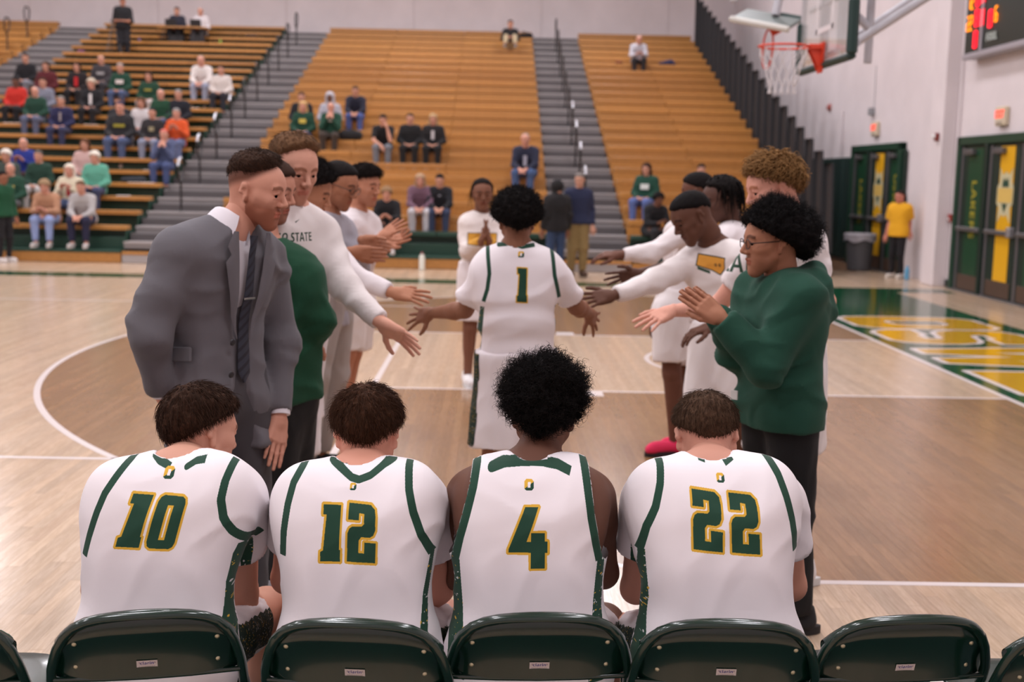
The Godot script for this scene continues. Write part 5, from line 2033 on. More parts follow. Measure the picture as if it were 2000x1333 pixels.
func build_table(at: Vector3) -> void:
	var o := thing("folding_table", "small wooden table with black legs high on the left benches", "table", at + Vector3(0.0, 0, 0.1))
	var top_ := mat(rgb(176, 128, 76), 0.5)
	var leg := mat(rgb(40, 34, 34), 0.5)
	part("tabletop", box_mesh(Vector3(1.55, 0.045, 0.5), 0.008), top_, o, Vector3(0, 0.62, 0))
	for sx in [-1.0, 1.0]:
		for sz in [-1.0, 1.0]:
			var g := Geo.new()
			g.tube([Vector3(sx * 0.55, 0.6, sz * 0.16), Vector3(sx * 0.68, 0.0, sz * 0.2)], 0.02, 6)
			part("leg", g.mesh(), leg, o)
	for it in [["laptop", "dark laptop open on the small table", -0.35], ["laptop", "dark laptop at the right end of the small table", 0.42]]:
		var l := thing(it[0], it[1], "laptop", o.position + Vector3(it[2], 0.643, 0.02))
		part("base", box_mesh(Vector3(0.34, 0.018, 0.22), 0.004), mat(rgb(40, 40, 44), 0.5), l, Vector3(0, 0.009, 0))
		part("lid", box_mesh(Vector3(0.34, 0.22, 0.012), 0.004), mat(rgb(34, 34, 38), 0.5), l, Vector3(0, 0.12, 0.13), Basis(Vector3(1, 0, 0), 0.25))
	for it in [["black case standing under the left half of the table", Vector3(-0.22, 0, -0.05), Vector3(0.5, 0.4, 0.3)], ["black case standing under the right half of the table", Vector3(0.4, 0, -0.05), Vector3(0.38, 0.44, 0.3)]]:
		var c := thing("equipment_case", it[0], "case", o.position + it[1])
		part("shell", box_mesh(it[2], 0.03), mat(rgb(30, 27, 28), 0.7), c, Vector3(0, it[2].y * 0.5, 0))
		part("handle", box_mesh(Vector3(0.16, 0.03, 0.04), 0.01), mat(rgb(60, 56, 56), 0.6), c, Vector3(0, it[2].y + 0.015, 0))
	bottle("blue bottle on the upper bench right of the man in black", at + Vector3(-1.35, 0.0, 0.15), rgb(64, 62, 120), rgb(60, 60, 110), 0.3, 0.05)
	bottle("lime green bottle on the upper bench right of the table", at + Vector3(1.15, 0.0, 0.1), rgb(130, 180, 70), rgb(120, 170, 60), 0.3, 0.04)

# ---------------------------------------------------------------- pieces of dress
func strip_part(o: Node3D, called: String, rows: Array, m: Material) -> void:
	var g := Geo.new()
	var back := []
	g.loft(rows, false, false)
	for q in g.v.size():
		g.uv[q] = Vector2(float(q % rows[0].size()) / (rows[0].size() - 1), float(q / rows[0].size()) / (rows.size() - 1))
	g.smooth()
	# a second skin behind gives the cloth its thickness
	var k := g.v.size()
	var n0 := g.i.size()
	for q in k:
		g.vert(g.v[q] - g.n[q] * 0.003, -g.n[q], g.uv[q])
	for q in range(0, n0, 3):
		g.i.append_array([g.i[q] + k, g.i[q + 2] + k, g.i[q + 1] + k])
	part(called, g.mesh(), m, o)

func tie_mat() -> StandardMaterial3D:
	var im := Image.create(64, 512, false, Image.FORMAT_RGB8)
	im.fill(rgb(44, 48, 62))
	for q in 16:
		fill(im, PackedVector2Array([Vector2(0, q * 36.0), Vector2(64, q * 36.0 - 44.0), Vector2(64, q * 36.0 - 30.0), Vector2(0, q * 36.0 + 14.0)]), rgb(24, 26, 38))
	var m := StandardMaterial3D.new()
	m.albedo_texture = ImageTexture.create_from_image(im)
	m.roughness = 0.6
	m.cull_mode = BaseMaterial3D.CULL_DISABLED
	return m

func disc_mesh() -> ArrayMesh:
	if not box_cache.has("disc"):
		var g := Geo.new()
		g.lathe([Vector2(0, 0.004), Vector2(0.008, 0.004), Vector2(0.011, 0.003), Vector2(0.012, 0.0)], Vector3.ZERO, 14, Basis(Vector3(1, 0, 0), PI / 2))
		box_cache["disc"] = g.mesh()
	return box_cache["disc"]

func belt(o: Node3D, ring: Array) -> void:
	var rows := []
	for y in [-0.02, -0.012, 0.012, 0.02]:
		var r := []
		for p in ring:
			r.append(p + Vector3(0, y, 0))
		rows.append(r)
	strip_part(o, "belt", rows, mat(rgb(66, 40, 30), 0.5))

func collar(o: Node3D, n: Vector3, up: Vector3, fwd: Vector3) -> void:
	var b := frame(fwd, up)
	var rows := []
	for lay in [[0.0, 0.072], [0.025, 0.067], [0.042, 0.064], [0.046, 0.066], [0.034, 0.072], [0.01, 0.08], [-0.006, 0.085]]:
		var r := []
		for q in 25:
			var a := lerpf(-2.75, 2.75, q / 24.0)
			var tip := smoothstep(1.7, 2.75, absf(a))
			var low: float = -0.035 * tip if lay[0] < 0.03 and lay[1] > 0.08 else -0.012 * tip
			r.append(n + b * Vector3(sin(a) * lay[1], lay[0] + low, -cos(a) * lay[1] * 1.02))
		rows.append(r)
	strip_part(o, "shirt_collar", rows, cloth(rgb(228, 224, 230)))

func cuff(o: Node3D, a: Vector3, b: Vector3) -> void:
	var g := Geo.new()
	g.tube([a, a.lerp(b, 0.5), b], [0.041, 0.04, 0.039], 14)
	part("shirt_cuff", g.mesh(), cloth(rgb(228, 224, 230)), o)


func V(x: float, y: float, z: float) -> Vector3:
	return Vector3(x, y, z)

func J(a: Array) -> Dictionary:
	var names := ["h", "hf", "hu", "n", "a0", "e0", "w0", "f0", "a1", "e1", "w1", "f1", "p", "j0", "k0", "c0", "t0", "j1", "k1", "c1", "t1", "m"]
	var d := {}
	for q in a.size() / 3:
		d[names[q]] = Vector3(a[q * 3], a[q * 3 + 1], a[q * 3 + 2])
	return d

func _ready() -> void:

	var cam := Camera3D.new()
	cam.name = "camera"
	add_child(cam)
	var lens := CameraAttributesPhysical.new()
	lens.frustum_focal_length = 42.0
	lens.exposure_aperture = APERTURE
	lens.frustum_focus_distance = 3.15
	lens.frustum_near = 0.05
	lens.frustum_far = 200.0
	cam.attributes = lens
	cam.fov = 31.4780
	cam.near = 0.05
	cam.far = 200.0
	cam.position = Vector3(-2.7166, 1.7767, 11.7831)
	cam.rotation = Vector3(-0.13583, -0.01558, 0.02085)
	cam.current = true

	var world := WorldEnvironment.new()
	world.name = "world"
	var env := Environment.new()
	env.background_mode = Environment.BG_COLOR
	env.background_color = Color(0, 0, 0)
	env.tonemap_mode = Environment.TONE_MAPPER_LINEAR
	env.tonemap_exposure = 1.0
	env.sdfgi_enabled = true
	env.ssao_enabled = true
	env.ssil_enabled = true
	world.environment = env
	add_child(world)
	make_templates()
	build_floor()
	build_hall()
	build_bleachers()
	build_hoop()
	build_scoreboard()
	build_wall_things()
	build_chairs()
	build_people()
	build_crowd()
	build_small_things()

func build_chairs() -> void:
	make_chair("folding_chair","green metal folding chair cut off by the left edge",V(-4.026,0,9.103),0.05,true)
	make_chair("folding_chair","green metal folding chair under the player whose head is turned",V(-3.523,0,9.036),0.2,true)
	make_chair("folding_chair","green metal folding chair under the wavy-haired player",V(-3.029,0,9.071),-0.06,true)
	make_chair("folding_chair","green metal folding chair under the curly-haired player",V(-2.590,0,9.013),0.05,true)
	make_chair("folding_chair","green metal folding chair under the player with the bowed head",V(-2.144,0,9.037),-0.02,true)
	make_chair("folding_chair","empty green metal folding chair right of the players",V(-1.696,0,8.992),0.1,true)
	make_chair("folding_chair","green metal folding chair cut off by the right edge",V(-1.269,0,9.041),0.05,true)

func build_people() -> void:
	person({"label":"seated player in white jersey number 10, dark brown hair, head turned right","at":V(-3.573,0.000,9.000),"j":J([0.045,1.047,-0.540,0.691,-0.210,-0.691,0.050,0.969,-0.244,0.029,0.999,-0.380,-0.132,0.889,-0.400,-0.240,0.606,-0.500,-0.070,0.620,-0.860,-0.010,0.560,-1.000,0.178,0.903,-0.400,0.166,0.597,-0.500,0.069,0.447,-0.780,0.010,0.560,-1.000,0.000,0.551,-0.200,-0.100,0.531,-0.240,-0.200,0.530,-0.700,-0.170,0.090,-0.680,-0.190,0.028,-0.860,0.100,0.531,-0.240,0.186,0.467,-0.740,0.191,0.090,-0.700,0.185,0.028,-0.900,0.011,0.790,-0.260]),"s":1.033,"skin":rgb(204, 152, 130),"hs":1.02,"hair":"fringe","hair_color":rgb(58, 38, 27),"top":{"name":"jersey","mat":print_mat(0.78,0.86,rgb(235,228,231),[["digit","1",Vector2(0.3370,0.2010),Vector2(0.0570,0.0030),Vector2(-0.0240,0.1210),0.0058],["digit","0",Vector2(0.4120,0.2030),Vector2(0.0700,0.0020),Vector2(-0.0270,0.1220),0.0058],["line",0.0180,[Vector2(0.3080,0.1340),Vector2(0.2890,0.1670),Vector2(0.2690,0.2030),Vector2(0.2540,0.2470),Vector2(0.2370,0.3060),Vector2(0.2250,0.3560)]],["line",0.0190,[Vector2(0.5800,0.1290),Vector2(0.5680,0.1720),Vector2(0.5630,0.2140),Vector2(0.5710,0.2560),Vector2(0.5910,0.2940),Vector2(0.6190,0.3270),Vector2(0.6290,0.3500)]],["line",0.0140,[Vector2(0.3650,0.1230),Vector2(0.3900,0.1360),Vector2(0.4200,0.1440)]],["line",0.0140,[Vector2(0.4640,0.1430),Vector2(0.4840,0.1310),Vector2(0.5070,0.1280)]],["poly",[Vector2(0.6020,0.3330),Vector2(0.6150,0.3360),Vector2(0.6100,0.3970),Vector2(0.5970,0.4670),Vector2(0.5970,0.5240),Vector2(0.6250,0.6250),Vector2(0.5740,0.6250),Vector2(0.5750,0.5010),Vector2(0.5780,0.4210),Vector2(0.5910,0.3560)],GREEN,3],["badge",Vector2(0.4220,0.1560),0.0260]]),"uv":[-0.39,1.16,0.78,0.86,1,0,0,1],"sleeve":0.52,"grow":0.022,"sleeve_grow":0.02,"hem":0.1,"seated":true,"fold":0.005,"freq":Vector3(20,30,20),"cell":0.009},"bottom":{"color":rgb(226, 218, 220),"name":"shorts","length":0.64,"grow":0.014,"panel":true},"shoes":[rgb(230,228,228),rgb(220,220,220)],"wide":1.12,"deep":1.05,"cell":0.011})
	person({"label":"seated player in white jersey number 12, wavy brown hair seen from behind","at":V(-3.049,0.000,9.000),"j":J([-0.011,1.059,-0.500,0.038,-0.287,-0.957,0.000,0.958,-0.287,-0.019,0.990,-0.380,-0.183,0.888,-0.400,-0.235,0.644,-0.500,-0.070,0.620,-0.860,-0.010,0.560,-1.000,0.148,0.894,-0.400,0.191,0.621,-0.500,0.070,0.620,-0.860,0.010,0.560,-1.000,0.000,0.552,-0.200,-0.100,0.532,-0.240,-0.200,0.530,-0.700,-0.170,0.090,-0.680,-0.190,0.028,-0.860,0.100,0.532,-0.240,0.219,0.433,-0.740,0.170,0.090,-0.680,0.190,0.028,-0.860,-0.007,0.785,-0.260]),"s":1.033,"skin":rgb(210, 150, 128),"hs":1.02,"hair":"tousled","hair_color":rgb(66, 42, 28),"top":{"name":"jersey","mat":print_mat(0.78,0.86,rgb(235,228,231),[["digit","1",Vector2(0.2960,0.2180),Vector2(0.0490,0.0010),Vector2(0.0040,0.1310),0.0058],["digit","2",Vector2(0.3650,0.2140),Vector2(0.0710,0.0040),Vector2(0.0010,0.1350),0.0058],["line",0.0180,[Vector2(0.2350,0.1390),Vector2(0.2170,0.1750),Vector2(0.2070,0.2240),Vector2(0.2000,0.2900),Vector2(0.1990,0.3490)]],["line",0.0190,[Vector2(0.5090,0.1340),Vector2(0.5140,0.1830),Vector2(0.5280,0.2370),Vector2(0.5480,0.2900),Vector2(0.5760,0.3450)]],["line",0.0150,[Vector2(0.3030,0.1290),Vector2(0.3300,0.1430),Vector2(0.3640,0.1620),Vector2(0.3840,0.1660),Vector2(0.4120,0.1570),Vector2(0.4450,0.1350),Vector2(0.4730,0.1230)]],["poly",[Vector2(0.5730,0.3370),Vector2(0.5810,0.3430),Vector2(0.5670,0.4480),Vector2(0.5720,0.5400),Vector2(0.6210,0.6290),Vector2(0.5700,0.6300),Vector2(0.5520,0.5400),Vector2(0.5560,0.4370)],GREEN,4],["badge",Vector2(0.3710,0.1800),0.0160]]),"uv":[-0.39,1.16,0.78,0.86,1,0,0,1],"sleeve":0.52,"grow":0.022,"sleeve_grow":0.02,"hem":0.1,"seated":true,"fold":0.005,"freq":Vector3(20,30,20),"cell":0.009},"bottom":{"color":rgb(226, 218, 220),"name":"shorts","length":0.64,"grow":0.014,"panel":true},"shoes":[rgb(230,228,228),rgb(220,220,220)],"wide":1.12,"deep":1.05,"cell":0.011})
	person({"label":"seated player in sleeveless white jersey number 4, big dark curly hair","at":V(-2.607,0.000,9.000),"j":J([0.033,1.122,-0.500,0.118,-0.118,-0.986,0.026,0.993,-0.116,0.001,1.016,-0.380,-0.169,0.913,-0.400,-0.191,0.666,-0.480,-0.070,0.620,-0.860,-0.010,0.560,-1.000,0.168,0.913,-0.400,0.210,0.680,-0.480,0.070,0.620,-0.860,0.010,0.560,-1.000,0.000,0.559,-0.200,-0.100,0.539,-0.240,-0.223,0.408,-0.740,-0.170,0.090,-0.680,-0.190,0.028,-0.860,0.100,0.539,-0.240,0.243,0.432,-0.740,0.170,0.090,-0.680,0.190,0.028,-0.860,-0.004,0.792,-0.260]),"s":1.033,"skin":rgb(104, 70, 56),"hs":1.02,"hair":"curls","hair_color":rgb(20, 16, 15),"top":{"name":"jersey","mat":print_mat(0.78,0.86,rgb(235,228,231),[["digit","4",Vector2(0.3270,0.2160),Vector2(0.0980,-0.0010),Vector2(0.0020,0.1430),0.0058],["line",0.0200,[Vector2(0.2450,0.1190),Vector2(0.2360,0.1740),Vector2(0.2210,0.2350),Vector2(0.2050,0.2950),Vector2(0.1930,0.3540)]],["line",0.0200,[Vector2(0.5220,0.1150),Vector2(0.5300,0.1820),Vector2(0.5380,0.2420),Vector2(0.5500,0.3020),Vector2(0.5610,0.3490)]],["line",0.0200,[Vector2(0.2820,0.1320),Vector2(0.3150,0.1230),Vector2(0.3610,0.1200),Vector2(0.4140,0.1190),Vector2(0.4530,0.1240),Vector2(0.4860,0.1360)]],["poly",[Vector2(0.5580,0.3310),Vector2(0.5780,0.3310),Vector2(0.5680,0.4650),Vector2(0.5820,0.6240),Vector2(0.5310,0.6250),Vector2(0.5450,0.4420)],GREEN,5],["poly",[Vector2(0.1830,0.3370),Vector2(0.2050,0.3540),Vector2(0.2160,0.4700),Vector2(0.2230,0.6290),Vector2(0.1790,0.6290),Vector2(0.1810,0.4590)],GREEN,6],["badge",Vector2(0.3790,0.1670),0.0240]]),"uv":[-0.39,1.16,0.78,0.86,1,0,0,1],"arm_cut":[[Vector2(-0.156,1.041),Vector2(-0.165,0.986),Vector2(-0.180,0.925),Vector2(-0.196,0.865),Vector2(-0.208,0.806)],[Vector2(0.143,1.045),Vector2(0.151,0.978),Vector2(0.159,0.918),Vector2(0.171,0.858),Vector2(0.182,0.811)]],"sleeve":0,"grow":0.022,"sleeve_grow":0.02,"hem":0.1,"seated":true,"fold":0.005,"freq":Vector3(20,30,20),"cell":0.009},"bottom":{"color":rgb(226, 218, 220),"name":"shorts","length":0.64,"grow":0.014,"panel":true},"shoes":[rgb(230,228,228),rgb(220,220,220)],"wide":1.12,"deep":1.05,"cell":0.011})
	person({"label":"seated player in white jersey number 22, short brown hair, head bowed","at":V(-2.118,0.000,9.000),"j":J([0.006,1.051,-0.560,0.000,-0.527,-0.850,0.000,0.850,-0.527,-0.011,1.019,-0.400,-0.166,0.899,-0.420,-0.184,0.630,-0.500,-0.070,0.620,-0.860,-0.010,0.560,-1.000,0.187,0.911,-0.420,0.255,0.645,-0.500,0.070,0.620,-0.860,0.010,0.560,-1.000,0.000,0.567,-0.200,-0.100,0.547,-0.240,-0.190,0.400,-0.740,-0.170,0.090,-0.680,-0.190,0.028,-0.860,0.100,0.547,-0.240,0.200,0.530,-0.700,0.170,0.090,-0.680,0.190,0.028,-0.860,-0.006,0.801,-0.260]),"s":1.033,"skin":rgb(196, 142, 122),"hs":1.02,"hair":"cropped","hair_color":rgb(74, 54, 40),"top":{"name":"jersey","mat":print_mat(0.78,0.86,rgb(235,228,231),[["digit","2",Vector2(0.3070,0.1700),Vector2(0.0740,0.0070),Vector2(-0.0020,0.1360),0.0058],["digit","2",Vector2(0.4010,0.1770),Vector2(0.0710,0.0040),Vector2(0.0020,0.1360),0.0058],["line",0.0180,[Vector2(0.2350,0.1050),Vector2(0.2280,0.1610),Vector2(0.2140,0.2150),Vector2(0.1920,0.2640),Vector2(0.1760,0.3300)]],["line",0.0190,[Vector2(0.5190,0.1010),Vector2(0.5370,0.1370),Vector2(0.5520,0.1860),Vector2(0.5680,0.2460),Vector2(0.5800,0.3240)]],["line",0.0120,[Vector2(0.3380,0.1090),Vector2(0.3540,0.1130)]],["line",0.0120,[Vector2(0.4020,0.1180),Vector2(0.4260,0.1060)]],["poly",[Vector2(0.1730,0.3240),Vector2(0.1890,0.3230),Vector2(0.2000,0.4400),Vector2(0.1840,0.6230),Vector2(0.1250,0.6240),Vector2(0.1780,0.4640)],GREEN,7],["badge",Vector2(0.3850,0.1470),0.0200]]),"uv":[-0.39,1.16,0.78,0.86,1,0,0,1],"sleeve":0.52,"grow":0.022,"sleeve_grow":0.02,"hem":0.1,"seated":true,"fold":0.005,"freq":Vector3(20,30,20),"cell":0.009},"bottom":{"color":rgb(226, 218, 220),"name":"shorts","length":0.64,"grow":0.014,"panel":true},"shoes":[rgb(230,228,228),rgb(220,220,220)],"wide":1.18,"deep":1.05,"cell":0.011})
	var suit := person({"label":"young man in grey suit and striped dark tie standing sideways","at":V(-3.720,0.000,7.600),"j":J([0.186,1.705,0.000,0.965,-0.171,0.201,0.171,0.985,0.015,0.089,1.580,0.020,0.182,1.464,-0.180,0.225,1.171,-0.220,0.239,0.900,-0.100,0.225,0.712,-0.020,-0.053,1.492,0.180,-0.125,1.243,0.240,-0.109,1.018,0.140,-0.084,0.854,0.020,0.043,0.995,0.000,0.106,0.948,-0.080,0.126,0.500,-0.100,0.126,0.088,-0.100,0.266,0.028,-0.050,-0.009,0.976,0.080,0.011,0.500,0.080,-0.009,0.088,0.100,0.111,0.028,0.200,0.038,1.287,0.000]),"s":1.017,"skin":rgb(206, 150, 128),"hair":"fade","hair_color":rgb(62,44,34),"hs":1.01,"scalp":0.92,"beard":0.75,"beard_tint":Color(0.36,0.2,0.12),"brow_tint":Color(0.3,0.22,0.16),"top":{"color":rgb(100, 98, 103),"name":"suit_jacket","grow":0.03,"sleeve":1.93,"sleeve_grow":0.022,"hem":0.3,"fold":0.009,"freq":Vector3(18,40,18),"carve":[[V(0.192,1.582,0.087),0.070,V(0.184,1.451,0.090),0.050],[V(0.184,1.451,0.090),0.050,V(0.168,1.333,0.087),0.040],[V(0.168,1.333,0.087),0.040,V(0.152,1.217,0.080),0.028],[V(0.152,1.217,0.080),0.028,V(0.152,1.129,0.080),0.026],[V(0.152,1.129,0.080),0.026,V(0.157,1.030,0.084),0.042],[V(0.157,1.030,0.084),0.042,V(0.162,0.837,0.086),0.090]],"cell":0.01},"bottom":{"color":rgb(72, 70, 74),"length":1.96,"grow":0.018},"shoes":[rgb(40,34,32),rgb(30,26,24)],"hand0":"flat","back0":V(0.7,0,0.7),"back1":V(-0.6,0,0.8),"wide":1.0,"deep":1.0,"cell":0.011})
	strip_part(suit,"lapel",[[V(0.153,1.574,0.141),V(0.152,1.574,0.146),V(0.150,1.575,0.151),V(0.146,1.575,0.154),V(0.141,1.576,0.156)],[V(0.153,1.548,0.140),V(0.151,1.548,0.148),V(0.147,1.549,0.156),V(0.140,1.550,0.161),V(0.132,1.550,0.166)],[V(0.153,1.522,0.138),V(0.149,1.522,0.150),V(0.143,1.523,0.160),V(0.134,1.524,0.169),V(0.124,1.525,0.176)],[V(0.153,1.495,0.136),V(0.150,1.496,0.146),V(0.146,1.496,0.154),V(0.140,1.497,0.161),V(0.133,1.498,0.167)],[V(0.153,1.469,0.135),V(0.147,1.470,0.149),V(0.140,1.471,0.162),V(0.131,1.472,0.174),V(0.119,1.474,0.184)],[V(0.152,1.443,0.133),V(0.147,1.444,0.146),V(0.140,1.445,0.158),V(0.132,1.446,0.169),V(0.121,1.447,0.179)],[V(0.151,1.417,0.130),V(0.146,1.418,0.143),V(0.140,1.419,0.154),V(0.132,1.420,0.164),V(0.122,1.421,0.173)],[V(0.150,1.390,0.128),V(0.145,1.391,0.139),V(0.140,1.392,0.149),V(0.132,1.393,0.158),V(0.123,1.395,0.166)],[V(0.148,1.364,0.125),V(0.145,1.365,0.135),V(0.140,1.366,0.144),V(0.133,1.367,0.152),V(0.125,1.368,0.159)],[V(0.144,1.338,0.121),V(0.141,1.339,0.130),V(0.137,1.340,0.138),V(0.131,1.341,0.144),V(0.124,1.342,0.150)],[V(0.139,1.312,0.116),V(0.137,1.313,0.124),V(0.134,1.313,0.131),V(0.129,1.314,0.136),V(0.123,1.315,0.140)],[V(0.134,1.286,0.112),V(0.133,1.287,0.118),V(0.131,1.287,0.124),V(0.127,1.288,0.128),V(0.121,1.289,0.131)],[V(0.133,1.261,0.109),V(0.133,1.261,0.114),V(0.132,1.261,0.118),V(0.129,1.262,0.120),V(0.124,1.262,0.122)],[V(0.133,1.235,0.106),V(0.134,1.235,0.110),V(0.134,1.235,0.112),V(0.132,1.235,0.113),V(0.128,1.236,0.114)],[V(0.135,1.209,0.104),V(0.137,1.209,0.106),V(0.137,1.209,0.107),V(0.136,1.209,0.107),V(0.133,1.209,0.106)]],cloth(rgb(104,102,107)))
	strip_part(suit,"lapel",[[V(0.233,1.565,0.014),V(0.234,1.565,0.020),V(0.233,1.565,0.025),V(0.230,1.565,0.028),V(0.225,1.566,0.031)],[V(0.238,1.537,0.004),V(0.237,1.537,0.014),V(0.234,1.538,0.022),V(0.229,1.538,0.028),V(0.222,1.539,0.034)],[V(0.243,1.510,-0.005),V(0.241,1.510,0.008),V(0.236,1.511,0.019),V(0.229,1.512,0.028),V(0.220,1.513,0.037)],[V(0.237,1.484,0.009),V(0.234,1.484,0.018),V(0.230,1.485,0.027),V(0.224,1.486,0.034),V(0.217,1.487,0.040)],[V(0.246,1.456,-0.008),V(0.241,1.457,0.007),V(0.234,1.458,0.020),V(0.225,1.459,0.032),V(0.214,1.460,0.043)],[V(0.241,1.430,-0.001),V(0.236,1.431,0.012),V(0.229,1.432,0.025),V(0.221,1.433,0.035),V(0.211,1.434,0.045)],[V(0.235,1.404,0.005),V(0.230,1.405,0.017),V(0.224,1.406,0.028),V(0.216,1.407,0.038),V(0.206,1.408,0.047)],[V(0.228,1.378,0.011),V(0.224,1.379,0.022),V(0.219,1.380,0.032),V(0.211,1.381,0.041),V(0.202,1.382,0.049)],[V(0.221,1.352,0.018),V(0.217,1.353,0.028),V(0.213,1.354,0.037),V(0.206,1.355,0.045),V(0.198,1.356,0.051)],[V(0.211,1.327,0.023),V(0.208,1.328,0.031),V(0.204,1.328,0.039),V(0.198,1.329,0.046),V(0.191,1.330,0.052)],[V(0.200,1.302,0.027),V(0.198,1.302,0.035),V(0.195,1.303,0.041),V(0.190,1.304,0.047),V(0.184,1.305,0.051)],[V(0.189,1.276,0.032),V(0.188,1.277,0.038),V(0.186,1.277,0.044),V(0.182,1.278,0.048),V(0.176,1.279,0.051)],[V(0.182,1.252,0.038),V(0.182,1.252,0.043),V(0.180,1.252,0.047),V(0.177,1.253,0.050),V(0.172,1.253,0.052)],[V(0.175,1.227,0.045),V(0.176,1.227,0.049),V(0.176,1.227,0.052),V(0.174,1.227,0.053),V(0.170,1.228,0.053)],[V(0.170,1.202,0.053),V(0.172,1.202,0.055),V(0.172,1.202,0.056),V(0.171,1.202,0.056),V(0.169,1.202,0.055)]],cloth(rgb(104,102,107)))
	strip_part(suit,"tie",[[V(0.178,1.559,0.086),V(0.185,1.558,0.081),V(0.191,1.558,0.074),V(0.195,1.557,0.065),V(0.197,1.557,0.056)],[V(0.178,1.525,0.084),V(0.184,1.524,0.080),V(0.189,1.524,0.074),V(0.192,1.523,0.068),V(0.193,1.523,0.061)],[V(0.172,1.491,0.081),V(0.178,1.491,0.077),V(0.182,1.490,0.072),V(0.185,1.490,0.066),V(0.187,1.489,0.059)],[V(0.169,1.457,0.083),V(0.176,1.457,0.079),V(0.181,1.456,0.073),V(0.184,1.455,0.066),V(0.186,1.455,0.058)],[V(0.165,1.424,0.084),V(0.172,1.423,0.079),V(0.177,1.422,0.073),V(0.181,1.421,0.066),V(0.183,1.421,0.057)],[V(0.161,1.390,0.085),V(0.168,1.389,0.079),V(0.174,1.388,0.073),V(0.178,1.387,0.065),V(0.180,1.387,0.056)],[V(0.156,1.356,0.085),V(0.164,1.355,0.079),V(0.170,1.354,0.072),V(0.174,1.353,0.064),V(0.177,1.353,0.054)],[V(0.148,1.323,0.083),V(0.156,1.322,0.076),V(0.162,1.321,0.069),V(0.167,1.320,0.060),V(0.170,1.319,0.050)],[V(0.139,1.290,0.081),V(0.147,1.288,0.074),V(0.154,1.287,0.066),V(0.159,1.286,0.057),V(0.163,1.285,0.046)],[V(0.135,1.257,0.080),V(0.143,1.255,0.073),V(0.150,1.254,0.064),V(0.156,1.253,0.054),V(0.160,1.252,0.043)],[V(0.133,1.223,0.080),V(0.142,1.222,0.072),V(0.149,1.221,0.063),V(0.155,1.219,0.053),V(0.159,1.218,0.042)],[V(0.132,1.190,0.081),V(0.142,1.189,0.073),V(0.149,1.187,0.063),V(0.156,1.186,0.053),V(0.160,1.185,0.041)],[V(0.131,1.157,0.082),V(0.141,1.155,0.073),V(0.149,1.154,0.063),V(0.156,1.152,0.052),V(0.161,1.151,0.040)],[V(0.131,1.124,0.083),V(0.141,1.122,0.074),V(0.149,1.120,0.063),V(0.156,1.118,0.052),V(0.161,1.117,0.039)],[V(0.132,1.090,0.083),V(0.142,1.088,0.074),V(0.150,1.086,0.064),V(0.157,1.085,0.053),V(0.162,1.083,0.040)],[V(0.148,1.053,0.065),V(0.151,1.053,0.066),V(0.152,1.053,0.066),V(0.152,1.053,0.064),V(0.150,1.053,0.062)]],tie_mat())
	part("tie_clip",box_mesh(Vector3(.05,.007,.004),.001),mat(rgb(206,204,206),.2,.9),suit,V(0.173,1.344,0.075),frame(V(0.820,-0.084,0.566),V(0,1,0)))
	part("button",disc_mesh(),mat(rgb(34,33,38),.4),suit,V(0.124,1.199,0.124),frame(V(0.813,-0.084,0.576),V(0,1,0)))
	part("button",disc_mesh(),mat(rgb(34,33,38),.4),suit,V(0.120,1.090,0.131),frame(V(0.807,-0.083,0.584),V(0,1,0)))
	part("pocket_flap",box_mesh(Vector3(.13,.05,.012),.004),cloth(rgb(94,92,97)),suit,V(-0.054,1.164,0.182),frame(V(-0.394,0.108,0.902),V(-.06,1,0)))
	belt(suit,[V(0.168,1.041,0.006),V(0.158,1.043,0.020),V(0.148,1.046,0.035),V(0.138,1.048,0.049),V(0.128,1.050,0.063),V(0.118,1.053,0.077),V(0.108,1.055,0.091),V(0.098,1.057,0.105),V(0.088,1.060,0.119)])
	part("dress_shirt",top_mesh({"j":J([0.186,1.705,0.000,0.965,-0.171,0.201,0.171,0.985,0.015,0.089,1.580,0.020,0.182,1.464,-0.180,0.225,1.171,-0.220,0.239,0.900,-0.100,0.225,0.712,-0.020,-0.053,1.492,0.180,-0.125,1.243,0.240,-0.109,1.018,0.140,-0.084,0.854,0.020,0.043,0.995,0.000,0.106,0.948,-0.080,0.126,0.500,-0.100,0.126,0.088,-0.100,0.266,0.028,-0.050,-0.009,0.976,0.080,0.011,0.500,0.080,-0.009,0.088,0.100,0.111,0.028,0.200,0.038,1.287,0.000]),"s":1.017,"cell":.011,"top":{"grow":.011,"sleeve":0.0,"hem":-.1,"fold":.002,"collar":.0}}).mesh(),cloth(rgb(226,222,228)),suit)
	cuff(suit,V(0.237,0.933,-0.114),V(0.239,0.907,-0.103))
	cuff(suit,V(-0.111,1.045,0.152),V(-0.109,1.024,0.143))
	collar(suit,V(0.089,1.580,0.020),V(0.608,0.784,-0.125),V(0.829,0.000,0.559))
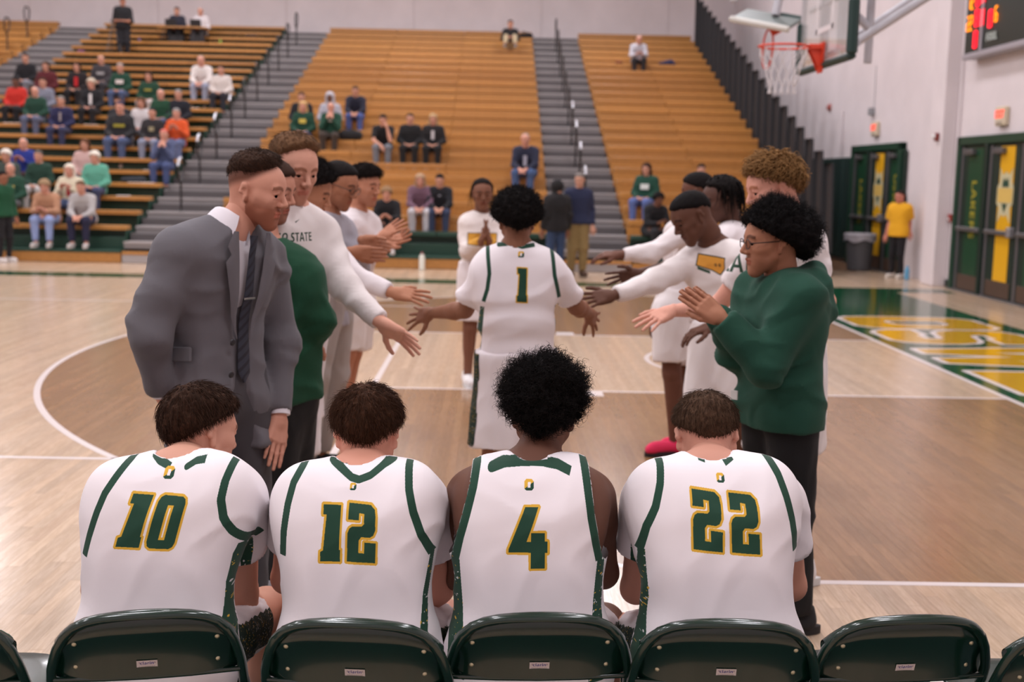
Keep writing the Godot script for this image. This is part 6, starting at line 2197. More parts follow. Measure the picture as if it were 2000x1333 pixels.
	person({"label":"person in dark green pullover and black trousers behind the grey suit","at":V(-3.538,0.000,7.000),"j":J([-0.071,1.699,-0.050,0.928,-0.206,0.309,0.196,0.978,0.065,-0.083,1.488,0.000,-0.124,1.362,0.000,-0.199,1.140,-0.128,-0.149,0.890,-0.203,-0.120,0.720,-0.231,0.073,1.303,0.020,0.122,1.183,0.000,0.067,1.085,-0.200,0.040,0.994,-0.320,-0.038,0.943,0.000,-0.038,0.884,0.020,-0.039,0.483,-0.030,-0.062,0.087,-0.030,0.058,0.028,-0.130,0.021,0.873,-0.050,-0.005,0.505,-0.200,-0.048,0.087,-0.250,0.072,0.028,-0.350,-0.028,1.242,0.000]),"s":1.000,"skin":rgb(196, 140, 118),"hair":"short","hair_color":rgb(60,42,34),"beard":0.6,"top":{"color":rgb(12, 66, 42),"name":"pullover","grow":0.03,"sleeve":1.95,"hem":0.16,"fold":0.006},"bottom":{"color":rgb(20, 20, 23),"length":1.95,"grow":0.012},"shoes":[rgb(150,150,158),rgb(200,200,204)],"hand1":"relaxed"})
	person({"label":"tall short-bearded player in white long-sleeved shirt reaching out his hand","at":V(-3.522,0.000,6.720),"j":J([-0.027,1.786,0.040,0.674,-0.304,0.674,0.225,0.953,0.205,-0.045,1.634,0.000,0.074,1.503,-0.120,0.176,1.302,0.000,0.349,1.167,0.140,0.462,1.093,0.140,-0.113,1.535,0.180,-0.116,1.317,0.230,-0.024,1.154,0.230,0.008,1.043,0.180,-0.077,0.990,-0.020,-0.047,0.950,-0.080,-0.047,0.530,-0.040,-0.067,0.093,-0.040,0.023,0.028,0.040,-0.107,0.950,0.040,-0.107,0.530,-0.040,-0.127,0.093,-0.040,0.023,0.028,0.040,-0.037,1.319,0.000]),"s":1.067,"skin":rgb(212, 158, 136),"hair":"brush","hair_color":rgb(112,82,58),"hs":1.1,"beard":0.4,"beard_tint":Color(0.55,0.36,0.26),"gaze":0.45,"top":{"name":"long_sleeved_shirt","mat":print_mat(.6,.6,rgb(226,218,216),[["word","OSWEGO STATE",Vector2(.30,.150),Vector2(.033,-.000),Vector2(0,-.036),rgb(30,62,48)],["word","LAKERS",Vector2(.30,.206),Vector2(.040,0),Vector2(0,-.040),rgb(30,62,48)],["poly",[Vector2(.37,.082),Vector2(.375,.088),Vector2(.41,.078),Vector2(.378,.093)],rgb(70,80,76)]]),"uv":[-0.489,1.662,.6,.6,0.643,-0.766,0.766,0.643],"grow":0.022,"sleeve":1.94,"hem":0.2,"fold":0.005,"freq":Vector3(24,40,24),"cell":0.012},"bottom":{"color":rgb(226, 218, 220),"name":"shorts","length":0.9,"grow":0.03},"shoes":[rgb(225,222,222),rgb(210,210,210)],"hand0":"open","back0":V(-0.3,0.8,-0.5),"brow_tint":Color(0.42,0.3,0.22)})
	person({"label":"player with dark afro hair behind the tall player, white sleeve stretched out","at":V(-3.726,0.000,5.900),"j":J([0.115,1.677,0.000,0.937,-0.331,0.110,0.329,0.944,0.039,0.100,1.531,0.000,0.178,1.413,-0.150,0.323,1.276,0.000,0.526,1.209,0.100,0.690,1.188,0.100,0.075,1.428,0.150,-0.109,1.140,0.211,-0.027,0.890,0.251,0.012,0.720,0.260,0.000,0.970,0.000,0.031,0.930,-0.085,0.062,0.500,-0.084,0.017,0.087,-0.106,0.182,0.028,-0.061,-0.031,0.930,0.085,-0.006,0.500,0.104,-0.055,0.087,0.092,0.100,0.028,0.164]),"s":1.000,"skin":rgb(176, 122, 94),"hair":"afro","hair_color":rgb(24,19,18),"top":{"color":rgb(226, 218, 220),"name":"long_sleeved_shirt","grow":0.02,"sleeve":1.9,"hem":0.15,"fold":0.005},"bottom":{"color":rgb(226, 218, 220),"name":"shorts","length":0.9,"grow":0.03},"shoes":[rgb(200,200,200),rgb(200,200,200)],"hand0":"open","back0":V(0,0.75,0.6)})
	var specs := person({"label":"player in glasses and grey sweatsuit clapping in the left line","at":V(-3.672,0.000,4.850),"j":J([0.070,1.703,0.050,0.905,-0.302,0.302,0.286,0.953,0.095,0.000,1.539,0.000,0.075,1.426,-0.150,0.176,1.201,0.000,0.226,1.401,0.150,0.395,1.381,0.250,-0.023,1.421,0.200,0.084,1.210,0.300,0.193,1.353,0.400,0.387,1.331,0.350,-0.009,0.977,0.000,0.016,0.921,-0.100,0.010,0.594,-0.150,-0.076,0.089,-0.200,0.094,0.028,-0.150,-0.029,0.944,0.100,-0.068,0.634,0.100,-0.136,0.089,-0.030,0.034,0.028,0.020,-0.009,1.242,0.000]),"s":1.028,"skin":rgb(162, 110, 84),"hair":"crop","hair_color":rgb(22,18,17),"hs":1.08,"beard":0.25,"top":{"color":rgb(158, 155, 164),"name":"grey_shirt","grow":0.022,"sleeve":1.85,"hem":0.14,"fold":0.005},"bottom":{"color":rgb(160, 152, 148),"name":"sweatpants","length":1.93,"grow":0.03},"shoes":[rgb(28,28,30),rgb(24,24,26)],"hand1":"flat","hand0":"flat","back1":V(-0.2,-0.2,1),"back0":V(0.2,0.3,-1)})
	glasses(specs,J([0.070,1.703,0.050,0.905,-0.302,0.302,0.286,0.953,0.095,0.000,1.539,0.000,0.075,1.426,-0.150,0.176,1.201,0.000,0.226,1.401,0.150,0.395,1.381,0.250,-0.023,1.421,0.200,0.084,1.210,0.300,0.193,1.353,0.400,0.387,1.331,0.350,-0.009,0.977,0.000,0.016,0.921,-0.100,0.010,0.594,-0.150,-0.076,0.089,-0.200,0.094,0.028,-0.150,-0.029,0.944,0.100,-0.068,0.634,0.100,-0.136,0.089,-0.030,0.034,0.028,0.020,-0.009,1.242,0.000]),1.08*1.028)
	person({"label":"curly-haired player in white uniform clapping, far end of left line","at":V(-3.653,0.000,3.750),"j":J([0.077,1.688,0.050,0.870,-0.127,0.477,0.112,0.992,0.061,0.022,1.526,0.000,0.101,1.410,-0.150,0.151,1.231,0.000,0.255,1.326,0.150,0.446,1.424,0.250,-0.051,1.412,0.200,0.027,1.216,0.300,0.217,1.379,0.350,0.394,1.502,0.350,0.000,0.939,0.000,0.023,0.877,-0.100,-0.017,0.555,-0.150,-0.099,0.087,-0.200,0.051,0.028,-0.120,-0.022,0.898,0.100,-0.034,0.584,0.050,-0.125,0.087,-0.050,0.025,0.028,0.030,0.006,1.229,0.000]),"s":1.000,"skin":rgb(186, 130, 104),"hair":"flop","hair_color":rgb(30,24,22),"hs":1.05,"beard":0.3,"top":{"color":rgb(226, 218, 220),"name":"jersey","grow":0.022,"sleeve":0.7,"hem":0.14,"fold":0.005},"bottom":{"color":rgb(228, 220, 218),"name":"shorts","length":0.85,"grow":0.035},"shoes":[rgb(222,216,212),rgb(214,208,204)],"hand1":"open","hand0":"open","back1":V(-0.4,0.4,0.8),"back0":V(0.3,-0.5,-0.8)})
	person({"label":"player in white jersey number 1 walking away between the two lines","at":V(-2.604,0.000,6.200),"j":J([-0.015,1.565,-0.030,-0.050,-0.050,-0.998,-0.002,0.999,-0.050,-0.016,1.462,0.000,-0.155,1.332,0.000,-0.249,1.145,-0.080,-0.416,1.108,-0.250,-0.527,1.069,-0.350,0.155,1.338,0.000,0.277,1.168,-0.100,0.352,1.117,-0.300,0.423,1.029,-0.450,-0.003,0.861,0.000,-0.081,0.786,0.000,-0.098,0.440,0.040,-0.117,0.084,0.150,-0.117,0.028,-0.020,0.088,0.786,-0.020,0.114,0.424,-0.200,0.133,0.084,-0.300,0.133,0.028,-0.470,-0.005,1.152,0.020]),"s":0.967,"skin":rgb(136, 92, 70),"hair":"afro","hair_color":rgb(20,16,15),"top":{"name":"jersey","mat":print_mat(0.8,1.0,rgb(235,228,231),[["digit","1",Vector2(0.3870,0.2570),Vector2(0.0460,0.0020),Vector2(0.0030,0.1530),0.0052],["line",0.0180,[Vector2(0.2530,0.1540),Vector2(0.2560,0.2040),Vector2(0.2640,0.2850),Vector2(0.2560,0.3550),Vector2(0.2390,0.4130)]],["line",0.0180,[Vector2(0.5440,0.1480),Vector2(0.5520,0.2100),Vector2(0.5610,0.2910),Vector2(0.5760,0.3490),Vector2(0.5870,0.3950)]],["line",0.0180,[Vector2(0.3040,0.1570),Vector2(0.3630,0.1490),Vector2(0.4100,0.1640),Vector2(0.4680,0.1540)]],["poly",[Vector2(0.2250,0.4370),Vector2(0.2440,0.4370),Vector2(0.2290,0.6470),Vector2(0.2150,0.9080),Vector2(0.1800,0.9080),Vector2(0.1990,0.6720)],GREEN,8],["poly",[Vector2(0.5670,0.4300),Vector2(0.5900,0.4300),Vector2(0.5930,0.6410),Vector2(0.5990,0.9010),Vector2(0.5760,0.9010),Vector2(0.5800,0.6640)],GREEN,9],["badge",Vector2(0.4060,0.1970),0.0280]]),"uv":[-0.4,1.62,0.8,1.0,1,0,0,1],"grow":0.022,"sleeve":0.78,"sleeve_grow":0.016,"hem":0.2,"fold":0.01,"freq":Vector3(14,28,14),"cell":0.011},"bottom":{"color":rgb(232, 225, 228),"name":"shorts","length":0.8,"grow":0.04,"fold":0.006,"panel":true},"shoes":[rgb(225,222,222),rgb(210,210,210)],"hand0":"spread","hand1":"spread","back0":V(0,0.5,1),"back1":V(0.3,0.3,1),"wide":1.08,"eyes":false})
	person({"label":"smiling player facing the camera, white shirt, hands pressed together","at":V(-2.824,0.000,1.600),"j":J([-0.007,1.621,0.050,0.118,-0.118,0.986,0.014,0.993,0.117,-0.005,1.454,0.000,0.126,1.361,-0.050,0.155,1.158,0.150,0.057,1.240,0.280,0.033,1.372,0.280,-0.123,1.358,0.000,-0.125,1.153,0.150,-0.006,1.240,0.300,0.025,1.373,0.300,0.000,0.959,0.000,0.087,0.920,-0.019,0.103,0.494,0.008,0.097,0.086,-0.041,0.147,0.028,0.120,-0.087,0.920,0.019,-0.091,0.494,0.050,-0.106,0.086,0.002,-0.085,0.028,0.170]),"s":0.989,"skin":rgb(120, 80, 62),"hair":"braids","hair_color":rgb(26,20,18),"hs":1.02,"top":{"name":"long_sleeved_shirt","mat":print_mat(.5,.5,rgb(222,212,208),[["poly",[Vector2(.13,.1),Vector2(.37,.1),Vector2(.37,.17),Vector2(.33,.2),Vector2(.13,.19)],rgb(206,150,50)],["line",.008,[Vector2(.13,.1),Vector2(.37,.1),Vector2(.37,.17),Vector2(.33,.2),Vector2(.13,.19),Vector2(.13,.1)],rgb(60,60,44)]],600),"uv":[-.25,1.4,.5,.5,1,0,0,1],"grow":0.024,"sleeve":1.92,"hem":0.16,"fold":0.006},"bottom":{"color":rgb(226, 218, 220),"name":"shorts","length":0.85,"grow":0.035},"shoes":[rgb(225,222,222),rgb(210,210,210)],"hand1":"flat","hand0":"flat","back1":V(-1,0.1,0.2),"back0":V(1,0.1,0.2)})
	person({"label":"player leaning left in white long-sleeved shirt with yellow badge","at":V(-1.496,0.000,5.550),"j":J([-0.220,1.584,0.050,-0.836,-0.491,0.246,-0.501,0.865,0.026,-0.074,1.446,0.000,0.025,1.378,0.130,0.008,1.117,0.170,-0.154,1.052,0.300,-0.275,1.018,0.350,-0.199,1.351,-0.050,-0.411,1.250,0.070,-0.631,1.191,0.200,-0.801,1.162,0.250,0.022,0.977,0.000,0.068,0.951,0.062,0.055,0.511,0.091,0.093,0.089,0.057,-0.011,0.028,0.196,-0.068,0.951,-0.062,-0.096,0.511,-0.046,-0.066,0.089,-0.087,-0.194,0.028,0.032,-0.015,1.204,0.000]),"s":1.022,"skin":rgb(92, 60, 46),"hair":"crop","hair_color":rgb(16,13,13),"hs":1.06,"top":{"name":"long_sleeved_shirt","mat":print_mat(.5,.5,rgb(226,218,216),[["poly",[Vector2(.17,.2),Vector2(.33,.215),Vector2(.325,.27),Vector2(.3,.3),Vector2(.25,.28),Vector2(.165,.26)],rgb(216,152,56)],["line",.006,[Vector2(.17,.2),Vector2(.33,.215),Vector2(.325,.27),Vector2(.3,.3),Vector2(.25,.28),Vector2(.165,.26),Vector2(.17,.2)],rgb(50,56,44)],["poly",[Vector2(.17,.265),Vector2(.24,.285),Vector2(.24,.3),Vector2(.17,.28)],rgb(40,70,50)],["word","o o",Vector2(.285,.25),Vector2(.02,0),Vector2(0,-.02),rgb(60,44,30)]],900),"uv":[-0.272,1.601,.5,.5,0.740,0.670,-0.670,0.740],"grow":0.022,"sleeve":1.9,"hem":0.16,"fold":0.005},"bottom":{"color":rgb(228, 222, 222),"name":"shorts","length":0.85,"grow":0.035},"shoes":[rgb(225,222,222),rgb(210,210,210)],"hand1":"open","back1":V(0,0.6,0.8),"hand0":"relaxed"})
	person({"label":"player with long dark dreadlocks behind the leaning player, arm out","at":V(-1.309,0.000,4.900),"j":J([-0.144,1.662,0.050,-0.958,-0.202,0.202,-0.197,0.979,0.042,-0.059,1.524,0.000,-0.142,1.446,0.200,-0.393,1.307,0.300,-0.640,1.268,0.400,-0.791,1.229,0.400,-0.052,1.414,-0.171,-0.052,1.127,-0.229,-0.139,0.880,-0.207,-0.174,0.712,-0.189,0.000,0.959,0.000,0.030,0.920,0.084,0.006,0.494,0.103,0.054,0.086,0.091,-0.099,0.028,0.162,-0.030,0.920,-0.084,-0.062,0.494,-0.083,-0.017,0.086,-0.104,-0.180,0.028,-0.061]),"s":0.989,"skin":rgb(84, 56, 46),"hair":"dreads","hair_color":rgb(20,16,15),"hs":1.06,"top":{"color":rgb(226, 218, 220),"name":"shirt","grow":0.022,"sleeve":0.9,"hem":0.15,"fold":0.005},"bottom":{"color":rgb(226, 218, 220),"name":"shorts","length":0.85,"grow":0.035},"shoes":[rgb(225,222,222),rgb(210,210,210)],"hand0":"open","back0":V(0,0.4,-1)})
	person({"label":"player in white shorts and bright pink shoes at the right line's far end","at":V(-1.501,0.000,4.050),"j":J([0.054,1.696,0.050,-0.909,-0.101,-0.404,-0.092,0.995,-0.041,0.069,1.540,0.000,-0.046,1.446,0.200,-0.255,1.318,0.250,-0.457,1.308,0.300,-0.671,1.297,0.300,-0.052,1.430,-0.173,-0.052,1.140,-0.231,-0.140,0.890,-0.210,-0.176,0.720,-0.191,0.004,0.962,0.000,-0.092,0.938,0.100,-0.071,0.549,0.100,-0.029,0.087,0.070,-0.199,0.028,0.110,0.054,0.918,-0.100,0.062,0.504,-0.150,0.075,0.087,-0.070,-0.095,0.028,-0.030]),"s":1.000,"skin":rgb(104, 68, 54),"hair":"short","hair_color":rgb(20,16,16),"top":{"color":rgb(224, 216, 216),"name":"long_sleeved_shirt","grow":0.022,"sleeve":1.85,"hem":0.15,"fold":0.005},"bottom":{"color":rgb(228, 222, 222),"name":"shorts","length":0.8,"grow":0.035},"shoes":[rgb(226,48,92),rgb(40,30,34)],"hand0":"relaxed","back0":V(0,0.9,0.3)})
	person({"label":"player with curly blond hair in white jersey, arm stretched to the left","at":V(-1.434,0.000,6.600),"j":J([-0.108,1.746,0.000,-0.948,-0.280,0.150,-0.281,0.960,0.013,-0.019,1.600,0.000,0.004,1.492,0.150,0.106,1.279,0.150,-0.047,1.181,0.250,-0.163,1.164,0.300,-0.107,1.445,-0.200,-0.266,1.202,-0.300,-0.491,1.190,-0.200,-0.660,1.121,-0.100,-0.001,1.038,0.000,0.016,0.961,0.092,0.055,0.567,0.020,0.089,0.090,0.020,-0.071,0.028,0.040,-0.016,0.961,-0.092,-0.048,0.517,-0.096,0.002,0.090,-0.110,-0.174,0.028,-0.095,-0.016,1.328,0.000]),"s":1.033,"skin":rgb(216, 158, 138),"hair":"mop","hair_color":rgb(150,112,70),"hs":1.08,"top":{"name":"jersey","mat":print_mat(.6,.5,rgb(228,220,220),[["word","LAKERS",Vector2(.3,.25),Vector2(.075,0),Vector2(0,-.08),rgb(30,66,46)],["digit","7",Vector2(.25,.32),Vector2(.1,0),Vector2(0,.16),.008],["line",.016,[Vector2(.1,0),Vector2(.11,.12),Vector2(.06,.25)]]],800),"uv":[-0.463,1.660,.6,.5,0.940,0.340,-0.340,0.940],"grow":0.022,"sleeve":0.62,"hem":0.14,"fold":0.005},"bottom":{"color":rgb(228, 222, 222),"name":"shorts","length":0.85,"grow":0.035},"shoes":[rgb(225,222,222),rgb(210,210,210)],"hand1":"open","back1":V(0.1,0.85,0.4),"brow_tint":Color(0.5,0.36,0.22),"gaze":0.5})
	var hoodie := person({"label":"man with big dark afro and glasses in green hoodie, clapping","at":V(-1.612,0.000,7.200),"j":J([-0.064,1.547,0.020,-0.991,-0.061,0.121,-0.060,0.998,0.007,-0.006,1.409,0.000,0.021,1.349,0.180,-0.099,1.112,0.220,-0.275,1.276,0.200,-0.415,1.377,0.160,-0.068,1.344,-0.150,-0.148,1.106,-0.100,-0.265,1.276,0.080,-0.404,1.379,0.120,-0.001,0.923,0.000,0.033,0.860,0.080,0.069,0.491,0.050,0.123,0.083,0.000,-0.047,0.028,0.030,-0.018,0.826,-0.080,-0.015,0.447,-0.100,0.025,0.083,-0.100,-0.145,0.028,-0.100,-0.001,1.123,0.000]),"s":0.956,"skin":rgb(170, 118, 92),"hair":"bigafro","hair_color":rgb(20,17,17),"hs":1.04,"beard":0.3,"beard_tint":Color(0.35,0.26,0.22),"top":{"color":rgb(18, 66, 50),"name":"hoodie","grow":0.034,"sleeve":1.97,"sleeve_grow":0.034,"hem":0.17,"fold":0.013,"freq":Vector3(20,32,20),"more":[[V(0.119,1.429,0.000),.034,V(0.100,1.422,0.056),.034],[V(0.100,1.422,0.056),.034,V(0.050,1.405,0.090),.034],[V(0.050,1.405,0.090),.034,V(-0.012,1.383,0.090),.034],[V(-0.012,1.383,0.090),.034,V(-0.062,1.366,0.056),.034],[V(-0.062,1.366,0.056),.034,V(-0.081,1.359,0.000),.034],[V(-0.081,1.359,0.000),.034,V(-0.062,1.366,-0.056),.034],[V(-0.062,1.366,-0.056),.034,V(-0.012,1.383,-0.090),.034],[V(-0.012,1.383,-0.090),.034,V(0.050,1.405,-0.090),.034],[V(0.050,1.405,-0.090),.034,V(0.100,1.422,-0.056),.034],[V(0.100,1.422,-0.056),.034,V(0.119,1.429,0.000),.034],[V(0.124,1.379,-0.050),.055,V(0.144,1.299,-0.020),.05],[V(0.124,1.379,0.050),.055,V(0.144,1.299,0.030),.05]],"cell":0.011},"bottom":{"color":rgb(17, 16, 18),"length":1.97,"grow":0.018},"shoes":[rgb(30,30,32),rgb(26,26,28)],"hand0":"flat","hand1":"flat","back0":V(0.1,0.2,1),"back1":V(0.1,0.2,-1),"wide":1.0,"deep":1.12,"cell":0.012})
	part("hem_label",box_mesh(Vector3(.03,.035,.004),.001),mat(rgb(206,204,200),.7),hoodie,V(-0.199,0.980,0.130),frame(V(-.7,0,.7),V(0,1,0)))
	glasses(hoodie,J([-0.064,1.547,0.020,-0.991,-0.061,0.121,-0.060,0.998,0.007,-0.006,1.409,0.000,0.021,1.349,0.180,-0.099,1.112,0.220,-0.275,1.276,0.200,-0.415,1.377,0.160,-0.068,1.344,-0.150,-0.148,1.106,-0.100,-0.265,1.276,0.080,-0.404,1.379,0.120,-0.001,0.923,0.000,0.033,0.860,0.080,0.069,0.491,0.050,0.123,0.083,0.000,-0.047,0.028,0.030,-0.018,0.826,-0.080,-0.015,0.447,-0.100,0.025,0.083,-0.100,-0.145,0.028,-0.100,-0.001,1.123,0.000]),1.04)
	person({"label":"person in black hooded jacket and jeans seen from behind at the stairs","at":V(-1.646,0.000,-9.600),"j":J([-0.011,1.591,-0.031,-0.505,-0.303,-0.808,-0.161,0.953,-0.257,0.007,1.433,0.018,-0.158,1.366,0.068,-0.201,1.089,0.104,-0.240,0.850,0.026,-0.248,0.688,-0.011,0.165,1.366,-0.050,0.221,1.089,-0.050,0.200,0.850,-0.134,0.183,0.688,-0.168,0.000,0.927,0.000,-0.081,0.889,0.029,-0.100,0.478,0.006,-0.088,0.083,0.052,-0.157,0.028,-0.095,0.081,0.889,-0.029,0.080,0.478,-0.060,0.101,0.083,-0.016,0.059,0.028,-0.174]),"s":0.956,"skin":rgb(150, 104, 84),"hair":"bald","hair_color":rgb(20,20,20),"top":{"color":rgb(24, 22, 24),"name":"hooded_jacket","grow":0.045,"sleeve":1.95,"hem":0.2,"cell":0.02,"more":[[V(0,1.54,-.02),.1,V(0,1.62,0),.12]]},"bottom":{"color":rgb(46, 62, 92),"length":1.95,"cell":0.02},"shoes":[rgb(40,40,44),rgb(30,30,30)],"cell":0.02})
	person({"label":"older man in navy sweater and khaki trousers by the stairs","at":V(-1.242,0.000,-9.950),"j":J([0.006,1.721,0.036,-0.284,-0.142,0.948,-0.041,0.990,0.136,-0.004,1.550,-0.020,0.181,1.478,-0.042,0.234,1.178,-0.073,0.260,0.920,0.017,0.262,0.744,0.059,-0.185,1.478,0.022,-0.245,1.178,0.012,-0.239,0.920,0.105,-0.226,0.744,0.145,0.000,1.002,0.000,0.092,0.961,-0.016,0.107,0.517,0.013,0.103,0.090,-0.039,0.149,0.028,0.131,-0.092,0.961,0.016,-0.096,0.517,0.048,-0.110,0.090,-0.002,-0.095,0.028,0.174]),"s":1.033,"skin":rgb(200, 150, 128),"hair":"short","hair_color":rgb(120,112,108),"top":{"color":rgb(32, 38, 66),"name":"sweater","grow":0.04,"sleeve":1.95,"hem":0.12,"cell":0.02},"bottom":{"color":rgb(132, 110, 70),"length":1.95,"grow":0.03,"cell":0.02},"shoes":[rgb(80,58,44),rgb(50,40,34)],"wide":1.2,"cell":0.02})
	person({"label":"woman in yellow t-shirt over black sleeves standing by the wall","at":V(4.860,0.000,-10.950),"j":J([-0.025,1.535,0.021,-0.843,-0.105,0.527,-0.089,0.994,0.056,0.014,1.383,-0.012,0.114,1.319,0.121,0.200,1.100,-0.020,0.190,0.880,0.080,0.160,0.740,0.120,-0.100,1.319,-0.133,-0.118,1.051,-0.184,-0.188,0.821,-0.138,-0.213,0.664,-0.110,0.000,0.895,0.000,0.053,0.858,0.064,0.038,0.461,0.088,0.076,0.080,0.062,-0.035,0.028,0.174,-0.053,0.858,-0.064,-0.080,0.461,-0.053,-0.048,0.080,-0.086,-0.177,0.028,0.004]),"s":0.922,"skin":rgb(196, 128, 110),"hair":"pony","hair_color":rgb(44,32,28),"top":{"color":rgb(224, 164, 30),"name":"tshirt","grow":0.04,"sleeve":0.8,"sleeve_grow":0.04,"hem":0.22,"cell":0.018},"bottom":{"color":rgb(22, 20, 24),"length":1.95,"grow":0.008,"cell":0.018},"shoes":[rgb(214,206,196),rgb(214,206,196)],"cell":0.018})
	person({"label":"person in green sweater and black trousers walking in at the left edge","at":V(-11.720,0.000,-10.600),"j":J([0.028,1.554,0.016,0.830,-0.207,0.518,0.176,0.978,0.110,-0.016,1.400,-0.009,0.076,1.335,-0.150,0.085,1.064,-0.204,0.163,0.831,-0.170,0.193,0.672,-0.147,-0.092,1.335,0.141,-0.134,1.064,0.176,-0.066,0.831,0.226,-0.031,0.672,0.241,0.000,0.905,0.000,0.042,0.868,-0.073,0.071,0.467,-0.067,0.033,0.081,-0.094,0.177,0.028,-0.027,-0.042,0.868,0.073,-0.022,0.467,0.095,-0.065,0.081,0.076,0.065,0.028,0.167]),"s":0.933,"skin":rgb(150, 100, 78),"hair":"pony","hair_color":rgb(26,22,22),"top":{"color":rgb(14, 70, 42),"name":"sweater","grow":0.03,"sleeve":1.95,"hem":0.14,"cell":0.018},"bottom":{"color":rgb(24, 22, 26),"length":1.95,"grow":0.01,"cell":0.018},"shoes":[rgb(206,200,198),rgb(206,200,198)],"cell":0.018})
	person({"label":"man dressed all in black standing high on the left benches","at":V(-13.958,4.976,-25.515),"j":J([0.009,1.702,0.035,0.185,-0.325,0.927,0.064,0.946,0.318,-0.005,1.533,-0.020,0.175,1.462,-0.057,0.250,1.130,0.020,0.120,1.120,0.220,0.000,1.140,0.260,-0.180,1.462,0.038,-0.250,1.130,0.020,-0.120,1.120,0.220,0.000,1.140,0.260,0.000,0.992,0.000,0.089,0.951,-0.024,0.107,0.511,0.003,0.098,0.087,-0.048,0.158,0.026,0.116,-0.089,0.951,0.024,-0.091,0.511,0.056,-0.109,0.087,0.008,-0.079,0.026,0.180]),"s":1.022,"skin":rgb(176, 122, 100),"hair":"short","hair_color":rgb(26,22,22),"top":{"color":rgb(22, 22, 26),"name":"shirt","grow":0.04,"sleeve":1.3,"hem":0.16,"cell":0.02},"bottom":{"color":rgb(26, 26, 32),"length":1.95,"grow":0.03,"cell":0.02},"shoes":[rgb(26,26,28),rgb(24,24,26)],"wide":1.15,"cell":0.02})

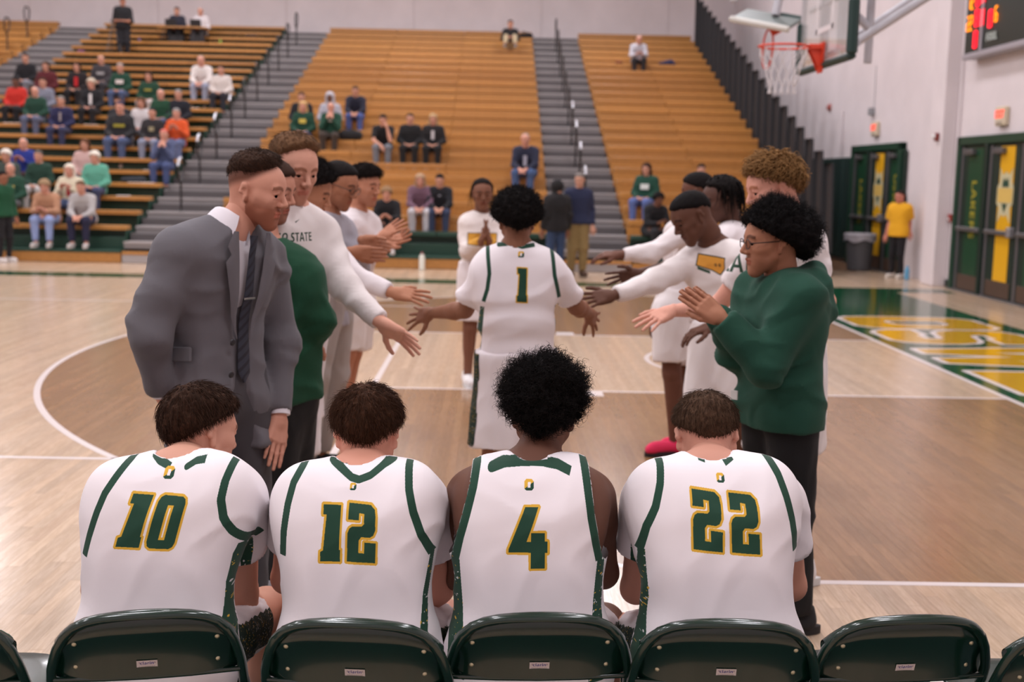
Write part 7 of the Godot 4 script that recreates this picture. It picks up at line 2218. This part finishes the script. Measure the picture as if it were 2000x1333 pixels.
func build_crowd() -> void:
	make_sitters()
	spectator("lap",-15.18,12,0,rgb(26, 25, 29),rgb(120, 124, 136),rgb(198, 146, 124),"short",rgb(64, 44, 34),"spectator in black jacket at the upper left end of benches",1.0)
	spectator("lap",-14.36,11,0,rgb(84, 26, 32),rgb(40, 36, 40),rgb(198, 146, 124),"long",rgb(64, 44, 34),"woman with long brown hair in maroon sweater, upper left",1.0)
	spectator("lap",-13.57,11,0,rgb(30, 22, 24),rgb(26, 25, 29),rgb(198, 146, 124),"long",rgb(44, 30, 26),"woman in black jacket over a red top, dark long hair",1.0,[rgb(176, 30, 34),0.1,0.24,"red_shirt",0.38])
	spectator("lap",-13.20,12,0,rgb(58, 54, 58),rgb(60, 60, 66),rgb(198, 146, 124),"bald",rgb(150, 146, 144),"man in dark grey printed t-shirt on the upper left benches",1.0,[rgb(160, 156, 156),0.2,0.07,"chest_print",0.4])
	spectator("lap",-12.69,9,0,rgb(26, 25, 29),rgb(26, 25, 29),rgb(205, 150, 130),"bob",rgb(196, 180, 160),"fair-haired person in black blazer and white shirt",1.0,[rgb(214, 208, 206),0.07,0.26,"shirt_front",0.38])
	spectator("lap",-12.46,11,0,rgb(24, 62, 46),rgb(72, 86, 120),rgb(198, 146, 124),"short",rgb(150, 144, 140),"person in green shirt with yellow sleeves, grey hair",1.0,[rgb(206, 196, 190),0.2,0.1,"chest_print",0.4])
	spectator("lap",-11.51,10,0,rgb(24, 60, 42),rgb(186, 176, 174),rgb(198, 146, 124),"long",rgb(64, 44, 34),"woman with brown hair in dark green printed t-shirt",1.0,[rgb(150, 140, 60),0.18,0.05,"chest_print",0.42])
	spectator("lean",-10.52,12,0,rgb(216, 208, 204),rgb(150, 156, 176),rgb(205, 150, 130),"bald",rgb(150, 146, 144),"heavy bald man in white sweatshirt on upper left benches",1.1)
	spectator("lap",-9.87,11,0,rgb(206, 196, 190),rgb(40, 40, 48),rgb(198, 146, 124),"short",rgb(30, 28, 32),"person in cream jacket and dark cap beside the rail",1.0)
	spectator("lap",-14.53,9,0,rgb(190, 44, 34),rgb(26, 25, 29),rgb(110, 74, 60),"short",rgb(24, 20, 20),"person in bright red shirt at the left edge",1.0)
	spectator("lap",-13.87,9,0,rgb(120, 122, 136),rgb(72, 86, 120),rgb(198, 146, 124),"short",rgb(64, 44, 34),"person in blue and grey patterned top, left benches",1.0)
	spectator("lap",-13.77,8,0,rgb(26, 62, 48),rgb(90, 96, 120),rgb(205, 150, 130),"bald",rgb(150, 146, 144),"older man in dark green sweater, left benches",1.0)
	spectator("lap",-12.88,7,0,rgb(34, 36, 72),rgb(50, 54, 84),rgb(198, 146, 124),"short",rgb(130, 122, 116),"older man in navy suit jacket with tie",1.0,[rgb(150, 140, 140),0.05,0.2,"tie",0.4])
	spectator("lap",-11.54,7,0,rgb(40, 40, 44),rgb(26, 25, 29),rgb(198, 146, 124),"short",rgb(64, 44, 34),"person in dark top behind the man in black sweatshirt",1.0)
	spectator("lap",-11.27,6,0,rgb(38, 38, 41),rgb(72, 86, 120),rgb(205, 150, 130),"crop",rgb(40, 44, 70),"big man in black sweatshirt with yellow lettering and navy cap",1.15,[rgb(150, 140, 50),0.22,0.06,"chest_print",0.4])
	spectator("lap",-11.02,7,0,rgb(204, 198, 198),rgb(150, 154, 166),rgb(198, 146, 124),"long",rgb(90, 58, 40),"child in white hooded top beside the black sweatshirt",1.0)
	spectator("lap",-10.78,8,0,rgb(26, 66, 44),rgb(70, 84, 120),rgb(205, 150, 130),"bald",rgb(150, 146, 144),"bald man in green shirt on left benches",1.0)
	spectator("lap",-10.36,8,0,rgb(26, 27, 36),rgb(26, 25, 29),rgb(198, 146, 124),"short",rgb(140, 134, 130),"grey-haired person in black sweater on left benches",1.0)
	spectator("lap",-10.55,6,0,rgb(44, 42, 44),rgb(130, 136, 156),rgb(198, 146, 124),"crop",rgb(40, 38, 44),"child in black printed shirt and dark cap",1.0,[rgb(150, 140, 110),0.12,0.1,"chest_print",0.4])
	spectator("clap",-10.00,6,0,rgb(208, 84, 36),rgb(96, 106, 140),rgb(205, 150, 130),"short",rgb(140, 136, 134),"grey-haired person in bright orange jacket clapping",1.0)
	spectator("chin",-9.86,4,0,rgb(74, 82, 112),rgb(66, 78, 118),rgb(205, 150, 130),"crop",rgb(200, 110, 100),"person in blue grey sweatshirt with hands at the face",1.0)
	spectator("clap",-12.56,3,0,rgb(34, 50, 130),rgb(60, 30, 34),rgb(205, 150, 130),"bald",rgb(150, 146, 144),"bald man in royal blue jacket, left benches",1.0)
	spectator("lap",-12.61,2,0,rgb(60, 70, 64),rgb(26, 25, 29),rgb(198, 146, 124),"bob",rgb(214, 206, 196),"white-haired person at the left edge of benches",1.0)
	spectator("lap",-12.22,1,0,rgb(28, 66, 50),rgb(90, 92, 96),rgb(205, 150, 130),"bald",rgb(150, 146, 144),"bald man in green sweater with yellow print, left edge",1.0,[rgb(190, 170, 90),0.2,0.08,"chest_print",0.4])
	spectator("lap",-11.96,2,0,rgb(28, 58, 46),rgb(190, 186, 186),rgb(198, 146, 124),"short",rgb(96, 88, 82),"man in dark green jacket on left benches",1.0)
	spectator("clap",-11.07,1,0,rgb(206, 196, 172),rgb(72, 86, 120),rgb(205, 150, 130),"long",rgb(216, 206, 190),"white-haired woman in cream cardigan clapping",1.0,[rgb(150, 34, 40),0.08,0.22,"red_shirt",0.36])
	spectator("lap",-11.29,3,0,rgb(198, 164, 158),rgb(72, 86, 120),rgb(198, 146, 124),"long",rgb(92, 60, 42),"girl with long brown hair in pale pink top",1.0)
	spectator("lap",-10.83,2,0,rgb(92, 160, 138),rgb(60, 66, 96),rgb(205, 150, 130),"bob",rgb(220, 212, 200),"white-haired woman in mint green sweater",1.0)
	spectator("phone",-11.20,0,0,rgb(176, 132, 104),rgb(140, 156, 200),rgb(205, 150, 130),"bob",rgb(150, 124, 96),"woman in tan cardigan bent over her phone, front bench",1.0)
	spectator("lean",-10.52,0,0,rgb(168, 164, 164),rgb(34, 34, 60),rgb(205, 150, 130),"short",rgb(110, 84, 66),"man in light grey hoodie and navy trousers, front bench",1.0)
	spectator("lap",-7.42,8,0,rgb(26, 25, 29),rgb(26, 25, 29),rgb(198, 146, 124),"short",rgb(64, 44, 34),"person in black jacket on the middle benches",1.0)
	spectator("lap",-7.26,7,0,rgb(22, 62, 46),rgb(54, 60, 90),rgb(205, 150, 130),"long",rgb(196, 160, 110),"blond woman in dark green sweatshirt, middle benches",1.0,[rgb(196, 176, 80),0.16,0.1,"chest_print",0.42])
	spectator("lap",-6.74,8,0,rgb(168, 166, 176),rgb(150, 146, 144),rgb(110, 74, 60),"hood",rgb(176, 174, 182),"person in light grey hoodie with the hood up",1.0)
	spectator("chin",-6.61,7,0,rgb(24, 64, 48),rgb(60, 50, 44),rgb(205, 150, 130),"bald",rgb(150, 146, 144),"balding man in green sweatshirt with hands at mouth",1.0,[rgb(200, 190, 180),0.1,0.04,"chest_print",0.44])
	spectator("lean",-6.20,9,0,rgb(32, 34, 50),rgb(74, 90, 146),rgb(198, 146, 124),"short",rgb(80, 58, 44),"youth in navy jacket with white hood and blue jeans",1.0,[rgb(190, 186, 188),0.16,0.07,"white_hood",0.5])
	spectator("face",-5.30,6,0,rgb(22, 21, 24),rgb(110, 114, 122),rgb(198, 146, 124),"short",rgb(24, 22, 24),"youth in black t-shirt resting his head in his hand",1.0)
	spectator("lap",-4.70,6,0,rgb(24, 24, 26),rgb(26, 26, 28),rgb(198, 146, 124),"crop",rgb(24, 22, 24),"youth in black jacket and cap on middle benches",1.0)
	spectator("lap",-4.18,6,0,rgb(30, 28, 30),rgb(24, 24, 26),rgb(198, 146, 124),"long",rgb(178, 150, 112),"girl with long fair hair in black jacket",1.0,[rgb(190, 186, 188),0.07,0.2,"shirt_front",0.4])
	spectator("lean",-4.20,1,0,rgb(108, 80, 96),rgb(196, 192, 196),rgb(205, 150, 130),"long",rgb(170, 140, 112),"woman in mauve sweater and pale grey sweatpants",1.0)
	spectator("lean",-3.82,1,0,rgb(26, 27, 33),rgb(52, 62, 88),rgb(198, 146, 124),"short",rgb(24, 22, 24),"young man in black jacket and dark jeans, lower benches",1.0,[rgb(150, 150, 160),0.05,0.04,"chest_print",0.42])
	spectator("phone",-4.78,0,0,rgb(26, 26, 30),rgb(26, 26, 30),rgb(205, 150, 130),"bob",rgb(140, 112, 84),"person in black bent forward on the front bench",1.0)
	spectator("lean",-2.06,4,-10,rgb(36, 40, 60),rgb(64, 86, 126),rgb(205, 150, 130),"bald",rgb(150, 146, 144),"bald man in navy jacket and grey tie beside middle stairs",1.15,[rgb(150, 148, 160),0.07,0.24,"tie",0.34])
	spectator("lap",0.36,2,-25,rgb(24, 66, 52),rgb(88, 106, 160),rgb(198, 146, 124),"long",rgb(50, 34, 28),"girl in green sweatshirt with white print, right benches",1.0,[rgb(206, 210, 206),0.18,0.11,"chest_print",0.4])
	spectator("lap",1.45,2,0,rgb(30, 26, 28),rgb(26, 25, 29),rgb(198, 146, 124),"short",rgb(30, 26, 26),"dark-haired person behind the players on right benches",1.0)
	spectator("phone",0.27,0,20,rgb(22, 22, 26),rgb(30, 30, 34),rgb(110, 74, 60),"bob",rgb(24, 22, 22),"person in black hooded top on the right front bench",1.0)
	spectator("knees",-2.37,19,0,rgb(28, 26, 28),rgb(176, 160, 130),rgb(198, 146, 124),"short",rgb(28, 24, 24),"person in black top and khaki trousers against the far wall",1.0)
	spectator("phone",1.42,17,0,rgb(186, 184, 192),rgb(40, 38, 42),rgb(205, 150, 130),"bald",rgb(176, 170, 168),"white-haired man in pale grey shirt high on right benches",1.0)
	spectator("lap",-12.83,20,0,rgb(40, 40, 52),rgb(26, 25, 29),rgb(198, 146, 124),"short",rgb(30, 26, 26),"person in dark top with a camera behind the table",1)
	spectator("lap",-12.09,20,0,rgb(206, 198, 200),rgb(60, 58, 62),rgb(205, 150, 130),"bald",rgb(150, 146, 144),"person in white shirt behind the table",1)

func build_small_things() -> void:
	var tx := Vector3(-12.55,5.499,-27.11)
	blob("backpack","black backpack on the middle bench beside the green sweatshirts","bag",V(-6.15,2.511,-17.09),[[V(-.16,.12,0),V(.16,.12,0),.13,.12]],rgb(30, 28, 30),true)
	blob("bag","black bag on the top bench against the far wall","bag",V(-1.84,6.173,-28.21),[[V(-.14,.08,0),V(.14,.08,0),.08,.08]],rgb(28, 27, 30),true)
	blob("jacket","dark blue jacket lying on the upper right bench","jacket",V(2.31,5.127,-25.04),[[V(-.2,.05,0),V(.1,.08,0),.05,.1],[V(.1,.06,0),V(.2,.04,.05),.08,.05]],rgb(44, 46, 78),false)
	blob("cap","brown cap on the upper right bench","cap",V(0.88,5.127,-25.04),[[V(-.05,.05,0),V(.05,.05,0),.07,.06]],rgb(120, 66, 40),false)
	blob("bag","small dark bag on the upper bench right of the table","bag",V(-10.53,5.911,-27.42),[[V(-.12,.05,0),V(.16,.05,0),.06,.06]],rgb(54, 40, 34),false)
	blob("coat","black coat lying on the lower left bench","coat",V(-10.32,1.466,-13.91),[[V(-.2,.05,0),V(.2,.06,0),.06,.07]],rgb(44, 48, 56),false)
	blob("bag","purple bag on the upper left bench","bag",V(-15.08,5.127,-25.04),[[V(-.08,.03,0),V(.08,.03,0),.04,.04]],rgb(110, 70, 110),false)
	single("paper","upper white paper on a bench at the left edge","paper",box_mesh(Vector3(0.45,.012,.2),.003),mat(rgb(226,222,222),.7),V(-14.68,3.034,-18.68)+V(0,.006,0))
	single("paper","lower white paper on a bench at the left edge","paper",box_mesh(Vector3(0.4,.012,.2),.003),mat(rgb(226,222,222),.7),V(-14.34,2.773,-17.88)+V(0,.006,0))
	single("paper","white paper on the bench beside the rail","paper",box_mesh(Vector3(0.3,.012,.2),.003),mat(rgb(226,222,222),.7),V(-10.07,3.558,-20.27)+V(0,.006,0))
	single("paper","small white paper on the bench behind the orange jacket","paper",box_mesh(Vector3(0.16,.012,.2),.003),mat(rgb(226,222,222),.7),V(-10.35,3.296,-19.47)+V(0,.006,0))
	single("paper","white paper on the bench end by the stairs","paper",box_mesh(Vector3(0.4,.012,.2),.003),mat(rgb(226,222,222),.7),V(-10.11,1.727,-14.70)+V(0,.006,0))
	single("paper","long white paper on the lower bench end","paper",box_mesh(Vector3(0.5,.012,.2),.003),mat(rgb(226,222,222),.7),V(-10.16,1.466,-13.91)+V(0,.006,0))
	single("paper","small white paper on the low bench","paper",box_mesh(Vector3(0.25,.012,.2),.003),mat(rgb(226,222,222),.7),V(-10.29,1.204,-13.11)+V(0,.006,0))
	single("paper","white paper beside the maroon sweater","paper",box_mesh(Vector3(0.25,.012,.2),.003),mat(rgb(226,222,222),.7),V(-14.55,4.081,-21.86)+V(0,.006,0))
	single("paper","white paper beside the black sweatshirt","paper",box_mesh(Vector3(0.3,.012,.2),.003),mat(rgb(226,222,222),.7),V(-12.47,2.773,-17.88)+V(0,.006,0))
	blob("shorts","dark green speckled shorts hanging at the left edge of the picture","shorts",V(-4.09,.46,8.72),[[V(-.1,.06,0),V(.08,.03,.03),.05,.045],[V(.08,.05,0),V(.11,.0,.05),.05,.03]],rgb(10,48,36))
	build_tripod(-14.24,4.976,-25.39)
	build_table(tx)
